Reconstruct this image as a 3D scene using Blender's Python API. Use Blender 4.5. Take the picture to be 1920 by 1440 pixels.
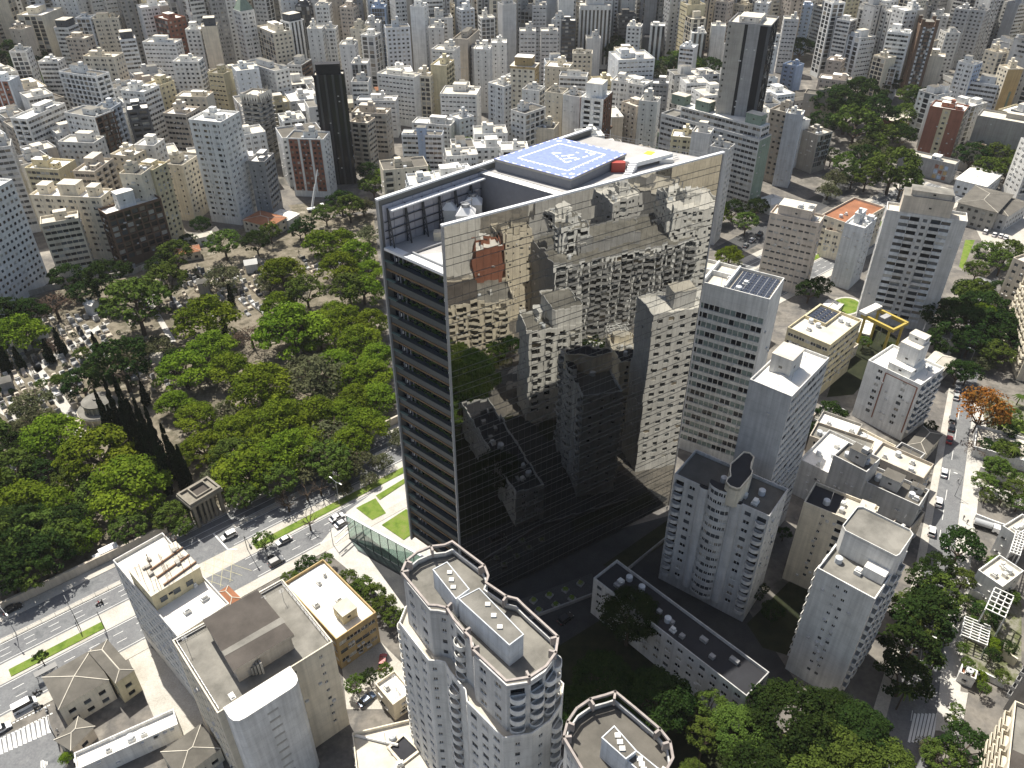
import bpy, math, random
from math import radians as R, sin, cos, pi, hypot, atan2
S = bpy.context.scene
for o in list(bpy.data.objects): bpy.data.objects.remove(o)
COL = S.collection

# ---------------------------------------------------------------- camera, sky, sun, exposure
CAM_H, PITCH, FPX = 165.0, R(35.8), 1530.0
cd = bpy.data.cameras.new('camera'); cam = bpy.data.objects.new('camera', cd); COL.objects.link(cam)
cam.location = (0, 0, CAM_H); cam.rotation_euler = (R(90) - PITCH, 0, 0)
cd.sensor_fit = 'HORIZONTAL'; cd.sensor_width = 36.0; cd.lens = 36.0 * FPX / 1920
cd.clip_start = 1.0; cd.clip_end = 9000
S.camera = cam
SUN_EL, SUN_AZ = R(60), R(-34)          # compass bearing of the sun measured from +Y towards +X
w = bpy.data.worlds.new('World'); S.world = w; w.use_nodes = True
nt = w.node_tree; bg = nt.nodes['Background']
sky = nt.nodes.new('ShaderNodeTexSky'); sky.sky_type = 'NISHITA'; sky.sun_disc = False
sky.sun_elevation = SUN_EL; sky.sun_rotation = SUN_AZ; sky.altitude = 800; sky.dust_density = 3.5; sky.ozone_density = 0.35; sky.air_density = 0.8
_wm = nt.nodes.new('ShaderNodeMix'); _wm.data_type = 'RGBA'; _wm.blend_type = 'MULTIPLY'; _wm.inputs[0].default_value = 1; _wm.inputs[7].default_value = (1, .95, .85, 1)   # hazy, slightly warm air
nt.links.new(sky.outputs[0], _wm.inputs[6]); nt.links.new(_wm.outputs[2], bg.inputs[0]); bg.inputs[1].default_value = 0.10
ld = bpy.data.lights.new('sun', 'SUN'); ld.energy = 4.2; ld.angle = R(0.5); ld.color = (1.0, 0.95, 0.85)
sun = bpy.data.objects.new('sun', ld); COL.objects.link(sun)
sun.rotation_euler = (R(90) - SUN_EL, 0, -SUN_AZ + pi)
sun.rotation_mode = 'XYZ'
import mathutils
_sd = mathutils.Vector((sin(SUN_AZ) * cos(SUN_EL), cos(SUN_AZ) * cos(SUN_EL), sin(SUN_EL)))
sun.rotation_euler = (-_sd).to_track_quat('-Z', 'Y').to_euler()
S.view_settings.view_transform = 'Standard'; S.view_settings.look = 'None'
S.view_settings.exposure = 0.9; S.view_settings.gamma = 1.0
S.render.engine = 'CYCLES'
S.cycles.max_bounces = 6; S.cycles.diffuse_bounces = 4; S.cycles.glossy_bounces = 3
S.cycles.transmission_bounces = 4; S.cycles.transparent_max_bounces = 6
S.cycles.caustics_reflective = False; S.cycles.caustics_refractive = False
S.cycles.sample_clamp_indirect = 6.0
try: S.cycles.use_denoising = True
except Exception: pass

def at(px, py, z=0.0):
    """point of the place seen at photo pixel (px, py) on the level z"""
    a = (px - 960) / FPX; b = (720 - py) / FPX
    c, s = cos(PITCH), sin(PITCH)
    rx, ry, rz = a, c + b * s, -s + b * c
    t = (z - CAM_H) / rz
    return (rx * t, ry * t, z)

# ---------------------------------------------------------------- helpers
class MB:
    def __init__(s): s.v = []; s.f = []; s.m = []
    def quad(s, a, b, c, d, m=0):
        i = len(s.v); s.v += (a, b, c, d); s.f.append((i, i + 1, i + 2, i + 3)); s.m.append(m)
    def poly(s, pts, m=0):
        i = len(s.v); s.v += list(pts); s.f.append(tuple(range(i, i + len(pts)))); s.m.append(m)
    def box(s, x0, x1, y0, y1, z0, z1, m=0, top=None, bottom=True):
        i = len(s.v)
        s.v += [(x0, y0, z0), (x1, y0, z0), (x1, y1, z0), (x0, y1, z0), (x0, y0, z1), (x1, y0, z1), (x1, y1, z1), (x0, y1, z1)]
        fs = [(0, 1, 5, 4), (1, 2, 6, 5), (2, 3, 7, 6), (3, 0, 4, 7), (4, 5, 6, 7)] + ([(3, 2, 1, 0)] if bottom else [])
        for k, q in enumerate(fs):
            s.f.append(tuple(i + j for j in q)); s.m.append(m if (k != 4 or top is None) else top)
    def prism(s, pts, z0, z1, m=0, top=None, bottom=False, sides=True):
        n = len(pts); i = len(s.v)
        s.v += [(p[0], p[1], z0) for p in pts] + [(p[0], p[1], z1) for p in pts]
        if sides:
            for k in range(n):
                j = (k + 1) % n; s.f.append((i + k, i + j, i + n + j, i + n + k)); s.m.append(m)
        s.f.append(tuple(i + n + k for k in range(n))); s.m.append(m if top is None else top)
        if bottom: s.f.append(tuple(i + k for k in reversed(range(n)))); s.m.append(m)
    def ring(s, pts, t, z0, z1, m=0, out=0.0):
        """closed wall of thickness t along the outline pts (counter-clockwise), its inner face inset"""
        o = offset(pts, -out); q = offset(pts, t - out); n = len(pts); i = len(s.v)
        s.v += [(p[0], p[1], z0) for p in o] + [(p[0], p[1], z1) for p in o] + [(p[0], p[1], z0) for p in q] + [(p[0], p[1], z1) for p in q]
        for k in range(n):
            j = (k + 1) % n
            for a in ((i + k, i + j, i + n + j, i + n + k), (i + n + k, i + n + j, i + 3 * n + j, i + 3 * n + k),
                      (i + 2 * n + j, i + 2 * n + k, i + 3 * n + k, i + 3 * n + j), (i + j, i + k, i + 2 * n + k, i + 2 * n + j)):
                s.f.append(a); s.m.append(m)
    def tube(s, p, q, r, n=6, m=0, r2=None):
        p = mathutils.Vector(p); q = mathutils.Vector(q); d = (q - p)
        if d.length < 1e-6: return
        d.normalize(); u = d.orthogonal().normalized(); w_ = d.cross(u); i = len(s.v); r2 = r if r2 is None else r2
        for c, rr in ((p, r), (q, r2)):
            for k in range(n):
                a = 2 * pi * k / n; s.v.append(tuple(c + (u * cos(a) + w_ * sin(a)) * rr))
        for k in range(n):
            j = (k + 1) % n; s.f.append((i + k, i + j, i + n + j, i + n + k)); s.m.append(m)
        s.f.append(tuple(i + n + k for k in range(n))); s.m.append(m)
        s.f.append(tuple(i + k for k in reversed(range(n)))); s.m.append(m)
    def cyl(s, x, y, z0, z1, r, n=16, m=0, top=None, r2=None):
        r2 = r if r2 is None else r2; i = len(s.v)
        for z, rr in ((z0, r), (z1, r2)):
            s.v += [(x + rr * cos(2 * pi * k / n), y + rr * sin(2 * pi * k / n), z) for k in range(n)]
        for k in range(n):
            j = (k + 1) % n; s.f.append((i + k, i + j, i + n + j, i + n + k)); s.m.append(m)
        s.f.append(tuple(i + n + k for k in range(n))); s.m.append(m if top is None else top)
    def beam(s, p, q, w_, h, m=0):
        """level bar from p to q, width w_, rising h above p.z / q.z"""
        dx, dy = q[0] - p[0], q[1] - p[1]; L = hypot(dx, dy) or 1; nx, ny = -dy / L * w_ / 2, dx / L * w_ / 2
        a = [(p[0] - nx, p[1] - ny, p[2]), (q[0] - nx, q[1] - ny, q[2]), (q[0] + nx, q[1] + ny, q[2]), (p[0] + nx, p[1] + ny, p[2])]
        b = [(x, y, z + h) for x, y, z in a]; i = len(s.v); s.v += a + b
        for q_ in ((0, 1, 5, 4), (1, 2, 6, 5), (2, 3, 7, 6), (3, 0, 4, 7), (4, 5, 6, 7), (3, 2, 1, 0)):
            s.f.append(tuple(i + j for j in q_)); s.m.append(m)
    def mesh(s, name, mats, smooth=False):
        me = bpy.data.meshes.new(name); me.from_pydata(s.v, [], s.f)
        for m in mats: me.materials.append(m)
        if len(mats) > 1: me.polygons.foreach_set('material_index', s.m)
        if smooth: me.polygons.foreach_set('use_smooth', [True] * len(s.f))
        me.update(); return me
    def build(s, name, mats, parent=None, loc=(0, 0, 0), rz=0, smooth=False):
        if not isinstance(mats, (list, tuple)): mats = [mats]
        return link(name, s.mesh(name, mats, smooth), parent, loc, rz)

def offset(pts, t):
    """outline moved inwards by t (outline counter-clockwise)"""
    n = len(pts); out = []
    for k in range(n):
        a, b, c = pts[k - 1], pts[k], pts[(k + 1) % n]
        d1 = (b[0] - a[0], b[1] - a[1]); d2 = (c[0] - b[0], c[1] - b[1])
        l1 = hypot(*d1) or 1; l2 = hypot(*d2) or 1
        n1 = (-d1[1] / l1, d1[0] / l1); n2 = (-d2[1] / l2, d2[0] / l2)
        sx, sy = n1[0] + n2[0], n1[1] + n2[1]; q = max(0.5, 1 + n1[0] * n2[0] + n1[1] * n2[1])
        out.append((b[0] + sx / q * t, b[1] + sy / q * t))
    return out

def link(name, me, parent=None, loc=(0, 0, 0), rz=0, sc=None):
    o = bpy.data.objects.new(name, me); COL.objects.link(o)
    if parent is not None: o.parent = parent
    o.location = loc
    if rz: o.rotation_euler = (0, 0, rz)
    if sc: o.scale = sc
    return o
def tag(o, label, cat, group=None):
    o['label'] = label; o['category'] = cat
    if group: o['group'] = group
    return o
def thing(name, label, cat, loc=(0, 0, 0), rz=0, group=None):
    return tag(link(name, None, None, loc, rz), label, cat, group)
def struct(name, mb, m):
    o = mb.build(name, m); o['kind'] = 'structure'; return o
def dup(root, loc, rz, label=None, sc=None, group=None, swap=None):
    r = root.copy(); COL.objects.link(r); r.location = loc; r.rotation_euler = (0, 0, rz)
    if sc: r.scale = sc
    if label: r['label'] = label
    if group: r['group'] = group
    for ch in root.children:
        c = ch.copy(); COL.objects.link(c); c.parent = r
        if swap and ch.name.split('.')[0] in swap: c.data = swap[ch.name.split('.')[0]]
        for g in ch.children:
            d = g.copy(); COL.objects.link(d); d.parent = c
    return r

# ---------------------------------------------------------------- materials
MAT = {}
def newmat(name):
    m = bpy.data.materials.new(name); m.use_nodes = True; return m, m.node_tree, m.node_tree.nodes['Principled BSDF']
def N(nt, t, **k):
    n = nt.nodes.new(t)
    for a, b in k.items(): setattr(n, a, b)
    return n
def ramp(nt, src, lo, hi, a, b):
    n = N(nt, 'ShaderNodeMapRange'); n.inputs[1].default_value = lo; n.inputs[2].default_value = hi
    n.inputs[3].default_value = a; n.inputs[4].default_value = b; nt.links.new(src, n.inputs[0]); return n.outputs[0]
def mul(nt, a, b):
    n = N(nt, 'ShaderNodeMath', operation='MULTIPLY')
    for i, x in enumerate((a, b)):
        if isinstance(x, (int, float)): n.inputs[i].default_value = x
        else: nt.links.new(x, n.inputs[i])
    return n.outputs[0]
def noise(nt, vec, scale, detail=4, rough=0.6):
    n = N(nt, 'ShaderNodeTexNoise'); n.inputs['Scale'].default_value = scale; n.inputs['Detail'].default_value = detail
    n.inputs['Roughness'].default_value = rough
    if vec is not None: nt.links.new(vec, n.inputs['Vector'])
    return n.outputs[0]
def vscale(nt, vec, s):
    n = N(nt, 'ShaderNodeMapping'); n.inputs['Scale'].default_value = s; nt.links.new(vec, n.inputs[0]); return n.outputs[0]
def tint(nt, bsdf, col, fac):
    c = N(nt, 'ShaderNodeMix', data_type='RGBA', blend_type='MULTIPLY'); c.inputs[0].default_value = 1
    c.inputs[6].default_value = (*col, 1)
    g = N(nt, 'ShaderNodeCombineColor')
    for i in range(3): nt.links.new(fac, g.inputs[i])
    nt.links.new(g.outputs[0], c.inputs[7]); nt.links.new(c.outputs[2], bsdf.inputs['Base Color']); return c
def plaster(name, col, dirt=0.22, streak=0.24, rough=0.9, rnd=0.10, spec=0.25):
    """painted wall or concrete: worn in patches, streaked by rain, each object a little lighter or darker"""
    m, nt, b = newmat(name); tc = N(nt, 'ShaderNodeTexCoord').outputs['Object']
    n1 = ramp(nt, noise(nt, tc, 0.22, 5), 0.3, 0.7, 1 - dirt, 1.03)
    n2 = ramp(nt, noise(nt, vscale(nt, tc, (1.1, 1.1, 0.05)), 1.0, 3), 0.35, 0.7, 1.0, 1 - streak)
    n3 = ramp(nt, noise(nt, tc, 3.0, 2), 0.3, 0.7, 0.96, 1.03)
    oi = N(nt, 'ShaderNodeObjectInfo'); r = ramp(nt, oi.outputs['Random'], 0, 1, 1 - rnd, 1 + rnd * 0.3)
    f = mul(nt, mul(nt, n1, n2), mul(nt, n3, r))
    if streak > .2:   # pour joints between the storeys
        sx = N(nt, 'ShaderNodeSeparateXYZ'); nt.links.new(tc, sx.inputs[0]); fr = N(nt, 'ShaderNodeMath', operation='FRACT'); nt.links.new(mul(nt, sx.outputs[2], 1 / 2.6), fr.inputs[0])
        f = mul(nt, f, ramp(nt, fr.outputs[0], .03, .05, .86, 1.0))
    tint(nt, b, col, f)
    b.inputs['Roughness'].default_value = rough; b.inputs['Specular IOR Level'].default_value = spec
    MAT[name] = m; return m
def plain(name, col, rough=0.5, metal=0.0, spec=0.5, var=0.06):
    m, nt, b = newmat(name); tc = N(nt, 'ShaderNodeTexCoord').outputs['Object']
    tint(nt, b, col, ramp(nt, noise(nt, tc, 1.2, 3), 0.3, 0.7, 1 - var, 1 + var))
    b.inputs['Roughness'].default_value = rough; b.inputs['Metallic'].default_value = metal
    b.inputs['Specular IOR Level'].default_value = spec
    MAT[name] = m; return m
PAL = dict(w=(.80, .79, .755), ww=(.86, .86, .84), c=(.77, .70, .565), be=(.58, .515, .43), g=(.36, .36, .36), lg=(.64, .635, .62),
           dg=(.095, .10, .11), bk=(.018, .019, .022), br=(.17, .11, .075), rd=(.31, .135, .09), ye=(.68, .60, .40), bl=(.42, .53, .72),
           gr=(.25, .32, .26), con=(.42, .40, .36), pk=(.62, .54, .46), oc=(.50, .37, .19), lb=(.70, .73, .76), te=(.3, .56, .6), ol=(.25, .23, .19), rk=(.40, .355, .33))
for k, c in PAL.items(): plaster('wall_' + k, c)
plaster('roof_white', (.76, .74, .69), .14, 0, .9); plaster('roof_cream', (.60, .56, .48), .3, 0, .95)
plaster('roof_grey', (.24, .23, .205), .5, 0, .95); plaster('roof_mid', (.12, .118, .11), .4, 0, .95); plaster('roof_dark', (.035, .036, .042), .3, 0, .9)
plaster('roof_slab', (.10, .088, .078), .4, 0, .95)
plaster('tile_red', (.34, .15, .08), .35, .1, .9); plaster('roof_fibre', (.15, .14, .122), .35, .1, .95)
plain('glass_dark', (.016, .018, .022), .12, 0, .6); plain('glass_mid', (.07, .08, .09), .2, 0, .6)
plain('glass_pale', (.24, .30, .28), .15, 0, .6, .2); plain('blind', (.40, .39, .36), .6, 0, .3, .15); plain('curtain', (.22, .19, .15), .7, 0, .3, .2)
plain('frame_white', (.68, .68, .66), .5); plain('frame_dark', (.03, .032, .035), .4); plain('steel', (.30, .31, .33), .45, .4)
plain('steel_dark', (.045, .05, .058), .5, .2); plain('rust', (.17, .09, .045), .7); plain('rail_white', (.72, .72, .70), .5)
plain('glass_green', (.05, .10, .085), .08, 0, .8); plain('red_paint', (.35, .045, .03), .5); plain('yellow_paint', (.38, .29, .06), .6)
plain('lime_paint', (.55, .62, .03), .6); plain('solar', (.03, .035, .05), .25, 0, .6); plain('black_rubber', (.015, .015, .016), .9)
plain('chiller', (.62, .62, .60), .5); plain('net', (.60, .58, .52), .95); plain('soil', (.16, .11, .07), .95, 0, .1, .3)
# ---------------------------------------------------------------- facades and buildings
rng = random.Random(7)
GL = ['glass_dark', 'glass_mid', 'blind', 'curtain']
STY = {  # pitch, window width, sill, head, recess
 'p': (3.0, 1.45, .85, 2.05, .22), 's': (3.7, .8, .95, 1.85, .2), 'd': (3.4, .75, .85, 2.0, .2), 'm': (4.6, 1.7, .8, 2.0, .22),
 'b': (2.1, 1.95, .85, 2.1, .2), 'h': (2.3, 1.7, 1.1, 1.9, .2), 'w': (4.2, 3.2, .75, 2.1, .25), 'k': (4.4, 3.3, .1, 2.3, 1.0),
 'x': (3.2, 2.6, .3, 2.35, .6), 'g': (1.7, 1.56, .08, 2.52, .1), 'q': (2.3, 1.25, .8, 2.05, .15), 'c': (3.6, 2.2, .1, 2.2, .9),
 'f': (1.5, 1.47, .72, 2.38, .45)}
class Slots:
    def __init__(s, first): s.n = [first]
    def __call__(s, k):
        if k not in s.n: s.n.append(k)
        return s.n.index(k)
    def mats(s): return [MAT[k] for k in s.n]
def pick(r):
    t = r.random(); return 0 if t < .58 else 1 if t < .8 else 2 if t < .93 else 3

def cols_of(st, L):
    P, ww, z0, z1, rec = STY[st]
    n = max(1, int(L / P + .35)); p = L / n; ww = min(ww * p / P if st in 'bgxqhf' else ww, p - .12); out = []
    for i in range(n):
        c = (i + .5) * p
        if st == 'd': out += [(c - ww - .12, c - .12), (c + .12, c + ww + .12)]
        elif st == 'm':
            out += [(c - 1.5, c - 1.5 + ww)] if p > 3.2 else [(c - ww / 2, c + ww / 2)]
            if p > 3.9: out += [(c + 1.0, c + 1.6)]
        else: out.append((c - ww / 2, c + ww / 2))
    return out
def zone(mb, sl, O, D, a, b, zb, zt, fh, st, wall, r, deep, wins=None, balc=None):
    """wall strip from a to b along D, floors of height fh, openings of style st; wins / balc collect openings that become objects of their own"""
    nx, ny = D[1], -D[0]
    def P(s, o, z): return (O[0] + D[0] * s + nx * o, O[1] + D[1] * s + ny * o, z)
    def q(s0, s1, z0, z1, m, o=0.0): mb.quad(P(s0, o, z0), P(s1, o, z0), P(s1, o, z1), P(s0, o, z1), m)
    wi = sl(wall)
    if st == 'n' or b - a < .6: q(a, b, zb, zt, wi); return
    if st in 'vu':
        n = max(2, int((b - a) / (2.6 if st == 'v' else 4.0))); p = (b - a) / n
        for i in range(n):
            s = a + i * p; q(s, s + p * .5, zb, zt, wi); q(s + p * .5, s + p, zb, zt, sl('glass_dark'), -.25)
            mb.quad(P(s + p * .5, 0, zb), P(s + p * .5, -.25, zb), P(s + p * .5, -.25, zt), P(s + p * .5, 0, zt), wi)
            mb.quad(P(s + p, -.25, zb), P(s + p, 0, zb), P(s + p, 0, zt), P(s + p, -.25, zt), wi)
        return
    _, _, z0, z1, rec = STY[st]; k = fh / 2.6; z0 *= k; z1 *= k
    nf = max(1, int((zt - zb - .3) / fh + .2)); fh = (zt - zb - .3) / nf if abs((zt - zb - .3) / nf - fh) < .5 else fh
    cs = cols_of(st, b - a); z = zb
    for f in range(nf):
        q(a, b, z, z + z0, wi)
        top = z + fh if f < nf - 1 else zt
        q(a, b, z + z1, top, wi)
        s = a
        for (u, v) in cs:
            u, v = a + u, a + v
            if u - s > .01: q(s, u, z + z0, z + z1, wi)
            s = v
            g = sl(GL[pick(r)] if st != 'f' else ('glass_pale' if (int(u * .42) * 37 + f * 53) % 10 < 6 else 'glass_dark'))
            if not deep: q(u, v, z + z0, z + z1, g); continue
            if wins is None or rec > .4: q(u, v, z + z0, z + z1, g, -rec)
            else:
                q(u, v, z + z0, z + z1, sl('glass_dark'), -rec - .02)
                wins.append((P((u + v) / 2, -rec + .05, z + z0), atan2(D[1], D[0]), v - u, z1 - z0))
            mb.quad(P(u, 0, z + z0), P(u, -rec, z + z0), P(u, -rec, z + z1), P(u, 0, z + z1), wi)
            mb.quad(P(v, -rec, z + z0), P(v, 0, z + z0), P(v, 0, z + z1), P(v, -rec, z + z1), wi)
            mb.quad(P(u, 0, z + z0), P(v, 0, z + z0), P(v, -rec, z + z0), P(u, -rec, z + z0), wi)
            mb.quad(P(u, -rec, z + z1), P(v, -rec, z + z1), P(v, 0, z + z1), P(u, 0, z + z1), wi)
            if st in 'kc':
                if balc is not None: balc.append((P((u + v) / 2, 0, z), atan2(D[1], D[0]), v - u))
                else:
                    e = .75; h = z + 1.0 * k
                    q(u - .15, v + .15, z - .12, h, wi, e)
                    for t, w2 in ((u - .15, 1), (v + .15, 0)):
                        A, B = P(t, e, z - .12), P(t, 0, z - .12); A2, B2 = P(t, e, h), P(t, 0, h)
                        mb.quad(*((B, A, A2, B2) if w2 else (A, B, B2, A2)), wi)
                    mb.quad(P(u - .15, e, h), P(v + .15, e, h), P(v + .15, e - .12, h), P(u - .15, e - .12, h), wi)
        if b - s > .01: q(s, b, z + z0, z + z1, wi)
        z += fh

def parse_zones(spec, L, wall):
    """'2n 1k@be 2n' -> widths in proportion, style, wall material"""
    it = []
    for t in spec.split():
        base, _, c = t.partition('@'); st = base[-1]; wt = float(base[:-1] or 1); it.append((wt, st, 'wall_' + c if c else wall))
    tot = sum(i[0] for i in it); s = 0; out = []
    for wt, st, wm in it: out.append((s, s + L * wt / tot, st, wm)); s += L * wt / tot
    return out
PRE = {'y': '.5n 2q@rd .5n 2q@rd .5n 2q@rd .7n', 'R': '4.4n@rd 2.6p@ye 4.4n@rd', 'z': '1.2s@con 3n@con .8n@bk 3n@g 1.8n@bk .8n@dg',
       'K': '3.2n 2.2b@lb 2.2k 2.4p 2.2k 2.2b@lb 3.2n', 'M': 'n', 'S': '1.1n 1s .5n 2.4w', 'T': '.5n 1p .8n 1p .5n', 'W': 'f', 'B': 'b', 'A': '1.2n 3p .6n 3p', 'C': '2p 1.6k 2p', 'D': '1n 2b 1n', 'E': '3n 1s 3n', 'F': '2p .5n@dg 2p', 'G': '1k 2s 1k', 'H': '2m 1n@be', 'I': '.8n 2x .8n 2x .8n', 'J': '1q .35n@g 1q .35n@g 1q'}
def face(mb, sl, O, D, L, zb, zt, fh, spec, wall, r, deep, wins, balc, margin=.5):
    spec = spec.split(':'); wl = 'wall_' + spec[1] if len(spec) > 1 else wall; sp = PRE.get(spec[0], spec[0])
    if len(sp) == 1 and sp not in 'nv' and L > 5: sp = '%.2fn %.2f%s %.2fn' % (margin, L - 2 * margin, sp, margin)
    for a, b, st, wm in parse_zones(sp, L, wl): zone(mb, sl, O, D, a, b, zb, zt, fh, st, wm, r, deep, wins, balc)

WINME = {}
def window_mesh(w_, h, kind):
    k = (round(w_, 1), round(h, 1), kind)
    if k not in WINME:
        m = MB(); w_, h = k[0] - .02, k[1] - .02; e = .07
        m.quad((-w_ / 2, .02, 0), (w_ / 2, .02, 0), (w_ / 2, .02, h), (-w_ / 2, .02, h), 1)
        for x0, x1, z0, z1 in ((-w_ / 2, w_ / 2, 0, e), (-w_ / 2, w_ / 2, h - e, h), (-w_ / 2, -w_ / 2 + e, e, h - e), (w_ / 2 - e, w_ / 2, e, h - e), (-e / 2, e / 2, e, h - e)):
            m.box(x0, x1, -.05, .015, z0, z1, 0)
        WINME[k] = m.mesh('window', [MAT['frame_dark' if kind in (1,) else 'frame_white'], MAT[GL[kind]]])
    return WINME[k]
BALC = {}
def balcony_mesh(w_, wall, kind):
    k = (round(w_, 1), wall, kind)
    if k not in BALC:
        m = MB(); x = k[0] / 2 + .15
        if kind == 'round':
            pts = [(-x, 0.0), (-x, -.12)] + [(x * cos(pi + pi * t / 10), -.12 - 1.0 * sin(pi * t / 10)) for t in range(1, 10)] + [(x, -.12), (x, 0.0)]
            m.prism(pts, -.14, 0.02, 0); m.ring(pts, .1, .02, .95, 0)
        elif kind == 'glass':
            m.box(-x, x, -.55, -.02, -.14, .03, 0); m.box(-x, x, -.55, -.5, .03, 1.0, 1); m.box(-x, x, -.57, -.48, 1.0, 1.06, 0)
        else:
            m.box(-x, x, -.85, -.02, -.14, .03, 0); m.box(-x, x, -.85, -.73, .03, .98, 0)
            m.box(-x, -x + .1, -.73, -.02, .03, .98, 0); m.box(x - .1, x, -.73, -.02, .03, .98, 0)
        BALC[k] = m.mesh('balcony', [MAT[wall], MAT['glass_green']])
    return BALC[k]
def place_parts(root, X, Y, A, wins, balc, wall, r, bkind='box'):
    """the openings of a near building as parts: the hundred that show largest one by one, the rest as one mesh"""
    def d2(p):
        gx = X + p[0] * cos(A) - p[1] * sin(A); gy = Y + p[0] * sin(A) + p[1] * cos(A); return gx * gx + gy * gy + (CAM_H - p[2]) ** 2
    wins.sort(key=lambda t: d2(t[0])); balc.sort(key=lambda t: d2(t[0]))
    for p, a, w_, h in wins[:100]: link('window', window_mesh(w_, h, pick(r)), root, p, a)
    for p, a, w_ in balc[:100]: link('balcony', balcony_mesh(w_, wall, bkind), root, p, a)
    rest = [(window_mesh(w_, h, pick(r)), p, a) for p, a, w_, h in wins[100:]]
    if rest: merge('window', rest, root)
    rest = [(balcony_mesh(w_, wall, bkind), p, a) for p, a, w_ in balc[100:]]
    if rest: merge('balcony', rest, root)
def merge(name, items, root):
    mb = MB(); mats = []
    for me, p, a in items:
        c, s = cos(a), sin(a); i = len(mb.v)
        mb.v += [(p[0] + v.co.x * c - v.co.y * s, p[1] + v.co.x * s + v.co.y * c, p[2] + v.co.z) for v in me.vertices]
        for f in me.polygons:
            m = me.materials[f.material_index]
            if m not in mats: mats.append(m)
            mb.f.append(tuple(i + k for k in f.vertices)); mb.m.append(mats.index(m))
    o = mb.build(name, mats, root); o['kind'] = 'stuff'; return o

def roof_clutter(root, w_, d, z, r, n):
    for _ in range(n):
        x, y = r.uniform(1.5, max(1.6, w_ - 2)), r.uniform(1.5, max(1.6, d - 2)); t = r.random(); m = MB()
        if t < .45:
            a, b = r.uniform(.4, .9), r.uniform(.4, .8); m.box(-a, a, -b, b, 0, r.uniform(.5, 1.1)); m.box(-a * .7, a * .7, -b * .7, b * .7, .55, 1.25)
            m.build('air_conditioner', MAT['chiller'], root, (x, y, z))
        elif t < .7:
            m.cyl(0, 0, 0, 1.3, .8, 12); m.cyl(0, 0, 1.3, 1.5, .8, 12, r2=.3); m.build('water_tank', MAT['wall_lb'], root, (x, y, z))
        else:
            h = r.uniform(2.5, 5); m.tube((0, 0, 0), (0, 0, h), .05, 5)
            for k in range(3): m.tube((-.5, 0, h - .3 - .4 * k), (.5, 0, h - .3 - .4 * k), .025, 4)
            m.build('antenna', MAT['steel'], root, (x, y, z))

def building(name, label, cat, x, y, a, w_, d, h, wall, L, Rr, group=None, hero=False, fh=2.6, dist=400, seed=0, roofm=None, pent=True,
             base=3.2, par=.9, bkind='box', back=None, pmat=None, blank=0):
    r = random.Random(seed * 31 + 5); root = thing(name, label, cat, (x, y, 0), a, group)
    wm = 'wall_' + wall if not wall.startswith('wall_') else wall; sl = Slots(wm); mb = MB(); wins, balc = ([], []) if hero else (None, None)
    deep = dist < 560
    zt = h - .6 - blank
    F = [((0, 0), (1, 0), w_, Rr, True), ((w_, 0), (0, 1), d, back or L, False), ((w_, d), (-1, 0), w_, back or Rr, False), ((0, d), (0, -1), d, L, True)]
    for O, D, ln, sp, vis in F:
        nx, ny = D[1], -D[0]
        mb.quad((O[0], O[1], 0), (O[0] + D[0] * ln, O[1] + D[1] * ln, 0), (O[0] + D[0] * ln, O[1] + D[1] * ln, base), (O[0], O[1], base), 0)
        face(mb, sl, O, D, ln, base, zt, fh, sp, wm, r, deep and vis or hero, wins if vis else None, balc if vis else None)
        mb.quad((O[0], O[1], zt), (O[0] + D[0] * ln, O[1] + D[1] * ln, zt), (O[0] + D[0] * ln, O[1] + D[1] * ln, h), (O[0], O[1], h), 0)
    if deep:
        ai = sl('wall_lg')
        for _ in range(10):
            u, zz = r.uniform(1, max(1.2, w_ - 1.5)), base + r.randint(0, max(1, int((zt - base) / fh) - 1)) * fh + .25; mb.box(u, u + .75, -.38, -.01, zz, zz + .5, ai)
            u = r.uniform(1, max(1.2, d - 1.5)); mb.box(-.38, -.01, u, u + .75, zz, zz + .5, ai)
    mb.build('wall', sl.mats(), root)
    t = .25; rm = MB(); rz = h - par; rm.quad((t, t, rz), (w_ - t, t, rz), (w_ - t, d - t, rz), (t, d - t, rz), 0)
    o = [(0, 0), (w_, 0), (w_, d), (0, d)]; q = [(t, t), (w_ - t, t), (w_ - t, d - t), (t, d - t)]
    for k in range(4):
        j = (k + 1) % 4
        rm.quad((*o[k], h), (*o[j], h), (*q[j], h), (*q[k], h), 1); rm.quad((*q[j], rz), (*q[k], rz), (*q[k], h), (*q[j], h), 1)
    roofm = roofm or r.choice(['roof_white', 'roof_cream', 'roof_cream', 'roof_grey', 'roof_white', 'roof_fibre'])
    rm.build('roof', [MAT[roofm], MAT[wm]], root)
    if pent is True:
        pw, pd = w_ * r.uniform(.28, .5), d * r.uniform(.28, .5); px_, py_ = (w_ - pw) * r.uniform(.25, .75), (d - pd) * r.uniform(.25, .8); ph = r.uniform(2.4, 4.6)
        add_box(root, 'penthouse', px_, py_, pw, pd, rz, ph, pmat or wm, roofm, r)
        if r.random() < .5:
            q_ = MB(); s_ = min(pw, pd) * .5; q_.box(px_ + .3, px_ + .3 + s_, py_ + .3, py_ + .3 + s_, rz + ph, rz + ph + r.uniform(1, 2.2)); q_.build('water_tank', MAT[pmat or wm], root)
        if r.random() < .6:
            pw, pd = w_ * r.uniform(.15, .25), d * r.uniform(.15, .3); add_box(root, 'roof_shed', (w_ - pw) * r.uniform(.02, .98), (d - pd) * r.uniform(.02, .2), pw, pd, rz, r.uniform(1.6, 2.8), wm, roofm, r)
    if dist < 330 or hero: roof_clutter(root, w_, d, rz, r, 5)
    elif dist < 480: roof_clutter(root, w_, d, rz, r, 2)
    if hero: place_parts(root, x, y, a, wins, balc, wm, r, bkind)
    return root
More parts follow.
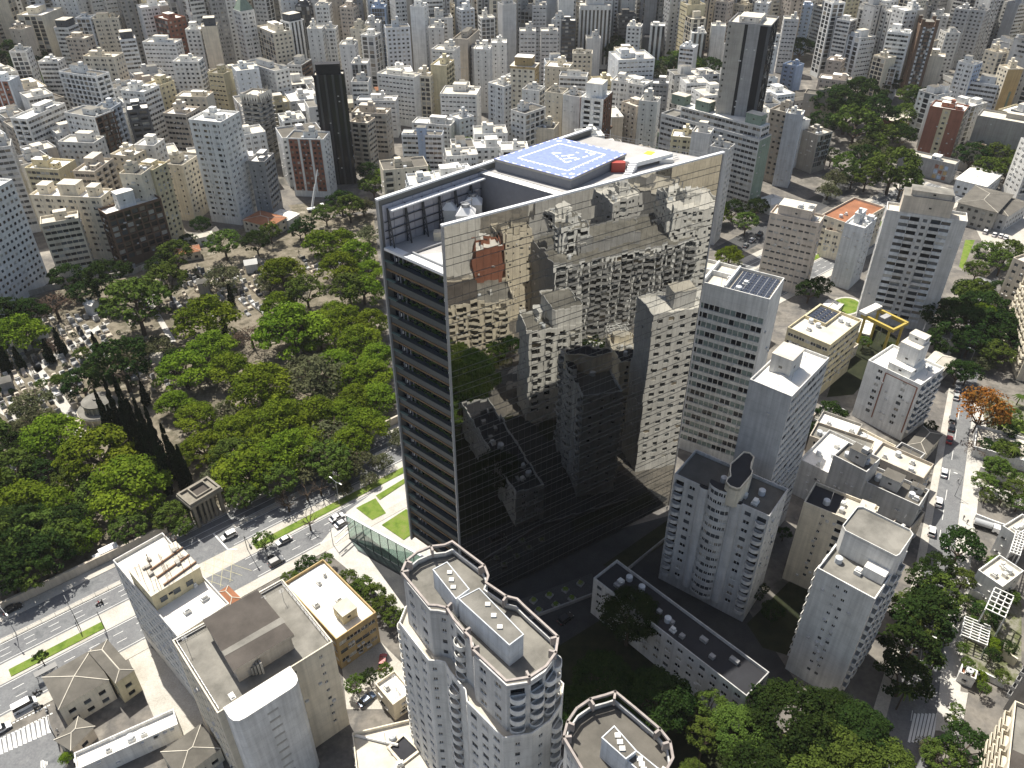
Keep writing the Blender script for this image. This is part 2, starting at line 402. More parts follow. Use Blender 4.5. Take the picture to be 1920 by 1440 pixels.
def add_box(root, name, x, y, w_, d, z, h, wm, rm, r=None, win=True):
    m = MB(); m.box(x, x + w_, y, y + d, z, z + h, 0, 1, bottom=False)
    m.box(x - .12, x + w_ + .12, y - .12, y + d + .12, z + h - .22, z + h + .03, 0, 1)
    if win and w_ > 2.5: m.box(x + w_ * .3, x + w_ * .3 + .9, y - .03, y, z + h * .45, z + h * .45 + .6, 2)
    if win and d > 2.5: m.box(x - .03, x, y + d * .4, y + d * .4 + .9, z + h * .45, z + h * .45 + .6, 2)
    return m.build(name, [MAT[wm], MAT[rm], MAT['glass_dark']], root)
# ---------------------------------------------------------------- the buildings of the photograph
# label; x, y of the nearest roof corner, turn, width, depth, height (metres); wall colour; front spec (left face, right face); details
BLD = [
('white tower scattered with small dark windows at the left edge of the view',-202.4,257.2,1.370,46.0,10.9,44.7,'ww','s','q','',327),
('low cream block ringed with window bands beside the brown gridded building',-177.4,310.5,2.004,8.0,14.2,24.9,'c','b','b','near',358),
('brown building with a deep grid of balconies above the cemetery trees',-167.3,313.5,0.790,23.8,8.0,25.1,'br','x','x','pw,near',355),
('long cream building with a bright white roof and three rooftop boxes',-171.5,321.1,1.466,10.0,31.4,29.1,'c','m','p','tri',364),
('yellowish block with a cluttered roof of round tanks',-200.7,347.8,1.407,12.8,16.2,30.9,'ye','b','n','',402),
('grey tower with black vertical stripes down its narrow side',-219.4,350.4,1.993,10.0,10.0,40.8,'lg','b','v','',413),
('wide white building with dark balconies on its narrow front',-241.4,406.2,1.311,27.7,10.0,34.5,'w','k','b','',473),
('pale tower with stacked brick red panels beside a blank wall',-278.3,464.3,1.503,10.0,12.8,37.1,'lb','y','n','',541),
('white tower with a blue grey grid covering its front',-230.4,465.6,1.171,10.0,27.7,39.0,'ww','x','k','',519),
('cream terrace block with dark bands under each floor and a planted roof',-201.9,387.1,1.435,10.0,18.4,29.1,'w','p','p','',437),
('slim tower with a brown framed side of square loggias',-206.1,404.0,1.179,12.6,20.1,36.2,'w','m','x:br','',454),
('narrow pale blue tower with a column of glassy balconies',-202.1,414.5,1.452,10.0,10.0,37.1,'lb','k','k','',461),
('dark concrete tower with stepped heavy balcony slabs',-189.1,403.0,0.390,10.0,10.0,39.9,'dg','b','k','',445),
('white tower with grey striped side and flat pale roof',-193.3,436.4,1.287,13.4,14.2,39.0,'w','m','b','',477),
('yellowish flats peeping out behind the white striped tower',-193.3,458.1,1.148,11.3,10.0,36.2,'ye','m','p','',497),
('white block with a tall curved water tank on its roof',-168.0,375.8,1.428,10.0,10.0,31.8,'w','s','p','',412),
('cream flats under a bright white flat roof with a side annex',-175.5,366.7,1.277,10.0,11.9,29.9,'c','p','p','',407),
('beige and white building with glassy bays along its side',-183.7,345.7,1.463,16.4,10.0,30.9,'be','b','k','',392),
('plain cream tower with a round canopy on the roof',-155.4,328.8,1.438,10.7,10.0,36.2,'c','s','s','',364),
('tall yellow flats beside the plain cream tower',-153.4,335.7,1.272,10.0,10.0,35.4,'ye','n','p','',369),
('cream slab with one column of tiny windows beside the tall white tower',-150.9,361.3,1.346,16.0,10.0,27.8,'c','s','p','near',391),
('very tall white tower with regular square windows rising over red roofs',-127.7,357.1,1.305,15.8,16.1,48.9,'ww','m','d','near,twin',379),
('grey walled slab with white window bands on its right side',-114.5,365.6,1.425,11.9,8.0,27.8,'g','s','b','near',383),
('white building with three columns of brick red window panels',-91.5,390.0,1.469,11.7,18.6,30.0,'ww','y','p','near',401),
('unfinished concrete tower wrapped in torn white netting',-133.1,435.5,1.278,12.3,10.9,37.1,'con','k','k','raw',455),
('white building with rows of paired small windows behind the unfinished tower',-137.6,490.0,0.836,10.0,32.0,35.4,'w','d','p','',509),
('square block with thin lines on white and a brown striped side',-137.6,554.1,1.338,15.6,10.0,22.3,'w','h','b:br','',571),
('slim black glass tower with vertical ribs',-81.6,408.2,1.700,8.0,14.5,55.6,'bk','v','v','near,black',416),
('white tower with two black window columns and a black box on top',-147.2,577.3,0.871,12.1,10.0,43.5,'ww','k','v','pk',596),
('cream tower topped by a dark green box',-192.0,567.0,1.826,10.0,10.0,43.5,'c','n','p','pg',599),
('white tower joined to the cream tower with the dark green box',-204.4,569.5,1.571,10.0,10.0,40.8,'w','p','p','',605),
('ornate pale tower under a steep pyramid roof',-178.9,578.5,0.736,10.2,10.0,49.8,'w','m','m','pyr',606),
('white high rise rising past the upper edge behind the pyramid roofed tower',-174.0,625.1,1.254,10.0,10.1,49.8,'w','d','k','',649),
('cream flats between the pyramid roofed tower and the white black striped one',-156.5,567.7,0.674,13.4,26.0,39.0,'c','k','p','',589),
('red brown tower with gridded front in the upper left',-232.4,589.6,0.867,13.7,16.9,42.5,'rd','x','p','',634),
('white office block with short horizontal window bands',-217.9,557.1,1.465,10.0,22.3,35.4,'ww','h','p','',598),
('cream apartment block with a roof terrace and evenly set windows',-244.7,525.3,1.469,11.0,20.7,34.5,'c','m','p','',580),
('grey beige flats covered with small uneven windows',-275.7,557.2,1.398,10.0,13.9,38.0,'be','m','m','',622),
('white building capped with a dark slate box',-297.6,582.8,1.459,13.2,10.0,39.0,'w','b','b','pk',654),
('beige tower with a rounded top in the upper left corner',-321.4,569.5,1.317,10.0,10.0,40.8,'be','s','n','',654),
('pale block with a dark lattice front in the upper left',-302.5,533.0,1.697,10.0,10.0,36.2,'w','x','p','',613),
('white office with a slatted rooftop screen above a dark tree clump',-279.3,522.1,1.571,10.0,12.0,32.6,'w','b','p','',592),
('big cream slab with wide balconies near the upper left corner',-316.1,590.0,1.493,25.2,17.8,45.2,'c','k','n','',669),
('high white slab dotted with tiny square windows cut by the upper edge',-303.5,617.2,1.408,10.0,19.0,50.7,'w','s','s','',688),
('pale blue lattice fronted tower with a white box on top',-291.0,603.7,1.571,10.0,10.0,40.8,'lb','x','p','',670),
('cream flats with two shaded recesses down the front',-273.9,609.5,1.824,10.0,16.7,39.9,'c','m','p','',668),
('pale lilac block with slate coloured crown and striped side',-255.5,561.5,0.427,10.0,10.0,36.2,'lb','n','b','pk',617),
('tall cream tower cut by the upper left corner',-354.4,622.2,1.571,10.0,10.0,52.0,'c','n','k','',716),
('bright white block with evenly spaced window pairs and dark side bays',-188.7,511.4,1.571,10.0,15.5,35.4,'ww','p','k','',545),
('pale yellow block with rows of short slits',-168.2,491.1,1.225,10.0,11.1,33.5,'ye','h','n','',519),
('low cream building with an open roof terrace behind the tall white tower',-168.9,458.4,1.478,10.0,17.8,29.9,'c','p','n','',489),
('low white and brown terraced flats left of the tall white tower',-171.3,430.3,1.350,14.0,13.5,29.1,'be','b','b','',463),
('white ornamented tower with a stepped crown',-126.4,609.8,1.571,10.0,10.0,47.5,'w','m','p','',623),
('narrow slate blue glass block far behind',-141.5,616.8,1.571,10.0,10.0,46.2,'dg','g','g','',633),
('white tower with one dark seam down the front',-126.0,576.1,1.571,10.0,10.0,39.9,'w','s','p','',590),
('white flats in front of the white ornamented tower',-118.8,584.4,1.571,10.0,10.0,38.0,'w','m','p','',596),
('white office block with a blue vertical stripe down its front',-36.4,418.8,1.506,8.0,21.2,22.1,'lb','b','n','blue,near',420),
('white slab with a blank lower wall and a bright flat roof',-67.4,479.1,1.534,10.0,23.0,21.8,'w','h','p','',484),
('brownish flats with dark balconies and planted terraces',-68.1,442.4,1.413,10.0,19.4,25.7,'be','b','p','',448),
('narrow beige block with curved white balconies beside the black tower',-75.2,422.9,1.285,10.0,10.0,27.0,'be','k','b','',430),
('white stepped block with a round water tank on top',-34.0,450.8,1.336,10.0,22.8,16.7,'w','m','s','',452),
('lilac white blank sided tower next to the stepped white block',-29.2,455.1,0.681,10.0,10.0,18.7,'lb','n','p','',456),
('pale slab with two columns of grey window strips',-20.5,479.2,1.449,16.4,21.4,25.1,'w','h','n','',480),
('white tower with rows of short dark windows behind the helipad',-4.5,468.3,0.810,10.0,12.7,32.7,'ww','m','p','',468),
('wide white wall with a dark scrawl above its base',-58.0,497.0,1.179,10.0,25.0,29.9,'w','h','n','',500),
('cream balconied flats beside the wide white wall',-48.8,502.2,1.354,10.0,10.0,29.1,'c','x','p','',505),
('pale turquoise banded tower with a dark seam down the front',-67.2,572.9,1.814,10.0,15.8,41.7,'lb','p','p','',577),
('white tower with a curved dark line near the top',-101.0,552.5,1.571,11.7,10.0,35.4,'w','s','p','',562),
('grey block with a large glazed front and hipped roof',-88.3,518.0,1.571,10.0,10.0,32.6,'lg','g','n','',525),
('small white block with striped side behind the black tower',-84.3,491.0,1.571,10.0,10.0,29.1,'w','b','n','',498),
('white flats with a column of dark balconies',-90.5,568.4,1.249,10.0,10.0,37.1,'w','k','k','',576),
('white tower with a blue tarpaulin on the roof',-13.6,525.0,1.448,10.0,10.0,39.0,'w','s','p','',525),
('yellow green block with leafy dark balconies on one side',-39.2,505.0,1.297,14.4,10.0,34.5,'ye','n','k','',506),
('white block with glazed upper storeys',-36.7,536.7,1.270,11.7,14.9,35.4,'w','h','n','',538),
('blank beige slab with a long bright roof edge',-28.8,558.7,1.333,28.0,10.0,37.1,'be','n','n','',559),
('white angled block with slatted side',-46.2,587.0,1.571,10.0,10.2,38.0,'w','s','p','',589),
('tall blank white tower above the turquoise banded one',-59.7,598.5,1.352,10.0,10.0,48.9,'ww','n','s','',601),
('blue grey stepped block of close set windows',-26.3,620.3,2.019,10.0,10.2,43.5,'lb','p','p','',621),
('tall grey blank slab left of the white black tower',3.0,599.2,1.939,10.0,10.0,50.7,'lg','n','n','',599),
('tower with a dark and white chequered front',-11.7,605.1,1.819,10.0,10.0,40.8,'w','x','b','',605),
('white flats with wide dark balconies',-3.4,553.3,1.571,10.0,10.0,36.2,'w','s','k','',553),
('pinkish tower near the black glass tower far behind',-109.9,609.5,1.346,10.0,10.0,46.2,'pk','m','p','',619),
('narrow sky blue block among far white flats',-89.3,620.2,1.571,10.0,10.0,44.4,'bl','g','n','',627),
('cream stepped flats behind the glazed grey block',-98.7,577.7,1.265,10.3,10.0,39.0,'c','s','p','',586),
('plain grey white tower left of the turquoise banded one',-89.8,591.7,1.571,10.0,10.0,39.9,'lg','s','p','',599),
('cream tower with an ochre crown and ochre side',12.6,469.1,1.307,10.0,14.0,42.5,'c','p','p:oc','po,tiers',469),
('left one of a pair of pale grey twin slabs',15.8,572.7,1.571,10.0,10.8,39.0,'lg','h','n','',573),
('right one of a pair of pale grey twin slabs',30.5,572.7,1.571,10.0,11.4,39.0,'lg','h','n','',573),
('tall white tower with black vertical stripes and a broad crown',70.4,628.6,1.571,8.0,22.2,41.8,'w','v','p','near,cap',633),
('blank white slab standing before the black striped white tower',62.8,610.2,1.571,10.0,10.0,26.0,'w','n','n','',613),
('worn cream block with stained parapets',51.2,543.8,1.484,10.0,12.7,31.8,'c','p','n','',546),
('cream block with terraces right of the ochre crowned tower',34.0,506.2,1.299,12.1,14.8,33.1,'c','s','p','',507),
('low white office with rows of small square windows',43.9,494.6,1.397,10.0,16.3,30.9,'ww','b','p','',497),
('white gable topped slab left of the ochre crowned tower',4.5,527.6,1.008,10.0,11.3,21.1,'ww','n','b','',528),
('white hotel with brown frames and a large white box on the roof',46.5,420.3,1.180,15.3,11.9,39.9,'ww','k','y:br','hotel',423),
('white slab left of the brown framed hotel',35.5,430.9,1.065,10.0,10.0,38.0,'w','n','k','',432),
('cream tower with a terrace of white penthouses',26.8,440.2,1.196,10.0,10.0,37.1,'c','s','k','',441),
('white tower beside the cream one with penthouses',14.8,448.2,1.223,10.0,10.0,36.2,'w','s','k','',448),
('white flats with a big window grid along the side',6.7,414.6,0.826,15.8,10.0,34.5,'w','p','x','',415),
('low beige box with a flat grey roof',21.6,418.6,1.274,11.2,11.9,25.4,'c','n','n','',419),
('beige tower with a flat sunken roof right of the hotel',68.0,450.4,0.629,10.6,11.9,27.1,'be','p','m','',455),
('white narrow tower behind the green crowned building',77.1,437.5,1.239,10.0,10.0,33.5,'w','s','s','',444),
('white terraced flats behind the beige tower',74.1,471.0,0.977,11.9,10.0,32.6,'w','m','b','',477),
('small white stepped block below the tree lined avenue',66.8,481.2,1.202,10.0,10.0,31.8,'w','m','p','',486),
('long grey hall with white roof near the trees',93.6,500.9,1.356,10.0,10.0,25.0,'g','h','n','',510),
('glassy green building with a curved front and green roof box',73.3,449.3,0.591,13.3,10.0,10.2,'gr','b','g','green',455),
('wide slab of grey window bands with a green end wall',114.7,372.2,0.795,10.5,55.8,35.9,'lg','b','n:gr','setback,near',389),
('blank slate black block behind the trees',108.0,640.5,1.315,10.0,10.9,19.4,'dg','n','n','',650),
('white flats beside the blank slate black block',90.4,610.5,1.296,10.0,10.0,33.5,'ww','p','k','',617),
('white block with fine vertical fins',106.9,609.0,1.393,10.0,10.0,34.5,'w','v','p','',618),
('dark office with slanted white bands',92.8,655.1,1.689,10.0,12.9,32.6,'dg','b','b','',662),
('dark blue grey block of horizontal bands left of the striped tower',44.5,608.4,1.571,10.0,10.0,38.0,'dg','b','b','',610),
('white block of tight window rows beside the dark banded one',37.2,609.8,1.256,10.0,10.0,38.0,'w','p','p','',611),
('grey white high block with a wide blank end',24.4,621.5,1.571,10.0,10.0,45.2,'lg','h','n','',622),
('greyish block of gridded windows right of the tall blank slab',15.4,634.2,1.236,10.0,10.0,39.0,'lg','x','p','',634),
('huge dark tower with silver and black vertical bands',115.1,386.6,1.145,20.4,19.1,82.3,'g','z','g:bk','dark,near',403),
('slim white tower with a blank front and windowed side',142.7,402.2,1.150,8.0,8.0,37.8,'lb','n','p','near',427),
('beige block with yellow window columns in shade',137.6,408.2,0.830,10.0,10.0,36.9,'be','p','n','',431),
('concrete block with a dark glazed side near the avenue trees',160.3,422.0,0.586,11.3,10.0,21.0,'con','n','g','',451),
('pale grey block whose windowed side rises behind the mirror tower',91.2,336.1,1.021,8.0,8.2,44.3,'lg','n','d','near',348),
('tall blank grey shaft with antennas behind the mirror tower',85.4,348.2,1.159,8.0,8.0,46.8,'lg','n','p','near',359),
('yellow and grey flats hidden behind the mirror tower',84.9,378.9,1.305,10.0,10.0,34.5,'ye','m','p','',388),
('beige office block with neat window rows and a tall roof plant box',118.1,290.2,1.031,8.7,19.2,31.9,'pk','h','p','near,plant',313),
('tall beige apartment block with white and dark balcony columns',157.8,262.0,1.182,8.0,26.3,45.4,'lg','K','n:oc','near,tall',306),
('low cream building with terracotta coloured flat roof',144.0,318.5,0.741,27.7,14.7,18.0,'c','p','p','terra',350),
('small cream annex with a pink roof under the terracotta roofed one',143.8,319.7,1.020,11.3,10.1,13.0,'c','d','p','terra',351),
('narrow blank bluish white slab near the oval lawn',138.1,294.6,0.869,13.0,8.0,27.7,'lb','n','s','near',325),
('brick red tower with a yellow recess between two red slabs',239.7,434.7,0.971,12.9,17.3,29.4,'rd','R','k:c','near',496),
('grey windowless building painted with nine coloured squares',229.1,408.2,0.869,8.0,28.1,10.4,'g','M','n','mural,near',468),
('small beige block with an orange tiled roof',248.5,423.1,0.866,10.0,10.0,13.0,'be','m','n','terra',491),
('long stained concrete wall of a warehouse at the right edge',281.7,418.6,0.944,13.9,38.2,25.4,'con','n','n','',504),
('white tower with paired windows at the right edge',252.2,385.9,0.084,10.0,12.0,28.1,'w','d','k','',461),
('dark brown tower with a shaded central balcony column',274.7,561.3,1.329,14.1,10.5,44.1,'br','K','s','near,crown',625),
('white slab of thin horizontal bands beside the dark brown tower',254.3,553.5,1.054,10.0,13.7,41.6,'ww','b','s','',609),
('cream tower with large square openings before the white banded slab',240.2,547.1,0.524,10.0,10.0,28.2,'c','x','n','',597),
('grey white tower joined to the cream one with square openings',249.1,548.1,1.229,10.0,10.0,22.1,'lg','x','n','',602),
('white and dark glass tower right of the brown one',336.9,675.7,1.135,10.0,12.7,27.1,'ww','d','g','',755),
('cream blank round topped shaft right of the brown tower',287.0,565.0,1.160,10.0,10.0,24.6,'c','n','n','',634),
('rough grey block with a blank concrete side',302.6,562.4,0.150,10.0,24.0,8.1,'lg','h','n','',639),
('white banded slab below the cluttered right skyline',304.6,523.0,0.968,13.3,19.0,18.0,'lb','b','n','',605),
('pale green block beside the white banded slab',311.7,520.4,0.774,10.0,10.0,14.7,'gr','p','p','',607),
('white block with a turquoise side',289.6,530.7,0.681,10.3,10.8,28.6,'ww','m','p:bl','',605),
('peach block of square windows on the right skyline',313.0,549.7,0.495,10.0,10.0,30.9,'c','p','k','',633),
('tall white tower with a bluish window strip near the right corner',389.7,683.9,0.376,10.0,10.9,34.5,'w','m','n','',787),
('pale blue gridded high rise in the upper right corner',397.0,678.2,2.005,10.0,11.8,36.5,'lb','b','n','',786),
('small cream block with ochre blank side',305.4,520.5,0.100,10.0,10.0,28.6,'c','p','n:oc','',603),
('right one of two grey gridded far blocks',336.6,625.2,0.849,10.0,10.0,40.8,'lg','p','p','',710),
('left one of two grey gridded far blocks',327.3,629.6,0.836,10.0,10.0,40.8,'lg','p','p','',710),
('white block of small windows below the two grey gridded ones',308.1,595.3,1.571,10.0,10.0,33.1,'w','p','p','',670),
('light blue block with arched dark windows beside the huge dark tower',187.9,559.9,0.762,10.0,10.0,20.0,'bl','d','n','',591),
('grey block of thin bands behind the huge dark tower',202.4,617.0,1.370,10.0,10.0,37.1,'lg','h','p','',649),
('pinkish beige flats with stepped wings',222.0,572.7,0.975,10.0,10.0,19.8,'pk','d','p','',614),
('low pinkish wing in front of the stepped flats',211.3,524.7,1.102,10.0,18.9,20.0,'pk','d','n','',566),
('white office of horizontal bands left of the huge dark tower',154.0,628.6,1.129,10.0,10.0,16.6,'ww','b','n','',647),
('small white block with a slate coloured side',152.5,620.2,1.417,10.0,10.0,31.8,'ww','n','v','',639),
('cream ribbed block left of the white banded office',135.5,603.7,1.499,10.0,10.0,30.9,'w','v','p','',619),
('low white block of blue bands at the far tree line',121.6,572.8,1.105,10.0,10.0,28.6,'lb','b','n','',586),
('brown grey box building behind the dense tree clump',199.3,492.9,1.122,10.0,24.7,19.0,'be','n','n','',532),
('white tower with balconied side in the upper right middle',219.6,605.4,0.253,10.0,10.0,49.8,'ww','k','k','',644),
('white banded block with a slate blue side',230.2,594.2,0.789,10.0,10.0,40.8,'w','b','g','',637),
('pink beige tower above the tree lined slope',161.2,660.6,0.912,10.0,10.0,39.9,'pk','m','p','',680),
('sky blue painted block beside a royal blue house',227.9,668.2,1.342,10.0,10.0,36.2,'bl','d','n','',706),
('white far tower directly above the huge dark one',189.1,651.1,1.111,10.0,10.0,40.8,'w','d','d','',678),
('cream far block left of the white far tower',179.2,679.9,0.682,10.0,10.0,34.0,'c','h','p','',703),
('white slab full of shallow glazed balconies behind the mirror tower',67.2,185.4,1.029,13.6,25.2,58.5,'w','W','n','hero,solar',197),
('pale grey tower with a blank front and banded window side',63.2,147.7,0.867,20.7,10.4,55.0,'lg','n','B','hero,tank',161),
('low yellowish office with dark window bands and solar panels',102.6,220.7,0.783,22.0,15.3,21.4,'ye','B','B','hero,solar2',243),
('small white tower with red trim and a stepped rooftop',122.5,198.1,0.692,14.3,17.3,21.8,'ww','T','c','hero,steps',233),
('cream flats with a half dark roof beside the scalloped white tower',82.7,133.7,0.960,8.6,15.3,27.4,'c','S','n','hero,twotone',157),
('grey block with a skylight on its pale flat roof',105.3,152.7,0.859,8.0,14.5,16.0,'lg','n','p','hero',186),
('plain grey box with a walled roof above the skylight roof',93.1,160.2,0.763,8.0,9.4,21.0,'lg','n','n','hero',185),
('low white roofed shed behind the plain grey box',88.7,167.6,0.817,18.2,10.1,13.0,'lg','n','n','hero',190),
('long low beige row with square windows under a ribbed roof',101.8,177.0,0.992,8.0,16.8,12.0,'be','p','n','hero',204),
('worn beige house with cluttered grey roof by the street',113.0,166.5,0.842,8.0,14.5,13.0,'be','p','p','hero',201),
('low hipped grey roof house below the small white tower',102.3,188.1,0.970,8.9,12.0,9.0,'con','n','n','hero',214),
('white balconied tower seen reflected in the middle of the mirror glass',119.3,103.5,-0.769,10.0,10.0,41.7,'ww','k','k','refl',158),
('orange brick block seen as a small reflection x the mirror glass',105.8,74.8,-0.554,10.0,10.0,34.5,'rd','n','p','refl',130),
('white tower with a dark roof seen reflected near the right top of the mirror glass',147.6,134.5,-0.575,20.1,19.5,43.5,'w','p','p','refl',200),
('tall pale tower seen reflected below the helipad end of the mirror glass',152.2,109.3,-0.881,12.8,14.9,40.8,'lg','p','s','refl',187),
('white block with a pale flat roof seen reflected near the top of the mirror glass',135.3,95.3,-0.982,10.0,10.0,37.1,'w','p','k','refl',165),
('cream block seen reflected under the cooling units',117.2,81.4,-0.816,10.0,11.6,36.2,'c','s','p','refl',143),
]
OFFICE = ('office', 'slab of grey window', 'hall')
for i, (lab, x, y, a, w_, d, h, wall, L, Rr, opt, dist) in enumerate(BLD):
    hero = 'hero' in opt; r = random.Random(i + 900)
    nm, cat = ('office_building', 'office') if 'office' in lab else ('warehouse', 'warehouse') if 'warehouse' in lab or 'hall' in lab else ('house', 'house') if ' house' in lab or 'shed' in lab or 'annex' in lab else ('apartment_building', 'building')
    pent = not any(k in opt for k in ('pk', 'pg', 'tri', 'pyr', 'hotel', 'raw', 'black', 'blue', 'cap', 'green', 'setback', 'dark', 'plant', 'tall', 'terra', 'mural', 'crown', 'solar', 'tank', 'steps', 'twotone', 'pw')) and h > 13
    roofm = None
    if 'white' in lab and 'roof' in lab or 'tri' in opt: roofm = 'roof_white'
    if 'terra' in opt: roofm = 'tile_red'
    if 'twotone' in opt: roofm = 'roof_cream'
    if any(k in opt for k in ('solar', 'plant', 'tall', 'black', 'dark')): roofm = 'roof_cream'
    fh = 2.9 if 'solar' == opt.split(',')[-1] else 2.6
    b = building(nm, lab, cat, x, y, a, w_, d, h, wall, L, Rr, hero=hero, dist=dist, seed=i, roofm=roofm, pent=pent, fh=fh,
                 bkind='glass' if 'solar' in opt else 'box', back='p' if hero and L in ('n', 'S', 'B', 'W', 'T') else 'p' if 'tall' in opt else None, blank=5 if opt.endswith('solar') else 0)
    rz = h - .9; wm = 'wall_' + wall
    B = lambda n, fx, fy, fw, fd, hh, m=wm, rm='roof_cream', z=rz: add_box(b, n, w_ * fx, d * fy, w_ * fw, d * fd, z, hh, m, rm)
    if 'pk' in opt: B('penthouse', .12, .12, .76, .76, 5, 'wall_dg', 'roof_cream')
    if 'pg' in opt: B('penthouse', .15, .1, .7, .7, 5.5, 'wall_gr' if 0 else 'wall_dg', 'roof_cream')
    if 'pw' in opt: B('penthouse', .3, .35, .3, .6, 6.5, 'wall_ww', 'roof_white')
    if 'tri' in opt:
        B('penthouse', .3, .1, .5, .13, 4); B('penthouse', .25, .36, .6, .26, 5); B('penthouse', .3, .78, .5, .15, 4)
    if 'pyr' in opt:
        m = MB(); cx, cy = w_ / 2, d / 2; c = [(0.3, .3), (w_ - .3, .3), (w_ - .3, d - .3), (.3, d - .3)]
        for k in range(4): m.poly([(*c[k], h), (*c[(k + 1) % 4], h), (cx, cy, h + 11)])
        m.build('spire', MAT['wall_gr'], b)
    if 'hotel' in opt:
        B('penthouse', .15, .15, .62, .7, 7.5, 'wall_ww', 'roof_cream')
        m = MB(); z2 = h * .52; m.box(-1.2, w_ + 1.2, -1.2, d + 1.2, z2, z2 + .9, 0); m.build('terrace', MAT['wall_br'], b)
        for k in range(5):
            m = MB(); xx = w_ * (.02 + .24 * k); m.box(xx - .3, xx + .3, -.3, .05, 3.2, h); m.build('pilaster', MAT['wall_br'], b)
    if 'raw' in opt:
        m = MB()
        for k in range(7):
            t0 = k / 7; m.poly([(w_ * t0 - .4, -.6, h + .5), (w_ * (t0 + .15), -.6, h + .8), (w_ * (t0 + .13), -.55, h - 3 - r.random() * 5)])
            m.poly([(-.6, d * t0, h + .5), (-.6, d * (t0 + .15), h + .8), (-.55, d * (t0 + .1), h - 3 - r.random() * 5)])
        m.build('torn_net', MAT['net'], b)
        for k in range(6):
            m = MB(); xx, yy = r.uniform(.5, w_ - .5), r.uniform(.5, d - .5); m.tube((xx, yy, rz), (xx, yy, rz + 3), .2, 6); m.build('column', MAT['wall_con'], b)
        for k in range(14):
            m = MB(); z2 = 4 + k * (h - 6) / 14; m.box(-.9, w_ + .9, -.9, d + .9, z2, z2 + .25); m.build('slab', MAT['wall_con'], b)
    if 'black' in opt:
        B('penthouse', .1, .1, .6, .8, 5.5, 'wall_bk', 'roof_dark')
        m = MB(); m.tube((w_ * .5, d * .7, rz), (w_ * .5, d * .7, rz + 9), .12); m.build('mast', MAT['steel'], b)
        for k in range(4):
            m = MB(); yy = d * (.12 + .25 * k); m.box(-.35, 0, yy - .5, yy + .5, 0, h); m.build('rib', MAT['steel_dark'], b)
    if 'blue' in opt:
        m = MB(); m.box(-.25, .02, d * .42, d * .6, 3, h - .3); m.build('stripe', MAT['wall_bl'], b)
        B('penthouse', 0.02, .4, .5, .22, 4.5, 'wall_bl', 'roof_grey'); B('roof_shed', .1, .72, .5, .24, 1.5)
    if 'tiers' in opt:
        B('penthouse', -.02, -.02, 1.04, 1.04, 1.2, 'wall_oc', 'roof_cream'); B('penthouse', .15, .15, .7, .7, 4.5, 'wall_oc', 'roof_white', rz + 1.2)
    if 'cap' in opt:
        B('crown', -.05, .02, 1.1, .96, 3.2, 'wall_w', 'roof_cream', h - 1); B('penthouse', .2, .2, .6, .6, 6, 'wall_w', 'roof_white', h + 2.2)
    if 'green' in opt: B('penthouse', .1, .2, .75, .45, 4.5, 'wall_gr', 'roof_grey')
    if 'setback' in opt:
        m = MB(); sl = Slots('wall_lg'); mr = random.Random(3)
        for O, D, ln in (((1.6, 1), (1, 0), w_ - 3), ((w_ - 1.4, 1), (0, 1), d * .8), ((w_ - 1.4, 1 + d * .8), (-1, 0), w_ - 3), ((1.6, 1 + d * .8), (0, -1), d * .8)):
            face(m, sl, O, D, ln, rz, rz + 6, 2.8, 'b', 'wall_lg', mr, True, None, None)
        m.quad((1.6, 1, rz + 6), (w_ - 1.4, 1, rz + 6), (w_ - 1.4, 1 + d * .8, rz + 6), (1.6, 1 + d * .8, rz + 6), sl('roof_white')); m.build('setback_storey', sl.mats(), b)
        for f in (.05, .55, .8): B('penthouse', .25, f, .5, .14, 4.5, 'wall_gr', 'roof_cream', rz + 6)
    if 'dark' in opt:
        B('penthouse', .25, .3, .5, .5, 2.5, 'wall_lg', 'roof_cream')
        for k in range(2): m = MB(); m.beam((2, d * (.3 + .4 * k), h), (w_ - 1, d * (.35 + .4 * k), h), .5, 1.2); m.build('rail', MAT['wall_con'], b)
    if 'plant' in opt:
        B('penthouse', .06, .2, .86, .66, 4.6); roof_clutter(b, w_ * .7, d * .6, rz + 4.6, r, 6)
    if 'tall' in opt:
        B('penthouse', .02, .22, 1.0, .62, 7, 'wall_be', 'roof_grey'); B('penthouse', .1, .26, .7, .5, 2, 'wall_be', 'roof_grey', rz + 7)
    if 'mural' in opt:
        for k in range(9):
            m = MB(); yy = d * (.10 + .085 * (2 - k % 3) * 1.0 + .0); zz = h * (.70 - .26 * (k // 3)); s_ = d * .062
            m.box(-.12, 0.02, yy, yy + s_, zz - h * .08, zz + h * .1); m.build('painted_square', MAT[['wall_rd', 'wall_oc', 'wall_bl'][(k % 3 + [0, 2, 1][k // 3]) % 3]], b)
        B('penthouse', .1, .3, .6, .14, 2.5, 'wall_lb', 'roof_white')
    if 'crown' in opt:
        for k in range(4): B('turret', (.0, .84, .84, 0)[k], (0, 0, .8, .8)[k], .16, .2, 4.5, 'wall_br', 'roof_grey', h - .5)
        B('penthouse', .2, .2, .6, .6, 3, 'wall_br', 'roof_grey')
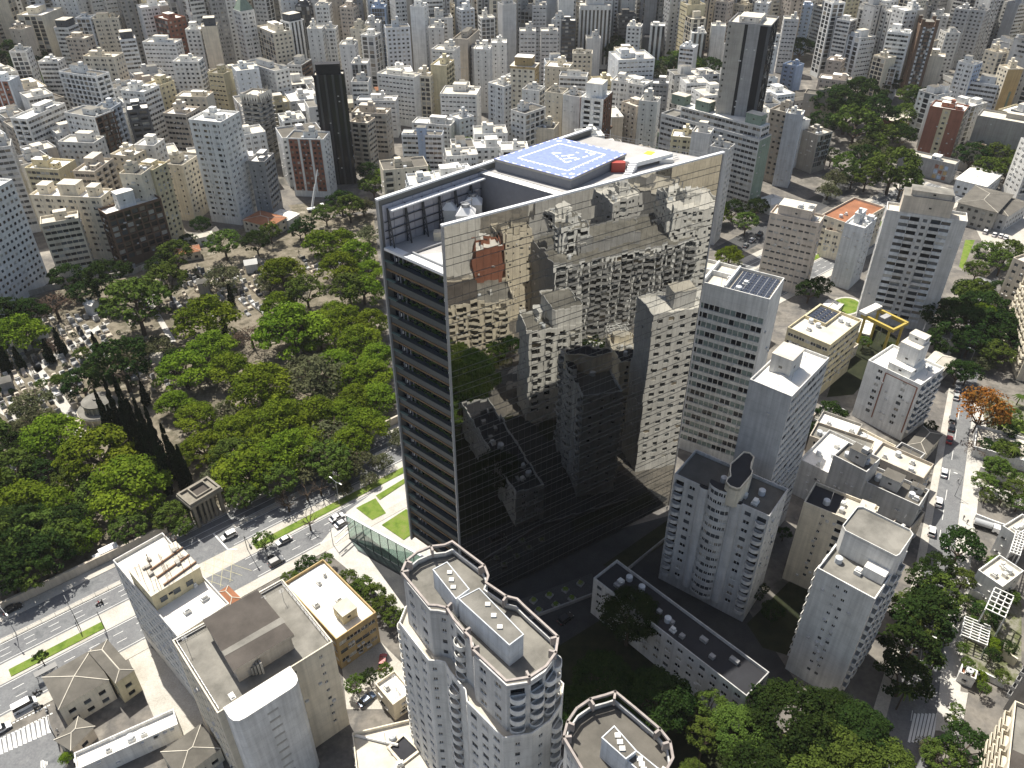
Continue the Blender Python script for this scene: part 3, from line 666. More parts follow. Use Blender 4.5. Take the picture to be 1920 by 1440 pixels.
    if opt.endswith('solar'):
        m = MB()
        for fx0, fx1, fy0, fy1 in ((.02, .98, .48, .5), (.02, .98, .72, .74), (.5, .52, .5, .98)): m.box(w_ * fx0, w_ * fx1, d * fy0, d * fy1, rz, h + .5)
        m.build('roof_wall', MAT['wall_ww'], b)
        for k in range(8):
            for j in range(5):
                m = MB(); x0, y0 = .8 + k * (w_ - 1.4) / 8, .8 + j * (d * .45 - 1) / 5; ww, dd = (w_ - 1.4) / 8 - .12, (d * .45 - 1) / 5 - .12
                i0 = len(m.v); m.box(x0, x0 + ww, y0, y0 + dd, rz + .35, rz + .42, 0); m.box(x0 - .03, x0 + ww + .03, y0 + dd / 2 - .02, y0 + dd / 2 + .02, rz + .2, rz + .435, 1); m.build('solar_panel', [MAT['solar'], MAT['rail_white']], b)
    if 'solar2' in opt:
        for k in range(6):
            for j in range(3):
                m = MB(); ww, dd = w_ * .065, d * .13; x0, y0 = w_ * (.5 + .075 * k), d * (.5 + .15 * j); m.box(x0, x0 + ww, y0, y0 + dd, rz + .6, rz + .68); m.build('solar_panel', MAT['solar'], b)
        m = MB(); pts = [(w_ * .48, d * .47), (w_ * .98, d * .47), (w_ * .98, d * .97), (w_ * .48, d * .97)]; m.ring(pts, .3, rz, rz + 1.1); m.build('panel_frame', MAT['wall_ye'], b)
    if 'tank' in opt:
        B('penthouse', .3, .36, .3, .48, 5.8, 'wall_lg', 'roof_cream')
        m = MB(); c = (w_ * .22, d * .5, h + .55)
        for p_, q_ in (((0.2, .2), (w_ - .2, .2)), ((w_ - .2, .2), (w_ - .2, d - .2)), ((w_ - .2, d - .2), (.2, d - .2)), ((.2, d - .2), (.2, .2))): m.poly([(*p_, rz + .15), (*q_, rz + .15), c])
        m.build('hipped_roof', MAT['roof_white'], b)
    if 'steps' in opt:
        B('penthouse', .1, .25, .62, .42, 2.6, 'wall_ww', 'roof_white'); B('penthouse', .3, .3, .45, .34, 9, 'wall_ww', 'roof_cream'); B('penthouse', .5, .33, .25, .28, 2.2, 'wall_ww', 'roof_cream', rz + 9)
        m = MB(); m.box(-.1, .02, d * .05, d * .62, h - 1.6, h - 1.35); m.box(-.1, .02, d * .03, d * .05, 3, h - 1.35); m.box(-.1, .02, d * .62, d * .64, 3, h - 1.35); m.build('red_trim', MAT['wall_rd'], b)
        m = MB(); m.tube((w_ * .8, d * .5, rz), (w_ * .8, d * .5, rz + 14), .07); m.tube((w_ * .8 - .7, d * .5, rz + 12), (w_ * .8 + .7, d * .5, rz + 12), .04); m.build('antenna', MAT['steel'], b)
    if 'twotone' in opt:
        m = MB(); m.box(.3, w_ - .3, d * .52, d - .3, rz, rz + .06); m.build('dark_roof_half', MAT['roof_dark'], b); B('penthouse', .2, .05, .6, .2, 2.5)  # one half of the roof overlaid with a darker sheet

# ---------------------------------------------------------------- the mirror glass tower
def mirror():
    m, nt, b = newmat('mirror_glass'); tc = N(nt, 'ShaderNodeTexCoord').outputs['Object']
    b.inputs['Base Color'].default_value = (.38, .378, .36, 1); b.inputs['Metallic'].default_value = 1; b.inputs['Roughness'].default_value = .012
    bp = N(nt, 'ShaderNodeBump'); bp.inputs['Strength'].default_value = 1; bp.inputs['Distance'].default_value = .016
    n = N(nt, 'ShaderNodeTexNoise'); n.inputs['Scale'].default_value = .30; n.inputs['Detail'].default_value = 1.2
    nt.links.new(vscale(nt, tc, (1, 1, .45)), n.inputs['Vector']); nt.links.new(n.outputs[0], bp.inputs['Height'])
    nt.links.new(bp.outputs[0], b.inputs['Normal']); MAT['mirror_glass'] = m
mirror()
plain('glass_side', (.012, .016, .024), .06, 0, .9); plain('band', (.045, .056, .066), .35, .1); plain('planting', (.03, .055, .018), .9, 0, .1, .3); plain('soffit', (.11, .065, .028), .6)
plain('coping', (.66, .67, .68), .45); plain('louvre', (.16, .24, .22), .4); plain('panel_lilac', (.34, .34, .38), .6); plaster('deck', (.42, .41, .40), .25, 0)
plaster('deck_white', (.80, .80, .78), .08, 0, .8); plain('pad_blue', (.20, .25, .58), .8, 0, .2, .14); plain('pad_white', (.82, .82, .82), .7)
plain('seam', (.10, .10, .095), .5); plain('wall_slate', (.17, .175, .195), .8)
FL, FR_, RR_, RL = (-12.0, 132.1), (44.4, 167.9), (17.5, 183.2), (-25.1, 143.5)
T = thing('mirror_tower', 'tall office tower clad in dark mirror glass with a blue helipad on its roof', 'tower', (FL[0], FL[1], 0))
ox, oy = FL
def tb(mb, name, mats, par=None, smooth=False):
    mb.v = [(x - ox, y - oy, z) for x, y, z in mb.v]; return mb.build(name, [MAT[k] for k in (mats if isinstance(mats, (list, tuple)) else [mats])], par or T, smooth=smooth)
def lerp(p, q, t): return (p[0] + (q[0] - p[0]) * t, p[1] + (q[1] - p[1]) * t)
def unit(p, q): L = hypot(q[0] - p[0], q[1] - p[1]); return ((q[0] - p[0]) / L, (q[1] - p[1]) / L), L
TOP = 103.8
def screen(P0, P1, zb, inner):
    (dx, dy), L = unit(P0, P1); nx, ny = dy, -dx
    if inner: nx, ny = -nx, -ny
    rr = random.Random(5); nc = int(L / 1.58); cw = L / nc
    zs = [zb]; k = 0
    while zs[-1] < TOP - 1.6: zs.append(zs[-1] + (1.35, 2.75)[k % 2]); k += 1
    zs[-1] = TOP
    g = MB(); bars = MB()
    def P(s, z, o): return (P0[0] + dx * s + nx * o, P0[1] + dy * s + ny * o, z)
    for i in range(nc):
        cx = rr.gauss(0, .0016)
        for j in range(len(zs) - 1):
            tx, tz = rr.gauss(0, .0022) + cx, rr.gauss(0, .002); s0, s1, z0, z1 = i * cw + .018, (i + 1) * cw - .018, zs[j] + .02, zs[j + 1] - .02
            ws, hz = (s1 - s0) / 2, (z1 - z0) / 2
            q = [P(s0, z0, .06 - ws * tx - hz * tz), P(s1, z0, .06 + ws * tx - hz * tz), P(s1, z1, .06 + ws * tx + hz * tz), P(s0, z1, .06 - ws * tx + hz * tz)]
            g.quad(*(q if not inner else q[::-1]))
    tb(g, 'mirror_glazing', 'mirror_glass')
    bk = MB(); bk.beam(P(0, zb, -.2), P(L, zb, -.2), .44, TOP - zb - .02); tb(bk, 'screen_backing', 'seam')
    for z in zs[1:-1]: bars.beam(P(0, z - .035, .085), P(L, z - .035, .085), .07, .07)
    tb(bars, 'glazing_bars', 'seam')
    for s in (-.2, L + .2): e = MB(); e.beam(P(s - .2, zb - .3, -.1), P(s + .2, zb - .3, -.1), .5, TOP - zb + .3); tb(e, 'edge_frame', 'steel')
    e = MB(); e.beam(P(-.4, TOP, -.1), P(L + .4, TOP, -.1), .75, .35); tb(e, 'coping', 'coping')
screen(FL, FR_, 1.6, False)
screen(RL, RR_, 14, True)
# body between the screens
ins = .55
A0, A1 = lerp(FL, RL, ins / 17.3), lerp(RL, FL, ins / 17.3)
(du, dv), LS = unit(RL, FL); snx, sny = dv, -du
def sd(t, o): return (RL[0] + du * t + snx * o, RL[1] + dv * t + sny * o)
body = [sd(LS - .5, -1.3), lerp(FR_, RR_, .03), lerp(RR_, FR_, .03), sd(.5, -1.3)]
b0 = MB(); b0.prism(body, 14.5, 94, 0, 1, True); tb(b0, 'office_floors', ['glass_side', 'deck'])
core = MB(); core.prism([lerp(lerp(FL, FR_, t), lerp(RL, RR_, t), s) for t, s in ((.12, .25), (.9, .25), (.9, .8), (.12, .8))], 0, 14.5); tb(core, 'core', 'wall_slate')
NF = 19; fhh = (94 - 15.5) / NF
rr = random.Random(9)
for k in range(NF + 1):
    z = 15.5 + k * fhh
    m = MB()
    if k < NF:
        m.prism([sd(.6, -1.2), sd(.6, -.05), sd(LS - .6, -.05), sd(LS - .6, -1.2)], z, z + 1.35)
        f = tb(m, 'floor_band', 'band')
    else:
        m.prism([sd(.6, -1.6), sd(.6, .1), sd(LS - .6, .1), sd(LS - .6, -1.6)], z - .3, z + .25); f = tb(m, 'floor_band', 'coping')
    m = MB(); m.prism([sd(.6, -1.2), sd(.6, 0.06), sd(LS - .6, 0.06), sd(LS - .6, -1.2)], z - .42, z - .02); tb(m, 'soffit', 'soffit', f)
    if k < NF:
        m = MB()
        for j in range(7):
            t = .75 + j * .36; m.beam((*sd(t, -.15), z + 1.78), (*sd(t, .5), z + 1.78), .2, .07)
        tb(m, 'louvre', 'louvre', f)
        if k > 3:
            m = MB()
            for j in range(46):
                c_ = sd(rr.uniform(LS * .22, LS - 1.4), rr.uniform(-1.15, -.75)); e_ = rr.uniform(.2, .5); zz = z + 1.3 + rr.random() * (1.5 if k > 12 else .7); m.poly([(c_[0] - e_, c_[1] + e_ * .6, zz), (c_[0] + e_, c_[1] - e_ * .6, zz + .1), (c_[0] + rr.uniform(-.2, .2), c_[1] - .2, zz + e_ * 1.6)])
            tb(m, 'planting', 'planting', f)
        for t in (.16, .9):
            m = MB(); m.beam((*sd(LS * t, -1.0), z + 1.75), (*sd(LS * t, -.9), z + 1.75), .18, .7); tb(m, 'lamp', 'frame_white', f)
for t in (2.2, 3.4, 4.6, LS - 1.2):
    m = MB(); m.beam((*sd(t - .12, -1.1), 14.5), (*sd(t + .12, -1.1), 14.5), .35, 79); tb(m, 'fin', 'wall_slate')
for t in (.25, .75):
    for s in (.08, .5):
        m = MB(); q = lerp(lerp(FL, FR_, s), lerp(RL, RR_, s), t); m.tube((*q, 0), (*q, 14.5), .7, 10); tb(m, 'column', 'wall_lg')
# inside of the rear screen: panels, trusses, shelf
(ru, rv), LR = unit(RL, RR_); rnx, rny = rv, -ru
def rs(t, o): return (RL[0] + ru * t + rnx * o, RL[1] + rv * t + rny * o)
for k in range(11):
    m = MB(); m.beam((*rs(.5 + k * 2.4, .55), 94.1), (*rs(2.8 + k * 2.4, .55), 94.1), .2, 8.6); tb(m, 'inner_panel', 'panel_lilac')
m = MB(); m.beam((*rs(1.5, 1.5), 101.6), (*rs(28, 1.5), 101.6), 1.3, .3); tb(m, 'shelf', 'coping')
for z in (96, 97.6, 99.4):
    m = MB(); m.tube((*rs(.5, .9), z), (*rs(27, .9), z), .12); tb(m, 'truss_rail', 'steel_dark')
for k in range(7):
    t = 1.4 + k * 4.1; m = MB(); a_, b_, c_ = rs(t, .9), rs(t, 2.2), rs(t + .5, 2.2)
    m.tube((*a_, 94), (*a_, 102), .16); m.tube((*b_, 94), (*rs(t, 1.2), 101.5), .16)
    for j in range(8): m.tube((*lerp(a_, b_, .05 if j % 2 else .9 - j * .08), 94.2 + j * .95), (*lerp(a_, b_, .8 - j * .08 if j % 2 else .05), 95.15 + j * .95), .08, 4)
    tb(m, 'truss_post', 'steel_dark')
def rail(m, p, q, z, h=1.05, n=14):
    for t in range(n + 1): a_ = lerp(p, q, t / n); m.tube((*a_, z), (*a_, z + h), .035, 4)
    for hh in (h, h * .5): m.tube((*p, z + hh), (*q, z + hh), .035, 4)
# white deck strip, low walls on the open roof
m = MB(); m.prism([sd(LS * .38, -.6), sd(LS * .97, -.6), (lerp(FL, FR_, .2)[0] - .4, lerp(FL, FR_, .2)[1] + .9), (lerp(FL, FR_, .2)[0] - 5.6, lerp(FL, FR_, .2)[1] + 3.6)], 94.02, 94.12); tb(m, 'roof_deck', 'deck_white')
m = MB(); m.beam((*sd(LS * .36, -1.9), 94.1), (*sd(LS * .98, -1.9), 94.1), .35, .5); m.beam((*lerp(RL, FL, .35), 94.1), (*lerp(lerp(RL, RR_, .2), lerp(FL, FR_, .2), .35), 94.1), .2, .35); tb(m, 'kerb', 'steel')
# podium block that carries the helipad
pod = [(10.4, 147.3), (42.3, 167.5), (17.8, 182.4), (-6.9, 160.2)]
m = MB(); m.prism(pod, 94, 102.6, 0, 1); tb(m, 'podium', ['wall_slate', 'deck'])
def inset_strip(k, wd, name):
    a_, b_ = pod[k], pod[(k + 1) % 4]; (ex_, ey_), L = unit(a_, b_); m = MB(); m.prism([a_, b_, (b_[0] - ey_ * wd, b_[1] + ex_ * wd), (a_[0] - ey_ * wd, a_[1] + ex_ * wd)], 102.6, 102.66); tb(m, name, 'deck_white')
inset_strip(3, 1.7, 'walkway'); inset_strip(0, 1.4, 'walkway')
rs_ = random.Random(8)
for k in range(14):
    c = lerp(lerp(pod[0], pod[1], rs_.uniform(.45, .95)), lerp(pod[3], pod[2], rs_.uniform(.45, .95)), rs_.uniform(.1, .85))
    if 3 < c[0] < 27 and c[1] < 176: continue
    m = MB(); s_, h_ = rs_.uniform(.5, 1.6), rs_.uniform(.5, 1.6); m.box(c[0] - s_, c[0] + s_, c[1] - s_ * .6, c[1] + s_ * .6, 102.6, 102.6 + h_); m.tube((c[0], c[1], 103), (c[0] + 3, c[1] + 2, 103), .12, 6); tb(m, 'duct', rs_.choice(['steel', 'chiller', 'wall_slate']))
m = MB(); rail(m, lerp(pod[0], pod[1], .4), lerp(pod[0], pod[1], .99), 102.66, n=20); rail(m, pod[1], lerp(pod[1], pod[2], .9), 102.6, n=16); tb(m, 'railing', 'steel')
m = MB()
rail(m, pod[0], pod[3], 102.6); rail(m, lerp(pod[0], pod[1], .02), lerp(pod[0], pod[1], .97), 102.6, n=22); tb(m, 'railing', 'steel')
H = [(-3.7, 161.7), (11.4, 150.9), (23.7, 164.7), (10.1, 174.4)]
def hp(u, v): return lerp(lerp(H[0], H[1], u), lerp(H[3], H[2], u), v)
HZ = 105.0
m = MB(); m.prism(offset(H, .15), 102.6, HZ - .45, 0); m.prism(H, HZ - .5, HZ, 1, 2); pad = tb(m, 'helipad', ['wall_slate', 'wall_con', 'pad_blue'])
def mark(strokes, wd, name='pad_marking'):
    m = MB()
    for u0, v0, u1, v1 in strokes:
        p, q = hp(u0, v0), hp(u1, v1); (ax, ay), L = unit(p, q); bx, by = -ay * wd / 2, ax * wd / 2
        m.quad((p[0] - bx, p[1] - by, HZ + .01), (q[0] - bx, q[1] - by, HZ + .01), (q[0] + bx, q[1] + by, HZ + .01), (p[0] + bx, p[1] + by, HZ + .01))
    return tb(m, name, 'pad_white', pad)
a_, b_ = .17, .83
mark([(a_, a_, b_, a_), (b_, a_, b_, b_), (b_, b_, a_, b_), (a_, b_, a_, a_)], .32)
mark([(a_ + .08 * k, a_ - .03, a_ + .08 * k, a_) for k in range(1, 8)] + [(b_, a_ + .08 * k, b_ + .03, a_ + .08 * k) for k in range(1, 8)], .22)
e = .015; mark([s for k in range(9) for s in ((e + k * .11, e, e + k * .11 + .06, e), (1 - e, e + k * .11, 1 - e, e + k * .11 + .06), (e + k * .11, 1 - e, e + k * .11 + .06, 1 - e), (e, e + k * .11, e, e + k * .11 + .06))], .22)
tri = [(.33, .53), (.66, .36), (.72, .80)]
mark([(*lerp(tri[i], tri[(i + 1) % 3], t), *lerp(tri[i], tri[(i + 1) % 3], t + .17)) for i in range(3) for t in ((0, .28, .55, .8) if i != 2 else (0, .8))], .42)
mark([(.48, .50, .56, .62), (.56, .44, .64, .56), (.52, .56, .60, .50)], .36, 'pad_letter')
mark([(.52, .70, .56, .70), (.60, .76, .62, .78), (.90, .10, .94, .14), (.94, .10, .90, .14), (.84, .06, .87, .09), (.08, .88, .12, .92), (.2, .93, .25, .93)], .42)
# access deck with the lime square, red box, stairs, cooling units
pl = [at(1166, 303, 104)[:2], at(1196, 306, 104)[:2], at(1262, 289, 104)[:2], at(1236, 283, 104)[:2], at(1207, 292, 104)[:2]]
m = MB(); m.prism(pl, 103.3, 104.2); ad = tb(m, 'access_deck', 'deck_white')
m = MB(); m.quad(*[(*at(px_, py_, 104.2)[:2], 104.215) for px_, py_ in ((1206, 289), (1221, 291.5), (1230, 285), (1214, 283))]); tb(m, 'lime_square', 'lime_paint', ad)
c = at(1158, 321, 102.6); m = MB(); m.box(c[0] - 1.4, c[0] + 1.4, c[1] - .7, c[1] + .7, 102.6, 104.6); tb(m, 'red_cabinet', 'red_paint')
m = MB(); p, q = at(1175, 330, 102.6), at(1188, 306, 104)
for k in range(7): c = lerp(p, q, k / 6); m.box(c[0] - .8, c[0] + .8, c[1] - .2, c[1] + .25, 102.6, 102.7 + k * .24)
tb(m, 'stairs', 'pad_white')
for px_, py_ in ((838, 383), (861, 366), (886, 373), (873, 393)):
    c = at(px_ * 1.0 + 0, py_, 98.2); m = MB(); m.box(c[0] - 1.9, c[0] + 1.9, c[1] - 1.7, c[1] + 1.7, 94, 97.6); u = tb(m, 'cooling_unit', 'chiller')
    m = MB(); i0 = 4; t_ = [(c[0] - 2, c[1] - 1.8), (c[0] + 2, c[1] - 1.8), (c[0] + 2, c[1] + 1.8), (c[0] - 2, c[1] + 1.8)]; s_ = [(c[0] + (x - c[0]) * .4, c[1] + (y - c[1]) * .4) for x, y in t_]
    for k in range(4): m.quad((*t_[k], 97.6), (*t_[(k + 1) % 4], 97.6), (*s_[(k + 1) % 4], 98.9), (*s_[k], 98.9))
    tb(m, 'hood', 'pad_white', u)
    m = MB(); m.cyl(c[0], c[1], 98.9, 99.5, .85, 12); m.tube((c[0] - 1, c[1], 99.6), (c[0] + 1.4, c[1] + .8, 100), .15); m.tube((c[0] + 1.2, c[1] + .6, 98), (c[0] + 1.2, c[1] + .6, 100.4), .1); tb(m, 'fan', 'steel', u)
c = at(825, 440, 95); m = MB(); m.box(c[0] - 1.2, c[0] + 1.2, c[1] - .8, c[1] + .8, 94, 95.8); tb(m, 'plant_box', 'wall_c')
# ---------------------------------------------------------------- ground, avenue, streets
def ground_mat(name, cols, scale, rough=.95, detail=6):
    m, nt, b = newmat(name); g = N(nt, 'ShaderNodeNewGeometry').outputs['Position']
    f = noise(nt, g, scale, detail); cr = N(nt, 'ShaderNodeValToRGB'); e = cr.color_ramp.elements
    e[0].position, e[0].color = .32, (*cols[0], 1); e[1].position, e[1].color = .68, (*cols[-1], 1)
    for i, c in enumerate(cols[1:-1]): x = e.new(.32 + .36 * (i + 1) / (len(cols) - 1)); x.color = (*c, 1)
    nt.links.new(f, cr.inputs[0]); c = N(nt, 'ShaderNodeMix', data_type='RGBA', blend_type='MULTIPLY'); c.inputs[0].default_value = 1
    f2 = ramp(nt, noise(nt, g, scale * 14, 3), .3, .7, .82, 1.1); q = N(nt, 'ShaderNodeCombineColor')
    for i in range(3): nt.links.new(f2, q.inputs[i])
    nt.links.new(cr.outputs[0], c.inputs[6]); nt.links.new(q.outputs[0], c.inputs[7]); nt.links.new(c.outputs[2], b.inputs['Base Color'])
    b.inputs['Roughness'].default_value = rough; b.inputs['Specular IOR Level'].default_value = .2; MAT[name] = m; return m
ground_mat('ground', [(.07, .068, .062), (.19, .175, .155), (.11, .105, .10), (.27, .25, .22)], .06)
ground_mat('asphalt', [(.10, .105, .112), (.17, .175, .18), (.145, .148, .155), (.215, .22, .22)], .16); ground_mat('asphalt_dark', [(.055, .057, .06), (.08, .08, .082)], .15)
ground_mat('concrete_path', [(.36, .34, .30), (.48, .46, .42)], .2); ground_mat('paving', [(.40, .39, .36), (.50, .48, .45)], .3)
ground_mat('cemetery_soil', [(.06, .052, .036), (.20, .175, .135), (.10, .09, .064), (.30, .27, .22)], .12)
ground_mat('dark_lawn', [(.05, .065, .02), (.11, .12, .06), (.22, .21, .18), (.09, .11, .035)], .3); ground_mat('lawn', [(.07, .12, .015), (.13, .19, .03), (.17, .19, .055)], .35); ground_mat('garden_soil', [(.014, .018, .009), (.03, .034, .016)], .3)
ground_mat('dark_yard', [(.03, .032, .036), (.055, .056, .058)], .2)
plaster('road_paint', (.70, .70, .68), .2, 0); plain('road_yellow', (.40, .37, .22), .8)
AO = (-89.1, 123.7); AD = (sin(R(50)), cos(R(50))); AN = (AD[1], -AD[0])
def AV(s, o): return (AO[0] + AD[0] * s + AN[0] * o, AO[1] + AD[1] * s + AN[1] * o)
def flat(name, pts, z, mat, kerb=0):
    m = MB()
    if kerb: m.prism([p[:2] for p in pts], z - kerb - .02, z, 0)
    else: m.poly([(p[0], p[1], z) for p in pts])
    return struct(name, m, MAT[mat])
def strip(name, s0, s1, o0, o1, z, mat, kerb=0): return flat(name, [AV(s0, o1), AV(s1, o1), AV(s1, o0), AV(s0, o0)], z, mat, kerb)
def ccw(p):
    a = sum(p[k - 1][0] * p[k][1] - p[k][0] * p[k - 1][1] for k in range(len(p))); return p if a > 0 else p[::-1]
def pxflat(name, pts, z, mat, kerb=0): return flat(name, ccw([at(x, y, 0) for x, y in pts]), z, mat, kerb)
m = MB(); m.poly([(-4000, -1500, 0), (4000, -1500, 0), (4000, 6000, 0), (-4000, 6000, 0)]); struct('ground', m, MAT['ground'])
strip('avenue', -190, 420, -27.2, .6, .02, 'asphalt')
strip('pavement', -190, 420, .6, 3.6, .14, 'concrete_path', .12); strip('pavement', -190, 420, -30.2, -27.2, .14, 'concrete_path', .12)
strip('traffic_island', -190, 2, -21.8, -20.4, .16, 'concrete_path', .12); strip('traffic_island', 33, 420, -21.8, -20.4, .16, 'concrete_path', .12)
strip('avenue_verge', -190, 420, -14.0, -8.2, .03, 'concrete_path')
for a_, b_ in ((-190, -38), (-27, -6), (34, 130), (150, 400)): strip('lawn', a_, b_, -11.4, -9.0, .17, 'lawn', .12)
def lines(o, s0, s1, w_=.16, dash=None, mat='road_paint', z=.045):
    m = MB(); s = s0
    while s < s1:
        e = min(s1, s + (dash[0] if dash else s1 - s0)); p = [AV(s, o + w_ / 2), AV(e, o + w_ / 2), AV(e, o - w_ / 2), AV(s, o - w_ / 2)]
        m.poly([(x, y, z) for x, y in p]); s = e + (dash[1] if dash else 1)
    return struct('road_marking', m, MAT[mat])
for o in (-20.1, -14.6, -7.7, -.1): lines(o, -190, 5); lines(o, 30, 420)
for o in (-18.2, -16.4, -5.3, -2.7): lines(o, -190, 5, .14, (2.4, 3.2)); lines(o, 30, 420, .14, (2.4, 3.2))
for o in (-26.8, -24.4, -22.2): lines(o, 8, 420, .16)
m = MB()
for k in range(7):
    for s_ in (1, -1):
        p, q = AV(8 + k * 2.6, -14 if s_ > 0 else -3), AV(8 + k * 2.6 + 6, -3 if s_ > 0 else -14); m.beam((*p, .047), (*q, .047), .1, .001)
struct('road_marking', m, MAT['road_yellow'])
p = [at(x, y) for x, y in ((436, 996), (445, 1030), (427, 1030), (400, 1000))]; m = MB()
for k in range(2): m.beam((*p[k + 1][:2], .05), (*p[k + 2][:2], .05), .45, .001)
struct('road_marking', m, MAT['road_paint'])
# cross street, zebra and the painted 40 in the lower left corner
pxflat('street', [(-60, 1405), (90, 1345), (140, 1480), (-60, 1560)], .03, 'asphalt')
m = MB(); cz = lambda x, y: at(x / 9.6, 1240 + y / 9.6)
for k in range(13):
    x, y = 850 - 86 * k, 1010 + 41 * k; m.poly([(*cz(a, b)[:2], .05) for a, b in ((x, y + 290 - 3 * k), (x + 70, y + 275 - 3 * k), (x + 18, y - 12), (x - 34, y))][::1])
for k in range(14):
    for dx, dy in ((0, 0), (-45, -150)):
        x, y = 925 - 70 * k + dx, 935 + 34.5 * k + dy + 10; m.poly([(*cz(a, b)[:2], .05) for a, b in ((x - 22, y + 22), (x + 26, y), (x + 18, y - 20), (x - 30, y + 2))])
struct('road_marking', m, MAT['road_paint'])
m = MB()
for strokes, x0 in (([(0, 1, 0, .45), (0, .45, .6, .45), (.6, 1, .6, 0)], 0), ([(0, 0, 0, 1), (0, 1, .6, 1), (.6, 1, .6, 0), (.6, 0, 0, 0)], 1.0)):
    for a, b, c, d in strokes:
        f = lambda u, v: (*at(88 - (u + x0) * 6.5, 1441 - v * 13 - (u + x0) * 1.2)[:2], .05)
        m.beam(f(a, b), f(c, d), .28, .001)
struct('road_marking', m, MAT['road_paint'])
# street on the right
pxflat('street', [(1560, 1640), (1730, 1640), (1753, 1370), (1781, 1100), (1829, 730), (1860, 570), (1905, 380), (1885, 375), (1822, 560), (1790, 730), (1728, 1093), (1655, 1370)], .02, 'asphalt')
pxflat('pavement', [(1753, 1370), (1795, 1370), (1815, 1100), (1850, 800), (1829, 730), (1781, 1100)], .14, 'paving', .12)
pxflat('pavement', [(1655, 1370), (1728, 1093), (1790, 730), (1779, 728), (1711, 1090), (1625, 1370)], .14, 'concrete_path', .12)
m = MB()
for k in range(17):
    t = k / 17; a, b = at(1800 + 5 - 100 * t, 730 + 640 * t), at(1800 + 5 - 100 * (t + .03), 730 + 640 * (t + .03)); m.beam((*a[:2], .045), (*b[:2], .045), .15, .001)
for k in range(7):
    a, b = at(1716 + k * 7, 1338), at(1704 + k * 7, 1392); m.beam((*a[:2], .045), (*b[:2], .045), .5, .001)
struct('road_marking', m, MAT['road_paint'])
m = MB()
for k in range(9): a, b = at(1822 + k * 4.2, 593), at(1818 + k * 4.2, 603); m.beam((*a[:2], .05), (*b[:2], .05), .5, .001)
struct('road_marking', m, MAT['road_paint'])
# plaza, lawns and ramp at the foot of the tower
pxflat('plaza', [(600, 1020), (650, 960), (760, 880), (800, 860), (820, 1060), (760, 1085)], .06, 'paving')
pxflat('lawn', [(668, 953), (704, 935), (724, 963), (698, 976)], .22, 'lawn', .12); pxflat('lawn', [(716, 985), (762, 955), (790, 990), (757, 1013)], .22, 'lawn', .12)
pxflat('lawn', [(705, 930), (760, 897), (760, 906), (712, 938)], .22, 'lawn', .12)
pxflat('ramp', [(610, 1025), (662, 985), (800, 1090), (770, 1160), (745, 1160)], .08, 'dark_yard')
pxflat('plaza', [(606, 1030), (640, 1000), (680, 1030), (760, 1140), (752, 1150)], .10, 'paving')
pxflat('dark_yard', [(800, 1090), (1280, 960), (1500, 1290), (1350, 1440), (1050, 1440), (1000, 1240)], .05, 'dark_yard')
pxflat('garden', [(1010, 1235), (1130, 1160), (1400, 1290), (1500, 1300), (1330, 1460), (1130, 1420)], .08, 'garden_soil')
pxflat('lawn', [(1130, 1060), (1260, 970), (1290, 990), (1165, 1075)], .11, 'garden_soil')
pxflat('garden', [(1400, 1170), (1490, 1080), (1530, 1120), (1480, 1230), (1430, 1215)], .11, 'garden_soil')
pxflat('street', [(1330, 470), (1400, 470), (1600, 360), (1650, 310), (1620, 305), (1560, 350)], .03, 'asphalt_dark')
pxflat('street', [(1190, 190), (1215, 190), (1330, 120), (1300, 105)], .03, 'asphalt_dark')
pxflat('yard', [(1830, 430), (1920, 400), (1990, 420), (1990, 450), (1850, 470)], .03, 'concrete_path')
pxflat('lawn', [(1810, 450), (1828, 450), (1805, 505), (1798, 500)], .05, 'lawn')
el = [(1586 + 27 * cos(2 * pi * k / 20), 574 + 15 * sin(2 * pi * k / 20)) for k in range(20)]
pxflat('path', [(1586 + (x - 1586) * 1.13, 574 + (y - 574) * 1.16) for x, y in el], .06, 'paving'); pxflat('lawn', el, .12, 'lawn')
# cemetery ground and paths
pxflat('cemetery_ground', [(-200, 1238), (0, 1146), (345, 984), (745, 795), (700, 400), (480, 420), (330, 470), (60, 560), (-200, 640)], .04, 'cemetery_soil')
for pts in ([(45, 690), (75, 685), (170, 800), (150, 812)], [(60, 690), (200, 600), (206, 606), (70, 700)], [(150, 790), (128, 800), (150, 830), (200, 815), (245, 790), (230, 765), (180, 750)],
            [(250, 520), (258, 518), (330, 640), (318, 642)], [(0, 760), (120, 830), (110, 838), (0, 775)]): pxflat('path', pts, .07, 'paving')
def wall_run(name, label, pts, h, th, mat, cap=None, cat='wall'):
    m = MB()
    for k in range(len(pts) - 1): m.beam((*pts[k], 0), (*pts[k + 1], 0), th, h)
    o = m.build(name, MAT[mat])
    tag(o, label, cat)
    if cap:
        m = MB()
        for k in range(len(pts) - 1): m.beam((*pts[k], h), (*pts[k + 1], h), th + .2, .12)
        m.build('coping', MAT[cap], o)
    return o
wall_run('cemetery_wall', 'long tan cemetery wall along the avenue west of the gate', [AV(-190, -30.6), AV(18, -30.6)], 2.8, .45, 'wall_be', 'wall_be')
wall_run('cemetery_wall', 'long tan cemetery wall along the avenue east of the gate', [AV(36, -30.6), AV(180, -30.6)], 2.8, .45, 'wall_be', 'wall_be')
wall_run('cemetery_wall', 'back wall of the cemetery below the apartment towers', [at(-60, 590)[:2], at(90, 545)[:2], at(250, 515)[:2], at(345, 470)[:2]], 2.4, .4, 'wall_con')

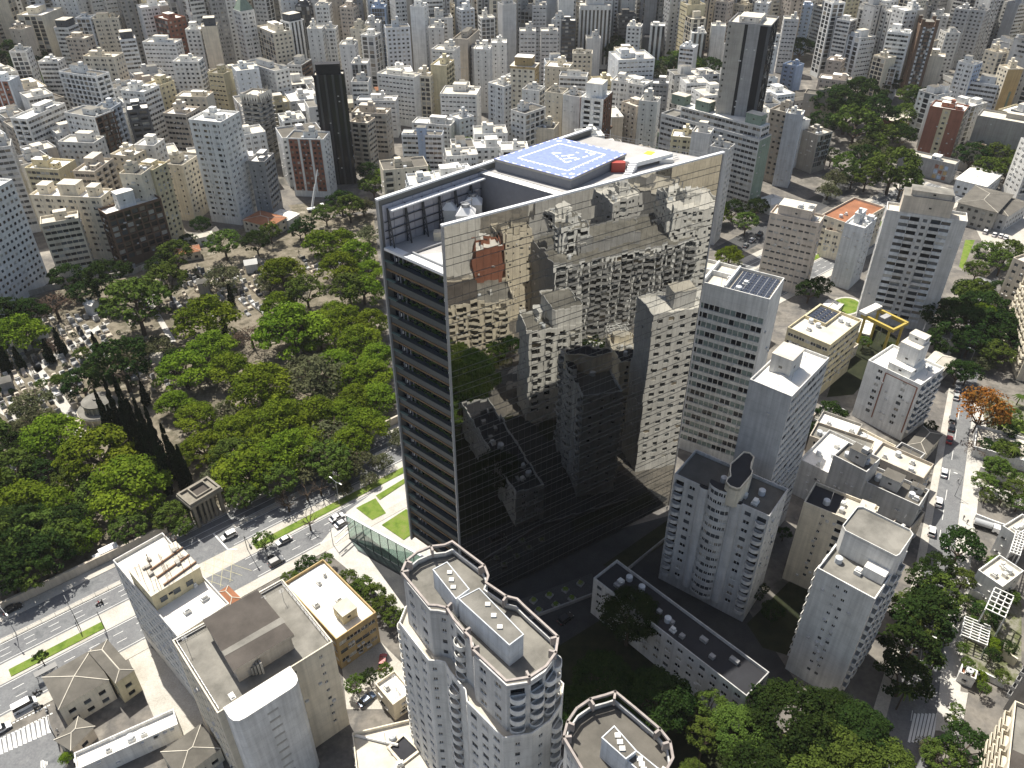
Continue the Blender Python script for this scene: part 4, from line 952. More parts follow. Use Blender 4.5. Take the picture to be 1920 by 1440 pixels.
# ---------------------------------------------------------------- near buildings with shapes of their own
def frame_of(p0, p1, p2, h):
    A, B, C = at(*p0, h), at(*p1, h), at(*p2, h); ax, ay = C[0] - A[0], C[1] - A[1]; bx, by = B[0] - A[0], B[1] - A[1]
    if hypot(ax, ay) >= hypot(bx, by): a = atan2(ay, ax); w_ = hypot(ax, ay); d = abs(-bx * sin(a) + by * cos(a))
    else: a = atan2(by, bx) - pi / 2; d = hypot(bx, by); w_ = abs(ax * cos(a) + ay * sin(a))
    return A[0], A[1], a, w_, d
def near(label, p0, p1, p2, h, wall, L, Rr, seed, name='apartment_building', cat='building', **k):
    x, y, a, w_, d = frame_of(p0, p1, p2, h)
    return building(name, label, cat, x, y, a, w_, d, h, wall, L, Rr, hero=True, dist=150, seed=seed, **k), w_, d, (x, y, a)
def loc_poly(fr, pts, z):
    """photo points on level z in a building's own frame"""
    x, y, a = fr; out = []
    for p in pts: q = at(*p, z); dx, dy = q[0] - x, q[1] - y; out.append((dx * cos(a) + dy * sin(a), -dx * sin(a) + dy * cos(a)))
    return ccw(out)
Z4 = lambda x, y: (200 + x / 4, 990 + y / 4); S3 = lambda x, y: (1280 + x / 3, 480 + y / 3); S4 = lambda x, y: (x / 3, 960 + y / 3)
S5 = lambda x, y: (640 + x / 3, 960 + y / 3); S6 = lambda x, y: (1280 + x / 3, 960 + y / 3); Z6 = lambda x, y: (1480 + x / 6, 900 + y / 6)
def poly_building(fr, root, name, pts, z0, z1, wall, spec, fh, wins, balc, seed, topm=None, minlen=1.1):
    mb = MB(); sl = Slots('wall_' + wall); r = random.Random(seed); n = len(pts)
    for k in range(n):
        p, q = pts[k], pts[(k + 1) % n]; L = hypot(q[0] - p[0], q[1] - p[1])
        if L < .05: continue
        D = ((q[0] - p[0]) / L, (q[1] - p[1]) / L); sp = spec(k, L) if callable(spec) else spec
        if L < minlen: sp = 'n'
        face(mb, sl, p, D, L, z0, z1, fh, sp, 'wall_' + wall, r, True, wins, balc, .25)
    if topm: mb.poly([(x, y, z1) for x, y in pts], sl(topm))
    return mb.build(name, sl.mats(), root)

# --- lower left: banded corner block with antennas, and the grey roofed block with the white rounded bay
b, w_, d, fr = near('pale banded corner block with rooftop antennas on the avenue', Z4(530, 815), Z4(45, 240), Z4(930, 575), 27.5, 'lg', 'h', 'n', 501, pent=False, roofm='roof_white')
add_box(b, 'penthouse', .4, d * .34, w_ - .8, d * .36, 26.6, 4.6, 'wall_ye', 'roof_cream')
for k in range(3):
    m = MB(); yy = d * (.36 + .1 * k); m.beam((w_ * .3, yy, 31.4), (w_ * .98, yy + 1, 31.4), .3, .3); m.build('steel_beam', MAT['rust'], b)
    m = MB(); m.box(w_ * (.15 + .25 * k), w_ * (.15 + .25 * k) + 1.5, d * .335, d * .34, 28, 29.3); m.build('window', MAT['glass_mid'], b)
rr = random.Random(4)
for k in range(16):
    m = MB(); xx, yy = rr.uniform(.5, w_ - .5), d * rr.uniform(.34, .72); h_ = rr.uniform(2, 6); m.tube((xx, yy, 31), (xx + rr.uniform(-.2, .2), yy, 31 + h_), .05, 5); m.tube((xx - .4, yy, 31 + h_ * .9), (xx + .4, yy, 31 + h_ * .9), .03, 4); m.build('antenna', MAT['rust'], b)
for k in range(8):
    m = MB(); m.box(0, rr.uniform(.6, 1.4), 0, rr.uniform(.6, 1.2), 0, rr.uniform(.5, 1)); m.build('air_conditioner', MAT['wall_con'], b, (rr.uniform(1, w_ - 2), d * rr.uniform(.38, .66), 31.2))
b, w_, d, fr = near('cream block with a grey slab roof and a rounded white bay on its front', Z4(830, 1390), Z4(510, 830), Z4(1695, 850), 29, 'c', 'p', '3.2n 2.2h 1n 1.4s .3n', 502, pent=False, roofm='roof_grey')
pts = loc_poly(fr, [Z4(720, 690), Z4(950, 1075), Z4(1405, 800), Z4(1130, 465)], 32.6); m = MB(); m.prism(offset(pts, .5), 28.1, 32, 0); m.prism(pts, 32, 32.7, 0, 1, True); sb = m.build('penthouse', [MAT['wall_be'], MAT['roof_slab']], b)
m = MB(); p, q = pts[0], pts[1]
pts2 = loc_poly(fr, [Z4(862, 925), Z4(885, 960), Z4(1340, 705), Z4(1310, 665)], 32.75); m.poly([(x, y, 32.74) for x, y in pts2]); m.build('roof_band', MAT['roof_grey'], sb)
m = MB(); rd = [(1.2, -.02), (1.2, -2.6), (1.5, -3.7), (2.3, -4.4), (3.4, -4.6), (12.6, -4.6), (13.7, -4.4), (14.5, -3.7), (14.8, -2.6), (14.8, -.02)]
m.prism(rd, 0, 29.6, 0, 1)
for k in range(10): z = 3 + k * 2.6; m.box(7.2, 9.4, -4.64, -4.58, z, z + .55, 2)
m.build('rounded_bay', [MAT['wall_ww'], MAT['roof_white'], MAT['blind']], b)
m = MB()
for p, q in (((.6, .6), (.6, d - .6)), ((w_ - .6, .6), (w_ - .6, d - .6)), ((.6, d - .6), (w_ - .6, d - .6))): rail(m, p, q, 28.1, 1.3, 12)
m.build('railing', MAT['steel'], b)
m = MB(); q = loc_poly(fr, [Z4(960, 1090), Z4(1165, 1060)], 29)
for k in range(9): t = k / 8; m.box(q[0][0] + (q[1][0] - q[0][0]) * t - .2, q[0][0] + (q[1][0] - q[0][0]) * t + .2, q[0][1] + (q[1][1] - q[0][1]) * t - .5, q[0][1] + (q[1][1] - q[0][1]) * t + .5, 28.1, 28.3 + .4 * (8 - k))
m.build('stairs', MAT['wall_con'], b)
b, w_, d, fr = near('low ochre brick building under a huge bright white roof', Z4(1720, 835), Z4(1330, 410), Z4(2010, 620), 11, 'oc', 'b', 'b', 503, pent=False, roofm='roof_white', base=1)
add_box(b, 'water_tank', w_ * .35, d * .12, w_ * .35, d * .18, 10.1, 3, 'wall_ye', 'roof_cream')
m = MB(); m.box(w_ * .1, w_ * .9, d * .86, d * .98, 10.12, 10.2); m.build('blue_roof_patch', MAT['wall_lb'], b)
def cottage(label, p0, p1, p2, h, wall, roofm, seed, rise=1.6, ov=.4, win='p'):
    """low house with a hipped or shallow roof"""
    x, y, a, w_, d = frame_of(p0, p1, p2, h); root = thing('house', label, 'house', (x, y, 0), a); mb = MB(); sl = Slots('wall_' + wall); r = random.Random(seed)
    for O, D, ln in (((0, 0), (1, 0), w_), ((w_, 0), (0, 1), d), ((w_, d), (-1, 0), w_), ((0, d), (0, -1), d)): face(mb, sl, O, D, ln, 0, h, 2.8, win, 'wall_' + wall, r, True, None, None)
    mb.build('wall', sl.mats(), root); m = MB(); c = [(-ov, -ov), (w_ + ov, -ov), (w_ + ov, d + ov), (-ov, d + ov)]
    if w_ > d: r0, r1 = (d * .5, d / 2), (w_ - d * .5, d / 2); F = [(c[0], c[1], r1, r0), (c[1], c[2], r1), (c[2], c[3], r0, r1), (c[3], c[0], r0)]
    else: r0, r1 = (w_ / 2, w_ * .5), (w_ / 2, d - w_ * .5); F = [(c[0], c[1], r0), (c[1], c[2], r1, r0), (c[2], c[3], r1), (c[3], c[0], r0, r1)]
    for f in F: m.poly([(*p, h + (rise if p in (r0, r1) else 0)) for p in f])
    m.poly([(*p, h - .02) for p in c[::-1]]); m.build('roof', MAT[roofm], root)
    m = MB(); m.tube((*r0, h + rise), (*r1, h + rise + .01), .16, 5)
    for q, cc in ((r0, c[0]), (r1, c[2]), (r0, c[3] if w_ > d else c[1]), (r1, c[1] if w_ > d else c[3])): m.tube((*q, h + rise), (*cc, h + .05), .12, 4)
    m.build('ridge', MAT['roof_cream'], root); return root
cottage('low house with a weathered grey hipped roof beside the avenue', S4(330, 1110), S4(240, 930), S4(610, 945), 7, 'c', 'roof_fibre', 510, .9, .1)
cottage('narrow wing with a patched grey roof behind the low avenue house', S4(650, 962), S4(500, 787), S4(750, 885), 7.5, 'ye', 'roof_fibre', 511, .5, .1)
cottage('small lean house with rusty gutters in the shaded courtyard', S4(520, 1210), S4(400, 1330), S4(660, 1200), 4, 'be', 'roof_fibre', 512, .9)
near('long low shed with a dazzling white roof', S4(430, 1450), S4(402, 1360), S4(1000, 1192), 5, 'w', 'n', 'n', 513, name='shed', cat='shed', pent=False, roofm='roof_white', base=1)
cottage('grey roofed workshop at the lower edge left of the cream block', S4(1010, 1500), S4(850, 1390), S4(1240, 1330), 4.5, 'c', 'roof_fibre', 514, .5, .1)
cottage('tiny orange roofed annex wedged between the avenue and the cream block', Z4(930, 570), Z4(845, 485), Z4(990, 525), 12, 'c', 'tile_red', 515, .5)
pxflat('driveway', [(235, 1222), (268, 1200), (390, 1310), (420, 1440), (330, 1440)], .05, 'concrete_path')
pxflat('yard', [(640, 1240), (700, 1190), (760, 1250), (770, 1330), (650, 1330)], .05, 'concrete_path')
b, w_, d, fr = near('square white house around a dark courtyard at the lower edge', (675, 1505), S5(45, 1245), S5(870, 1440), 10, 'c', 'p', 'p', 516, name='house', cat='house', pent=False, roofm='roof_cream', base=1)
m = MB(); q = loc_poly(fr, [S5(275, 1330), S5(350, 1265), S5(430, 1345), S5(345, 1410)], 9.2); m.poly([(x, y, 9.14) for x, y in q]); m.ring(offset(q, -.5), .5, 9.1, 9.6, 1); m.build('courtyard', [MAT['roof_dark'], MAT['wall_c']], b)  # flat dark sheet at roof level, painted for the shaded depth of the courtyard
m = MB()
for q in ((0, 0), (w_, 0), (w_, d), (0, d)): m.tube((*q, 9.3), (w_ / 2 + (q[0] - w_ / 2) * .35, d / 2 + (q[1] - d / 2) * .35, 9.6), .3, 5)
m.build('ridge', MAT['roof_white'], b)
near('small white kiosk house with a flat bright roof', S5(290, 1085), S5(190, 965), S5(395, 1000), 6, 'c', 'n', 's', 517, name='house', cat='house', pent=False, roofm='roof_white', base=1)

# --- the two curved towers
def curved_tower(label, up, low, zt, zm, boxes, seed, zl=2, roofm='roof_grey'):
    c = at(*up[0], zt); fr = (c[0], c[1], 0.0); root = thing('curved_tower', label, 'tower', (c[0], c[1], 0))
    P = loc_poly(fr, up, zt); wins, balc = [], []
    Q = offset(P, -low); fh = 2.75
    sp = lambda k, L: 'c' if 2.7 < L < 3.5 else ('p' if L >= 4.2 and k % 3 else ('s' if L > 1.6 else 'n'))
    poly_building(fr, root, 'upper_wall', P, zm, zt - .2, 'lg', sp, fh, wins, balc, seed); poly_building(fr, root, 'lower_wall', Q, 0, zm, 'w', sp, fh, wins, balc, seed + 1, 'roof_cream')
    m = MB(); m.ring(offset(P, .0), .25, zt - .4, zt + .3, 0); m.poly([(x, y, zt - .9) for x, y in offset(P, .2)], 1); m.build('roof', [MAT['wall_lg'], MAT[roofm]], root)
    m = MB(); m.ring(Q, .2, zm, zm + .8, 0); m.build('terrace_parapet', MAT['wall_w'], root)
    m = MB(); m.ring(P, .35, zt + 1.5, zt + 1.95, 0, out=.35); m.build('ring_beam', MAT['wall_rk'], root)
    per = 0
    for k in range(len(P)):
        q, q2 = P[k], P[(k + 1) % len(P)]; per += hypot(q2[0] - q[0], q2[1] - q[1])
        if per > 4.2:
            per = 0; m = MB(); o = offset(P, .9)[k]; m.beam((*offset(P, -.3)[k], zt + .2), (*o, zt + .2), .35, 1.75); m.build('fin', MAT['wall_rk'], root)
    for k, (pts, zz) in enumerate(boxes):
        q = loc_poly(fr, pts, zz); m = MB(); m.prism(q, zt - .9, zz, 0, 2); m.ring(offset(q, -.06), .16, zz - .3, zz + .1, 0); bx = m.build('penthouse', [MAT['wall_lb'], MAT[roofm]], root)
        for t in range(3):
            m = MB(); a_ = lerp(q[0], q[2], .3 + .2 * t); m.box(a_[0] - .4, a_[0] + .4, a_[1] - .35, a_[1] + .35, zz, zz + .25); m.build('hatch', MAT['roof_white'], bx)
    place_parts(root, fr[0], fr[1], 0, wins, balc, 'wall_w', random.Random(seed), 'round'); return root
up1 = [S5(*p) for p in ((625, 212), (800, 345), (822, 400), (808, 440), (925, 520), (985, 535), (1030, 580), (1210, 745), (1198, 830), (1145, 905), (1055, 965), (930, 985), (745, 810), (735, 745), (700, 710), (640, 640), (600, 575), (545, 562), (500, 560), (350, 378), (375, 318), (430, 272), (510, 238), (585, 230))]
BX = lambda z, *p: ([S5(*q) for q in p], z)
curved_tower('pale tower with a rounded ring beamed roof and curved balconies in the foreground', up1, 1.5, 59, 47.5,
    [BX(62.6, (515, 325), (595, 282), (720, 435), (645, 490)), BX(63.2, (660, 490), (775, 430), (1025, 690), (945, 750))], 520)
up2 = [S5(*p) for p in ((1535, 1058), (1640, 1145), (1780, 1265), (1835, 1335), (1850, 1420), (1800, 1510), (1690, 1580), (1540, 1600), (1380, 1520), (1255, 1305), (1275, 1225), (1325, 1150), (1400, 1098), (1485, 1075))]
curved_tower('second pale tower with a rounded ring beamed roof cut by the lower edge', up2, 1.0, 55, 44, [BX(59, (1465, 1270), (1535, 1205), (1660, 1345), (1600, 1390)), BX(58, (1600, 1390), (1660, 1345), (1790, 1450), (1720, 1500))], 530, roofm='roof_fibre')

# --- right: scalloped tower, white slab, long dark roofed hall
b, w_, d, fr = near('white tower with a scalloped front, round balconies and a curved roof shaft', (1443, 968), (1265, 888), (1482, 918), 36.4, 'lg', '1.3c .3n .8p .3n 1d 2.4n 1d .3n .8p .3n 1.3c', 's', 540, pent=False, roofm='roof_mid', bkind='round')
q = loc_poly(fr, [(1300 + x / 9.6, 820 + y / 9.6) for x, y in ((900, 270), (1020, 285), (1100, 370), (1055, 470), (1040, 560), (1072, 620), (1050, 690), (850, 930), (780, 940), (650, 890), (580, 810), (600, 750), (660, 700), (650, 600), (665, 480), (770, 390))], 41)
m = MB(); m.prism(q, 35.5, 41, 0, 1); m.ring(q, .25, 40.5, 41.3, 0); m.build('curved_shaft', [MAT['wall_c'], MAT['roof_dark']], b)
wn = []
for cy, rad in ((.5, .13), (.33, .055), (.67, .055)):
    c = d * cy; ra = d * rad; pts = [(-ra * .55 * sin(pi * t / 8), c + ra * cos(pi * t / 8)) for t in range(9)] + [(.6, c - ra), (.6, c + ra)]
    poly_building(fr, b, 'rounded_bay', ccw(pts), 2.6, 36.4 if rad < .1 else 39, 'lg', 's' if 0 else 'p', 2.6, wn, None, 541, 'roof_dark', .8)
place_parts(b, *fr, wn, [], 'wall_lg', random.Random(3))
b, w_, d, fr = near('white slab with a blank end wall, slit windows and a rounded upper roof', Z6(965, 1340), Z6(315, 990), Z6(1330, 800), 34.6, 'w', '2n .9s .9s 2.4n', 'c', 550, pent=False, roofm='roof_grey')
m = MB(); x0 = w_ * .45; pts = [(x0 + .01, .4), (x0 + 1, .05), (w_ - 1, .05), (w_ - .1, 1), (w_ - .1, d - 1), (w_ - 1, d - .1), (x0 + 1, d - .1), (x0, d - 1.2)]
m.prism(pts, 33.7, 40, 0, 1); m.ring(pts, .15, 39.8, 40.5, 0); m.build('upper_storey', [MAT['wall_w'], MAT['roof_grey']], b)
m = MB(); m.box(x0 - 2.5, x0, .5, d * .4, 33.7, 36.2); m.build('stair_house', MAT['wall_w'], b)
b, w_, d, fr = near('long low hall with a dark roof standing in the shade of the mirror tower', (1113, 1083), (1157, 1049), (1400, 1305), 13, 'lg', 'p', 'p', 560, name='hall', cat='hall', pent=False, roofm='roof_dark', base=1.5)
for k in range(9): m = MB(); s_ = rng.uniform(.5, 1.4); m.box(-s_, s_, -.5, .5, 0, .9); m.build('air_conditioner', MAT['wall_g'], b, (w_ * (.12 + .09 * k), d * rng.uniform(.25, .7), 12.1))
b, w_, d, fr = near('tall grey building with a white finned side at the right edge', (1990, 1150), (2150, 900), (2300, 1250), 33, 'g', 'k:ww', 'n', 570, roofm='roof_grey')
b, w_, d, fr = near('lower building with a brown and grey roof in the lower right corner', (1880, 1520), (1903, 1313), (2100, 1500), 22, 'c', 'k', 'n', 571, pent=False, roofm='roof_grey')
m = MB(); m.box(.4, w_ * .98, .4, d * .55, 21.1, 21.6); m.build('brown_roof', MAT['roof_slab'], b)
near('beige tower at the right edge behind the street trees', (1933, 497), (1904, 481), (2010, 470), 24, 'be', 'p', 'n', 572, pent=False)
near('beige slab with rounded balconies at the right edge above the garden', (1955, 600), (1921, 516), (2040, 560), 24.5, 'c', 'k', 'p', 573, pent=False)
for k, (p0, p1, p2, h, lab) in enumerate((
    (S3(1960, 1160), S3(1640, 1070), S3(2000, 1040), 4, 'low white garden pavilion beside the sunny pavement'), (S6(1800, 420), S6(1710, 290), S6(1920, 330), 8, 'white villa with a beige front among the gardens at the right edge'),
    (S6(1880, 130), S6(1860, 40), S6(1990, 60), 10, 'white terraced villa in the upper part of the right gardens'), (S6(1650, 940), S6(1560, 900), S6(1680, 900), 3.5, 'small white gatehouse with a brown roof by the right pavement'))):
    near(lab, p0, p1, p2, h, 'ww', 'n', 's', 580 + k, name='house', cat='house', pent=False, roofm='tile_red' if k == 3 else 'roof_cream', base=1)
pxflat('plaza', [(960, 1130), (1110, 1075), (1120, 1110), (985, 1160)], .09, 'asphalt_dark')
for k, (x, y) in enumerate(((1000, 1128), (1030, 1118), (1060, 1108), (1088, 1096), (1010, 1146), (1042, 1136), (1072, 1124))):
    c = at(x, y); t = thing('planter', 'square planter with a clipped shrub on the shaded plaza', 'planter', (c[0], c[1], .09), .9, 'square planters on the shaded plaza'); m = MB(); m.ring([(-.8, -.8), (.8, -.8), (.8, .8), (-.8, .8)], .15, 0, .6); m.poly([(-.7, -.7, .5), (.7, -.7, .5), (.7, .7, .5), (-.7, .7, .5)]); m.build('box', MAT['wall_g'], t)
    m = MB()
    for j in range(90): a_, u = rng.uniform(0, 6.28), rng.uniform(.1, 1); e_ = .14; x0, y0, z0 = .7 * u * cos(a_), .7 * u * sin(a_), .6 + rng.random() * .7 * (1.2 - u); m.poly([(x0 - e_, y0, z0), (x0 + e_, y0 - e_, z0 + .05), (x0, y0 + e_, z0 + .15)])
    m.build('shrub', MAT['lawn'], t)
wall_run('plaza_wall', 'low grey wall along the shaded plaza of the mirror tower', [at(985, 1165)[:2], at(1125, 1112)[:2], at(1250, 1010)[:2]], 1.1, .3, 'wall_g')
for k, (p0, p1, p2, h, wall, roofm, lab) in enumerate((
    ((1640, 870), (1575, 835), (1680, 835), 7, 'c', 'roof_white', 'low white flat roofed house below the small white tower'), ((1700, 885), (1655, 862), (1735, 850), 8, 'lg', 'roof_fibre', 'low grey house with a stained roof behind the patched roof house'),
    ((1560, 800), (1520, 780), (1590, 770), 6, 'lg', 'roof_grey', 'small grey annex at the foot of the pale grey tower'), ((1700, 1000), (1668, 985), (1735, 960), 9, 'be', 'roof_grey', 'low beige block between the white slab and the right street'),
    ((1500, 800), (1470, 785), (1530, 775), 7, 'be', 'roof_cream', 'low beige shed wedged behind the scalloped tower'), ((1585, 665), (1555, 650), (1610, 645), 5, 'c', 'roof_fibre', 'low house under the gantry crane'),
    ((1420, 620), (1395, 600), (1445, 600), 8, 'w', 'roof_white', 'white low block beyond the glazed balcony slab'), ((1790, 640), (1765, 630), (1805, 625), 6, 'w', 'roof_cream', 'cream low house beside the leafy crossing'))):
    near(lab, p0, p1, p2, h, wall, 'p', 's', 640 + k, name='house', cat='house', pent=False, roofm=roofm, base=1)
def pergola(label, p0, p1, p2, h, n):
    x, y, a, w_, d = frame_of(p0, p1, p2, h); root = thing('pergola', label, 'pergola', (x, y, 0), a)
    for q in ((0, 0), (w_, 0), (w_, d), (0, d)): m = MB(); m.box(q[0] - .15, q[0] + .15, q[1] - .15, q[1] + .15, 0, h); m.build('post', MAT['wall_ww'], root)
    m = MB()
    for k in range(n + 1): m.beam((w_ * k / n, 0, h + .26), (w_ * k / n, d, h + .26), .22, .25)
    m.build('rafter', MAT['wall_ww'], root); m = MB()
    for k in range(4): m.beam((0, d * k / 3, h), (w_, d * k / 3, h), .22, .25)
    m.build('crossbeam', MAT['wall_ww'], root)
pergola('white lattice pergola above the right pavement', S6(1710, 755), S6(1560, 710), S6(1730, 650), 4, 7)
pergola('white framed roof pergola on the villa terrace', S6(1810, 600), S6(1700, 550), S6(1860, 480), 9, 5)
pergola('white slatted pergola at the top of the right gardens', S6(1895, 250), S6(1820, 290), S6(1930, 130), 10, 8)
for k, (pts, h, lab) in enumerate(((((1825, 975), (1850, 985), (1920, 1010)), 2.5, 'white garden wall below the upper villa'), (((1800, 1190), (1850, 1215), (1900, 1250)), 3, 'beige retaining wall below the lattice pergola'),
    (((1835, 885), (1925, 925)), 2.2, 'white wall under the palm garden'), (((1830, 1265), (1880, 1290)), 2, 'white low wall around the gatehouse bed'), (((1800, 1080), (1816, 1115), (1850, 1130)), 2.2, 'white curved wall around the green court'))):
    wall_run('garden_wall', lab, [at(*p)[:2] for p in pts], h, .35, 'wall_ww' if 'white' in lab else 'wall_c')
pxflat('lawn', [(1870, 775), (1925, 790), (1925, 815), (1868, 798)], .12, 'lawn'); pxflat('lawn', [(1840, 850), (1880, 835), (1900, 870), (1850, 880)], .12, 'garden_soil')
pxflat('garden', [(1850, 735), (1920, 760), (1920, 960), (1835, 940), (1830, 860)], .09, 'dark_lawn'); pxflat('path', [(1835, 905), (1920, 930), (1920, 950), (1835, 925)], .12, 'paving'); pxflat('path', [(1845, 815), (1920, 842), (1920, 852), (1842, 825)], .12, 'paving'); pxflat('garden', [(1795, 1090), (1915, 1130), (1915, 1290), (1800, 1260)], .09, 'dark_lawn'); pxflat('yard', [(1815, 1090), (1840, 1095), (1845, 1125), (1815, 1118)], .12, 'lawn')
pxflat('plaza', [(1765, 1290), (1815, 1300), (1800, 1385), (1760, 1370)], .16, 'paving')
# ---------------------------------------------------------------- glass entrance wall, cemetery gate, chapel, tombs, cranes
def thin_glass():
    m, nt, b = newmat('clear_glass'); out = nt.nodes['Material Output']; t = N(nt, 'ShaderNodeBsdfTransparent'); t.inputs[0].default_value = (.55, .68, .64, 1)
    g = N(nt, 'ShaderNodeBsdfGlossy'); g.inputs['Roughness'].default_value = .05; mx = N(nt, 'ShaderNodeMixShader'); mx.inputs[0].default_value = .25
    nt.links.new(t.outputs[0], mx.inputs[1]); nt.links.new(g.outputs[0], mx.inputs[2]); nt.links.new(mx.outputs[0], out.inputs[0]); MAT['clear_glass'] = m
thin_glass()
p, q = at(656, 1010), at(812, 1098); h_ = 9.0
gw = thing('glass_wall', 'tall green glass entrance wall with a white top rail beside the ramp', 'glass wall', (p[0], p[1], 0)); dx, dy = q[0] - p[0], q[1] - p[1]
for k in range(11): m = MB(); m.tube((dx * k / 10, dy * k / 10, 0), (dx * k / 10, dy * k / 10, h_), .12, 6); m.build('post', MAT['steel_dark'], gw)
for k in range(10): m = MB(); m.beam((dx * (k + .04) / 10, dy * (k + .04) / 10, .3), (dx * (k + .96) / 10, dy * (k + .96) / 10, .3), .05, h_ - .4); m.build('pane', MAT['clear_glass'], gw)
m = MB(); m.beam((0, 0, h_), (dx, dy, h_), .5, .3); m.build('top_rail', MAT['coping'], gw)
nx, ny = dy / hypot(dx, dy), -dx / hypot(dx, dy)
m = MB(); m.beam((0, 0, 5), (nx * 5, ny * 5, 5), .3, .3); m.beam((0, 0, 2.5), (nx * 5, ny * 5, 2.5), .3, .3); m.build('brace', MAT['coping'], gw)

gp = [(356.7, 946.7), (335.8, 925), (412.5, 913.3)]; x, y, a, w_, d = frame_of(*gp, 9.6)
g = thing('cemetery_gate', 'weathered stone cemetery gate with columns and a brown sunken roof', 'gate', (x, y, 0), a)
m = MB(); m.box(-.4, w_ + .4, -.4, d + .4, 8.2, 9.1); m.ring([(-.2, -.2), (w_ + .2, -.2), (w_ + .2, d + .2), (-.2, d + .2)], .6, 9.1, 9.8); m.ring([(w_ * .28, .8), (w_ * .8, .8), (w_ * .8, d - .8), (w_ * .28, d - .8)], .35, 9.1, 10.2); m.build('entablature', MAT['wall_ol'], g)
m = MB(); m.box(w_ * .28 + .4, w_ * .8 - .4, 1.2, d - 1.2, 9.1, 9.25); m.build('roof', MAT['roof_slab'], g)
for fx in (.05, .9):
    for fy in (.05, .8): m = MB(); m.box(w_ * fx, w_ * fx + w_ * .09, d * fy, d * fy + d * .16, 0, 8.2); m.build('pier', MAT['wall_ol'], g)
for fx in (.3, .45, .58, .73): m = MB(); m.cyl(w_ * fx, d * .14, 0, 8.2, .5, 14, r2=.42); m.build('column', MAT['wall_ol'], g)
m = MB(); m.box(w_ * .14, w_ * .9, d * .6, d * .7, 0, 8.2); m.build('back_wall', MAT['wall_dg'], g)

c = at(193, 782); ch = thing('round_chapel', 'round grey domed chapel with a ring of columns in the cemetery', 'chapel', (c[0], c[1], 0))
m = MB(); m.cyl(0, 0, 0, .5, 8.2, 40); m.build('plinth', MAT['wall_be'], ch)
m = MB(); m.cyl(0, 0, .5, 3.4, 5.6, 36); m.cyl(0, 0, 3.4, 3.9, 6.9, 40, r2=6.7); m.build('lower_drum', MAT['wall_c'], ch)
m = MB(); m.cyl(0, 0, 3.9, 4.1, 6.6, 40); m.build('lower_roof', MAT['roof_grey'], ch)
m = MB(); m.cyl(0, 0, 4.1, 6.6, 4.0, 32); m.build('upper_drum', MAT['wall_c'], ch)
m = MB(); m.cyl(0, 0, 6.6, 7.0, 4.7, 36); m.cyl(0, 0, 7.0, 7.6, 4.5, 36, r2=1.4); m.cyl(0, 0, 7.6, 8.0, 1.2, 16); m.build('dome', MAT['roof_grey'], ch)
for k in range(20): m = MB(); t = 2 * pi * k / 20; m.cyl(4.25 * cos(t), 4.25 * sin(t), 4.1, 6.6, .2, 8); m.build('upper_column', MAT['wall_c'], ch)
for k in range(16): m = MB(); t = 2 * pi * k / 16; m.cyl(6.3 * cos(t), 6.3 * sin(t), .5, 3.4, .28, 8); m.build('column', MAT['wall_c'], ch)

def chapel(label, px_, py_, a, w_, d, h, wall, roof, seed):
    c = at(px_, py_); t = thing('tomb_chapel', label, 'mausoleum', (c[0], c[1], 0), a); m = MB(); m.box(-w_ / 2, w_ / 2, -d / 2, d / 2, 0, h); m.build('wall', MAT[wall], t)
    m = MB(); o = .3; z = h + w_ * .32
    for s_ in (1, -1): m.quad((-w_ / 2 - o, s_ * (d / 2 + o), h), (w_ / 2 + o, s_ * (d / 2 + o), h), (w_ / 2 + o, 0, z), (-w_ / 2 - o, 0, z))
    for s_ in (1, -1): m.poly([(s_ * w_ / 2, -d / 2, h), (s_ * w_ / 2, d / 2, h), (s_ * w_ / 2, 0, z - .1)])
    m.build('roof', MAT[roof], t); m = MB(); m.box(w_ / 2, w_ / 2 + .06, -.5, .5, 0, 2.1); m.build('door', MAT['frame_dark'], t); return t
for k, (x, y, w_, d, h, lab) in enumerate(((42, 655, 6, 5, 5, 'pale gabled tomb chapel facing the main cemetery path'), (80, 640, 4, 4, 4, 'small pale tomb chapel beside the gabled one'), (178, 588, 4, 4, 5, 'white tall tomb chapel near the upper cemetery wall'), (200, 583, 3, 3, 5, 'grey spired tomb chapel next to the white tall one'),
    (298, 683, 3.4, 3, 4, 'grey tomb chapel at the edge of the green crowns'), (385, 548, 4, 3.5, 5, 'dark stained tomb chapel among the upper graves'), (473, 508, 5, 4, 4, 'grey tomb chapel near the back of the cemetery'), (15, 730, 4, 4, 4, 'grey tomb chapel at the left edge of the cemetery'))):
    chapel(lab, x, y, R(-40 + 10 * k), w_, d, h, ['wall_c', 'wall_w', 'wall_ww', 'wall_g', 'wall_lg', 'wall_con', 'wall_lg', 'wall_g'][k], ['roof_cream', 'roof_grey', 'roof_white', 'roof_grey'][k % 4], k)
def tomb_proto(k):
    mt = ['wall_be', 'wall_g', 'wall_dg', 'wall_ol', 'wall_lg'][k]
    lab = ['low cream stone tomb with an upright headstone in the cemetery', 'low grey granite tomb with an upright headstone in the cemetery', 'dark polished tomb slab with an upright headstone in the cemetery', 'weathered tan tomb with a cross on its head in the cemetery', 'bright white marble tomb with an upright headstone in the cemetery'][k]
    t = thing('tomb', lab, 'tomb', (0, 0, 0), 0, '%s tombs of the cemetery' % ['cream', 'grey', 'dark', 'tan', 'white'][k]); m = MB(); m.box(-.8, .8, -1.4, 1.4, 0, .55); m.box(-.65, .65, -1.2, 1.2, .55, .8); m.build('slab', MAT[mt], t)
    m = MB(); m.box(-.65, .65, 1.1, 1.4, .55, 1.6 + .3 * (k % 3)); m.build('headstone', MAT[mt], t) if k != 3 else None
    if k == 3: m = MB(); m.box(-.1, .1, 1.15, 1.35, .5, 2.4); m.box(-.5, .5, 1.15, 1.35, 1.7, 1.9); m.build('cross', MAT[mt], t)
    return t
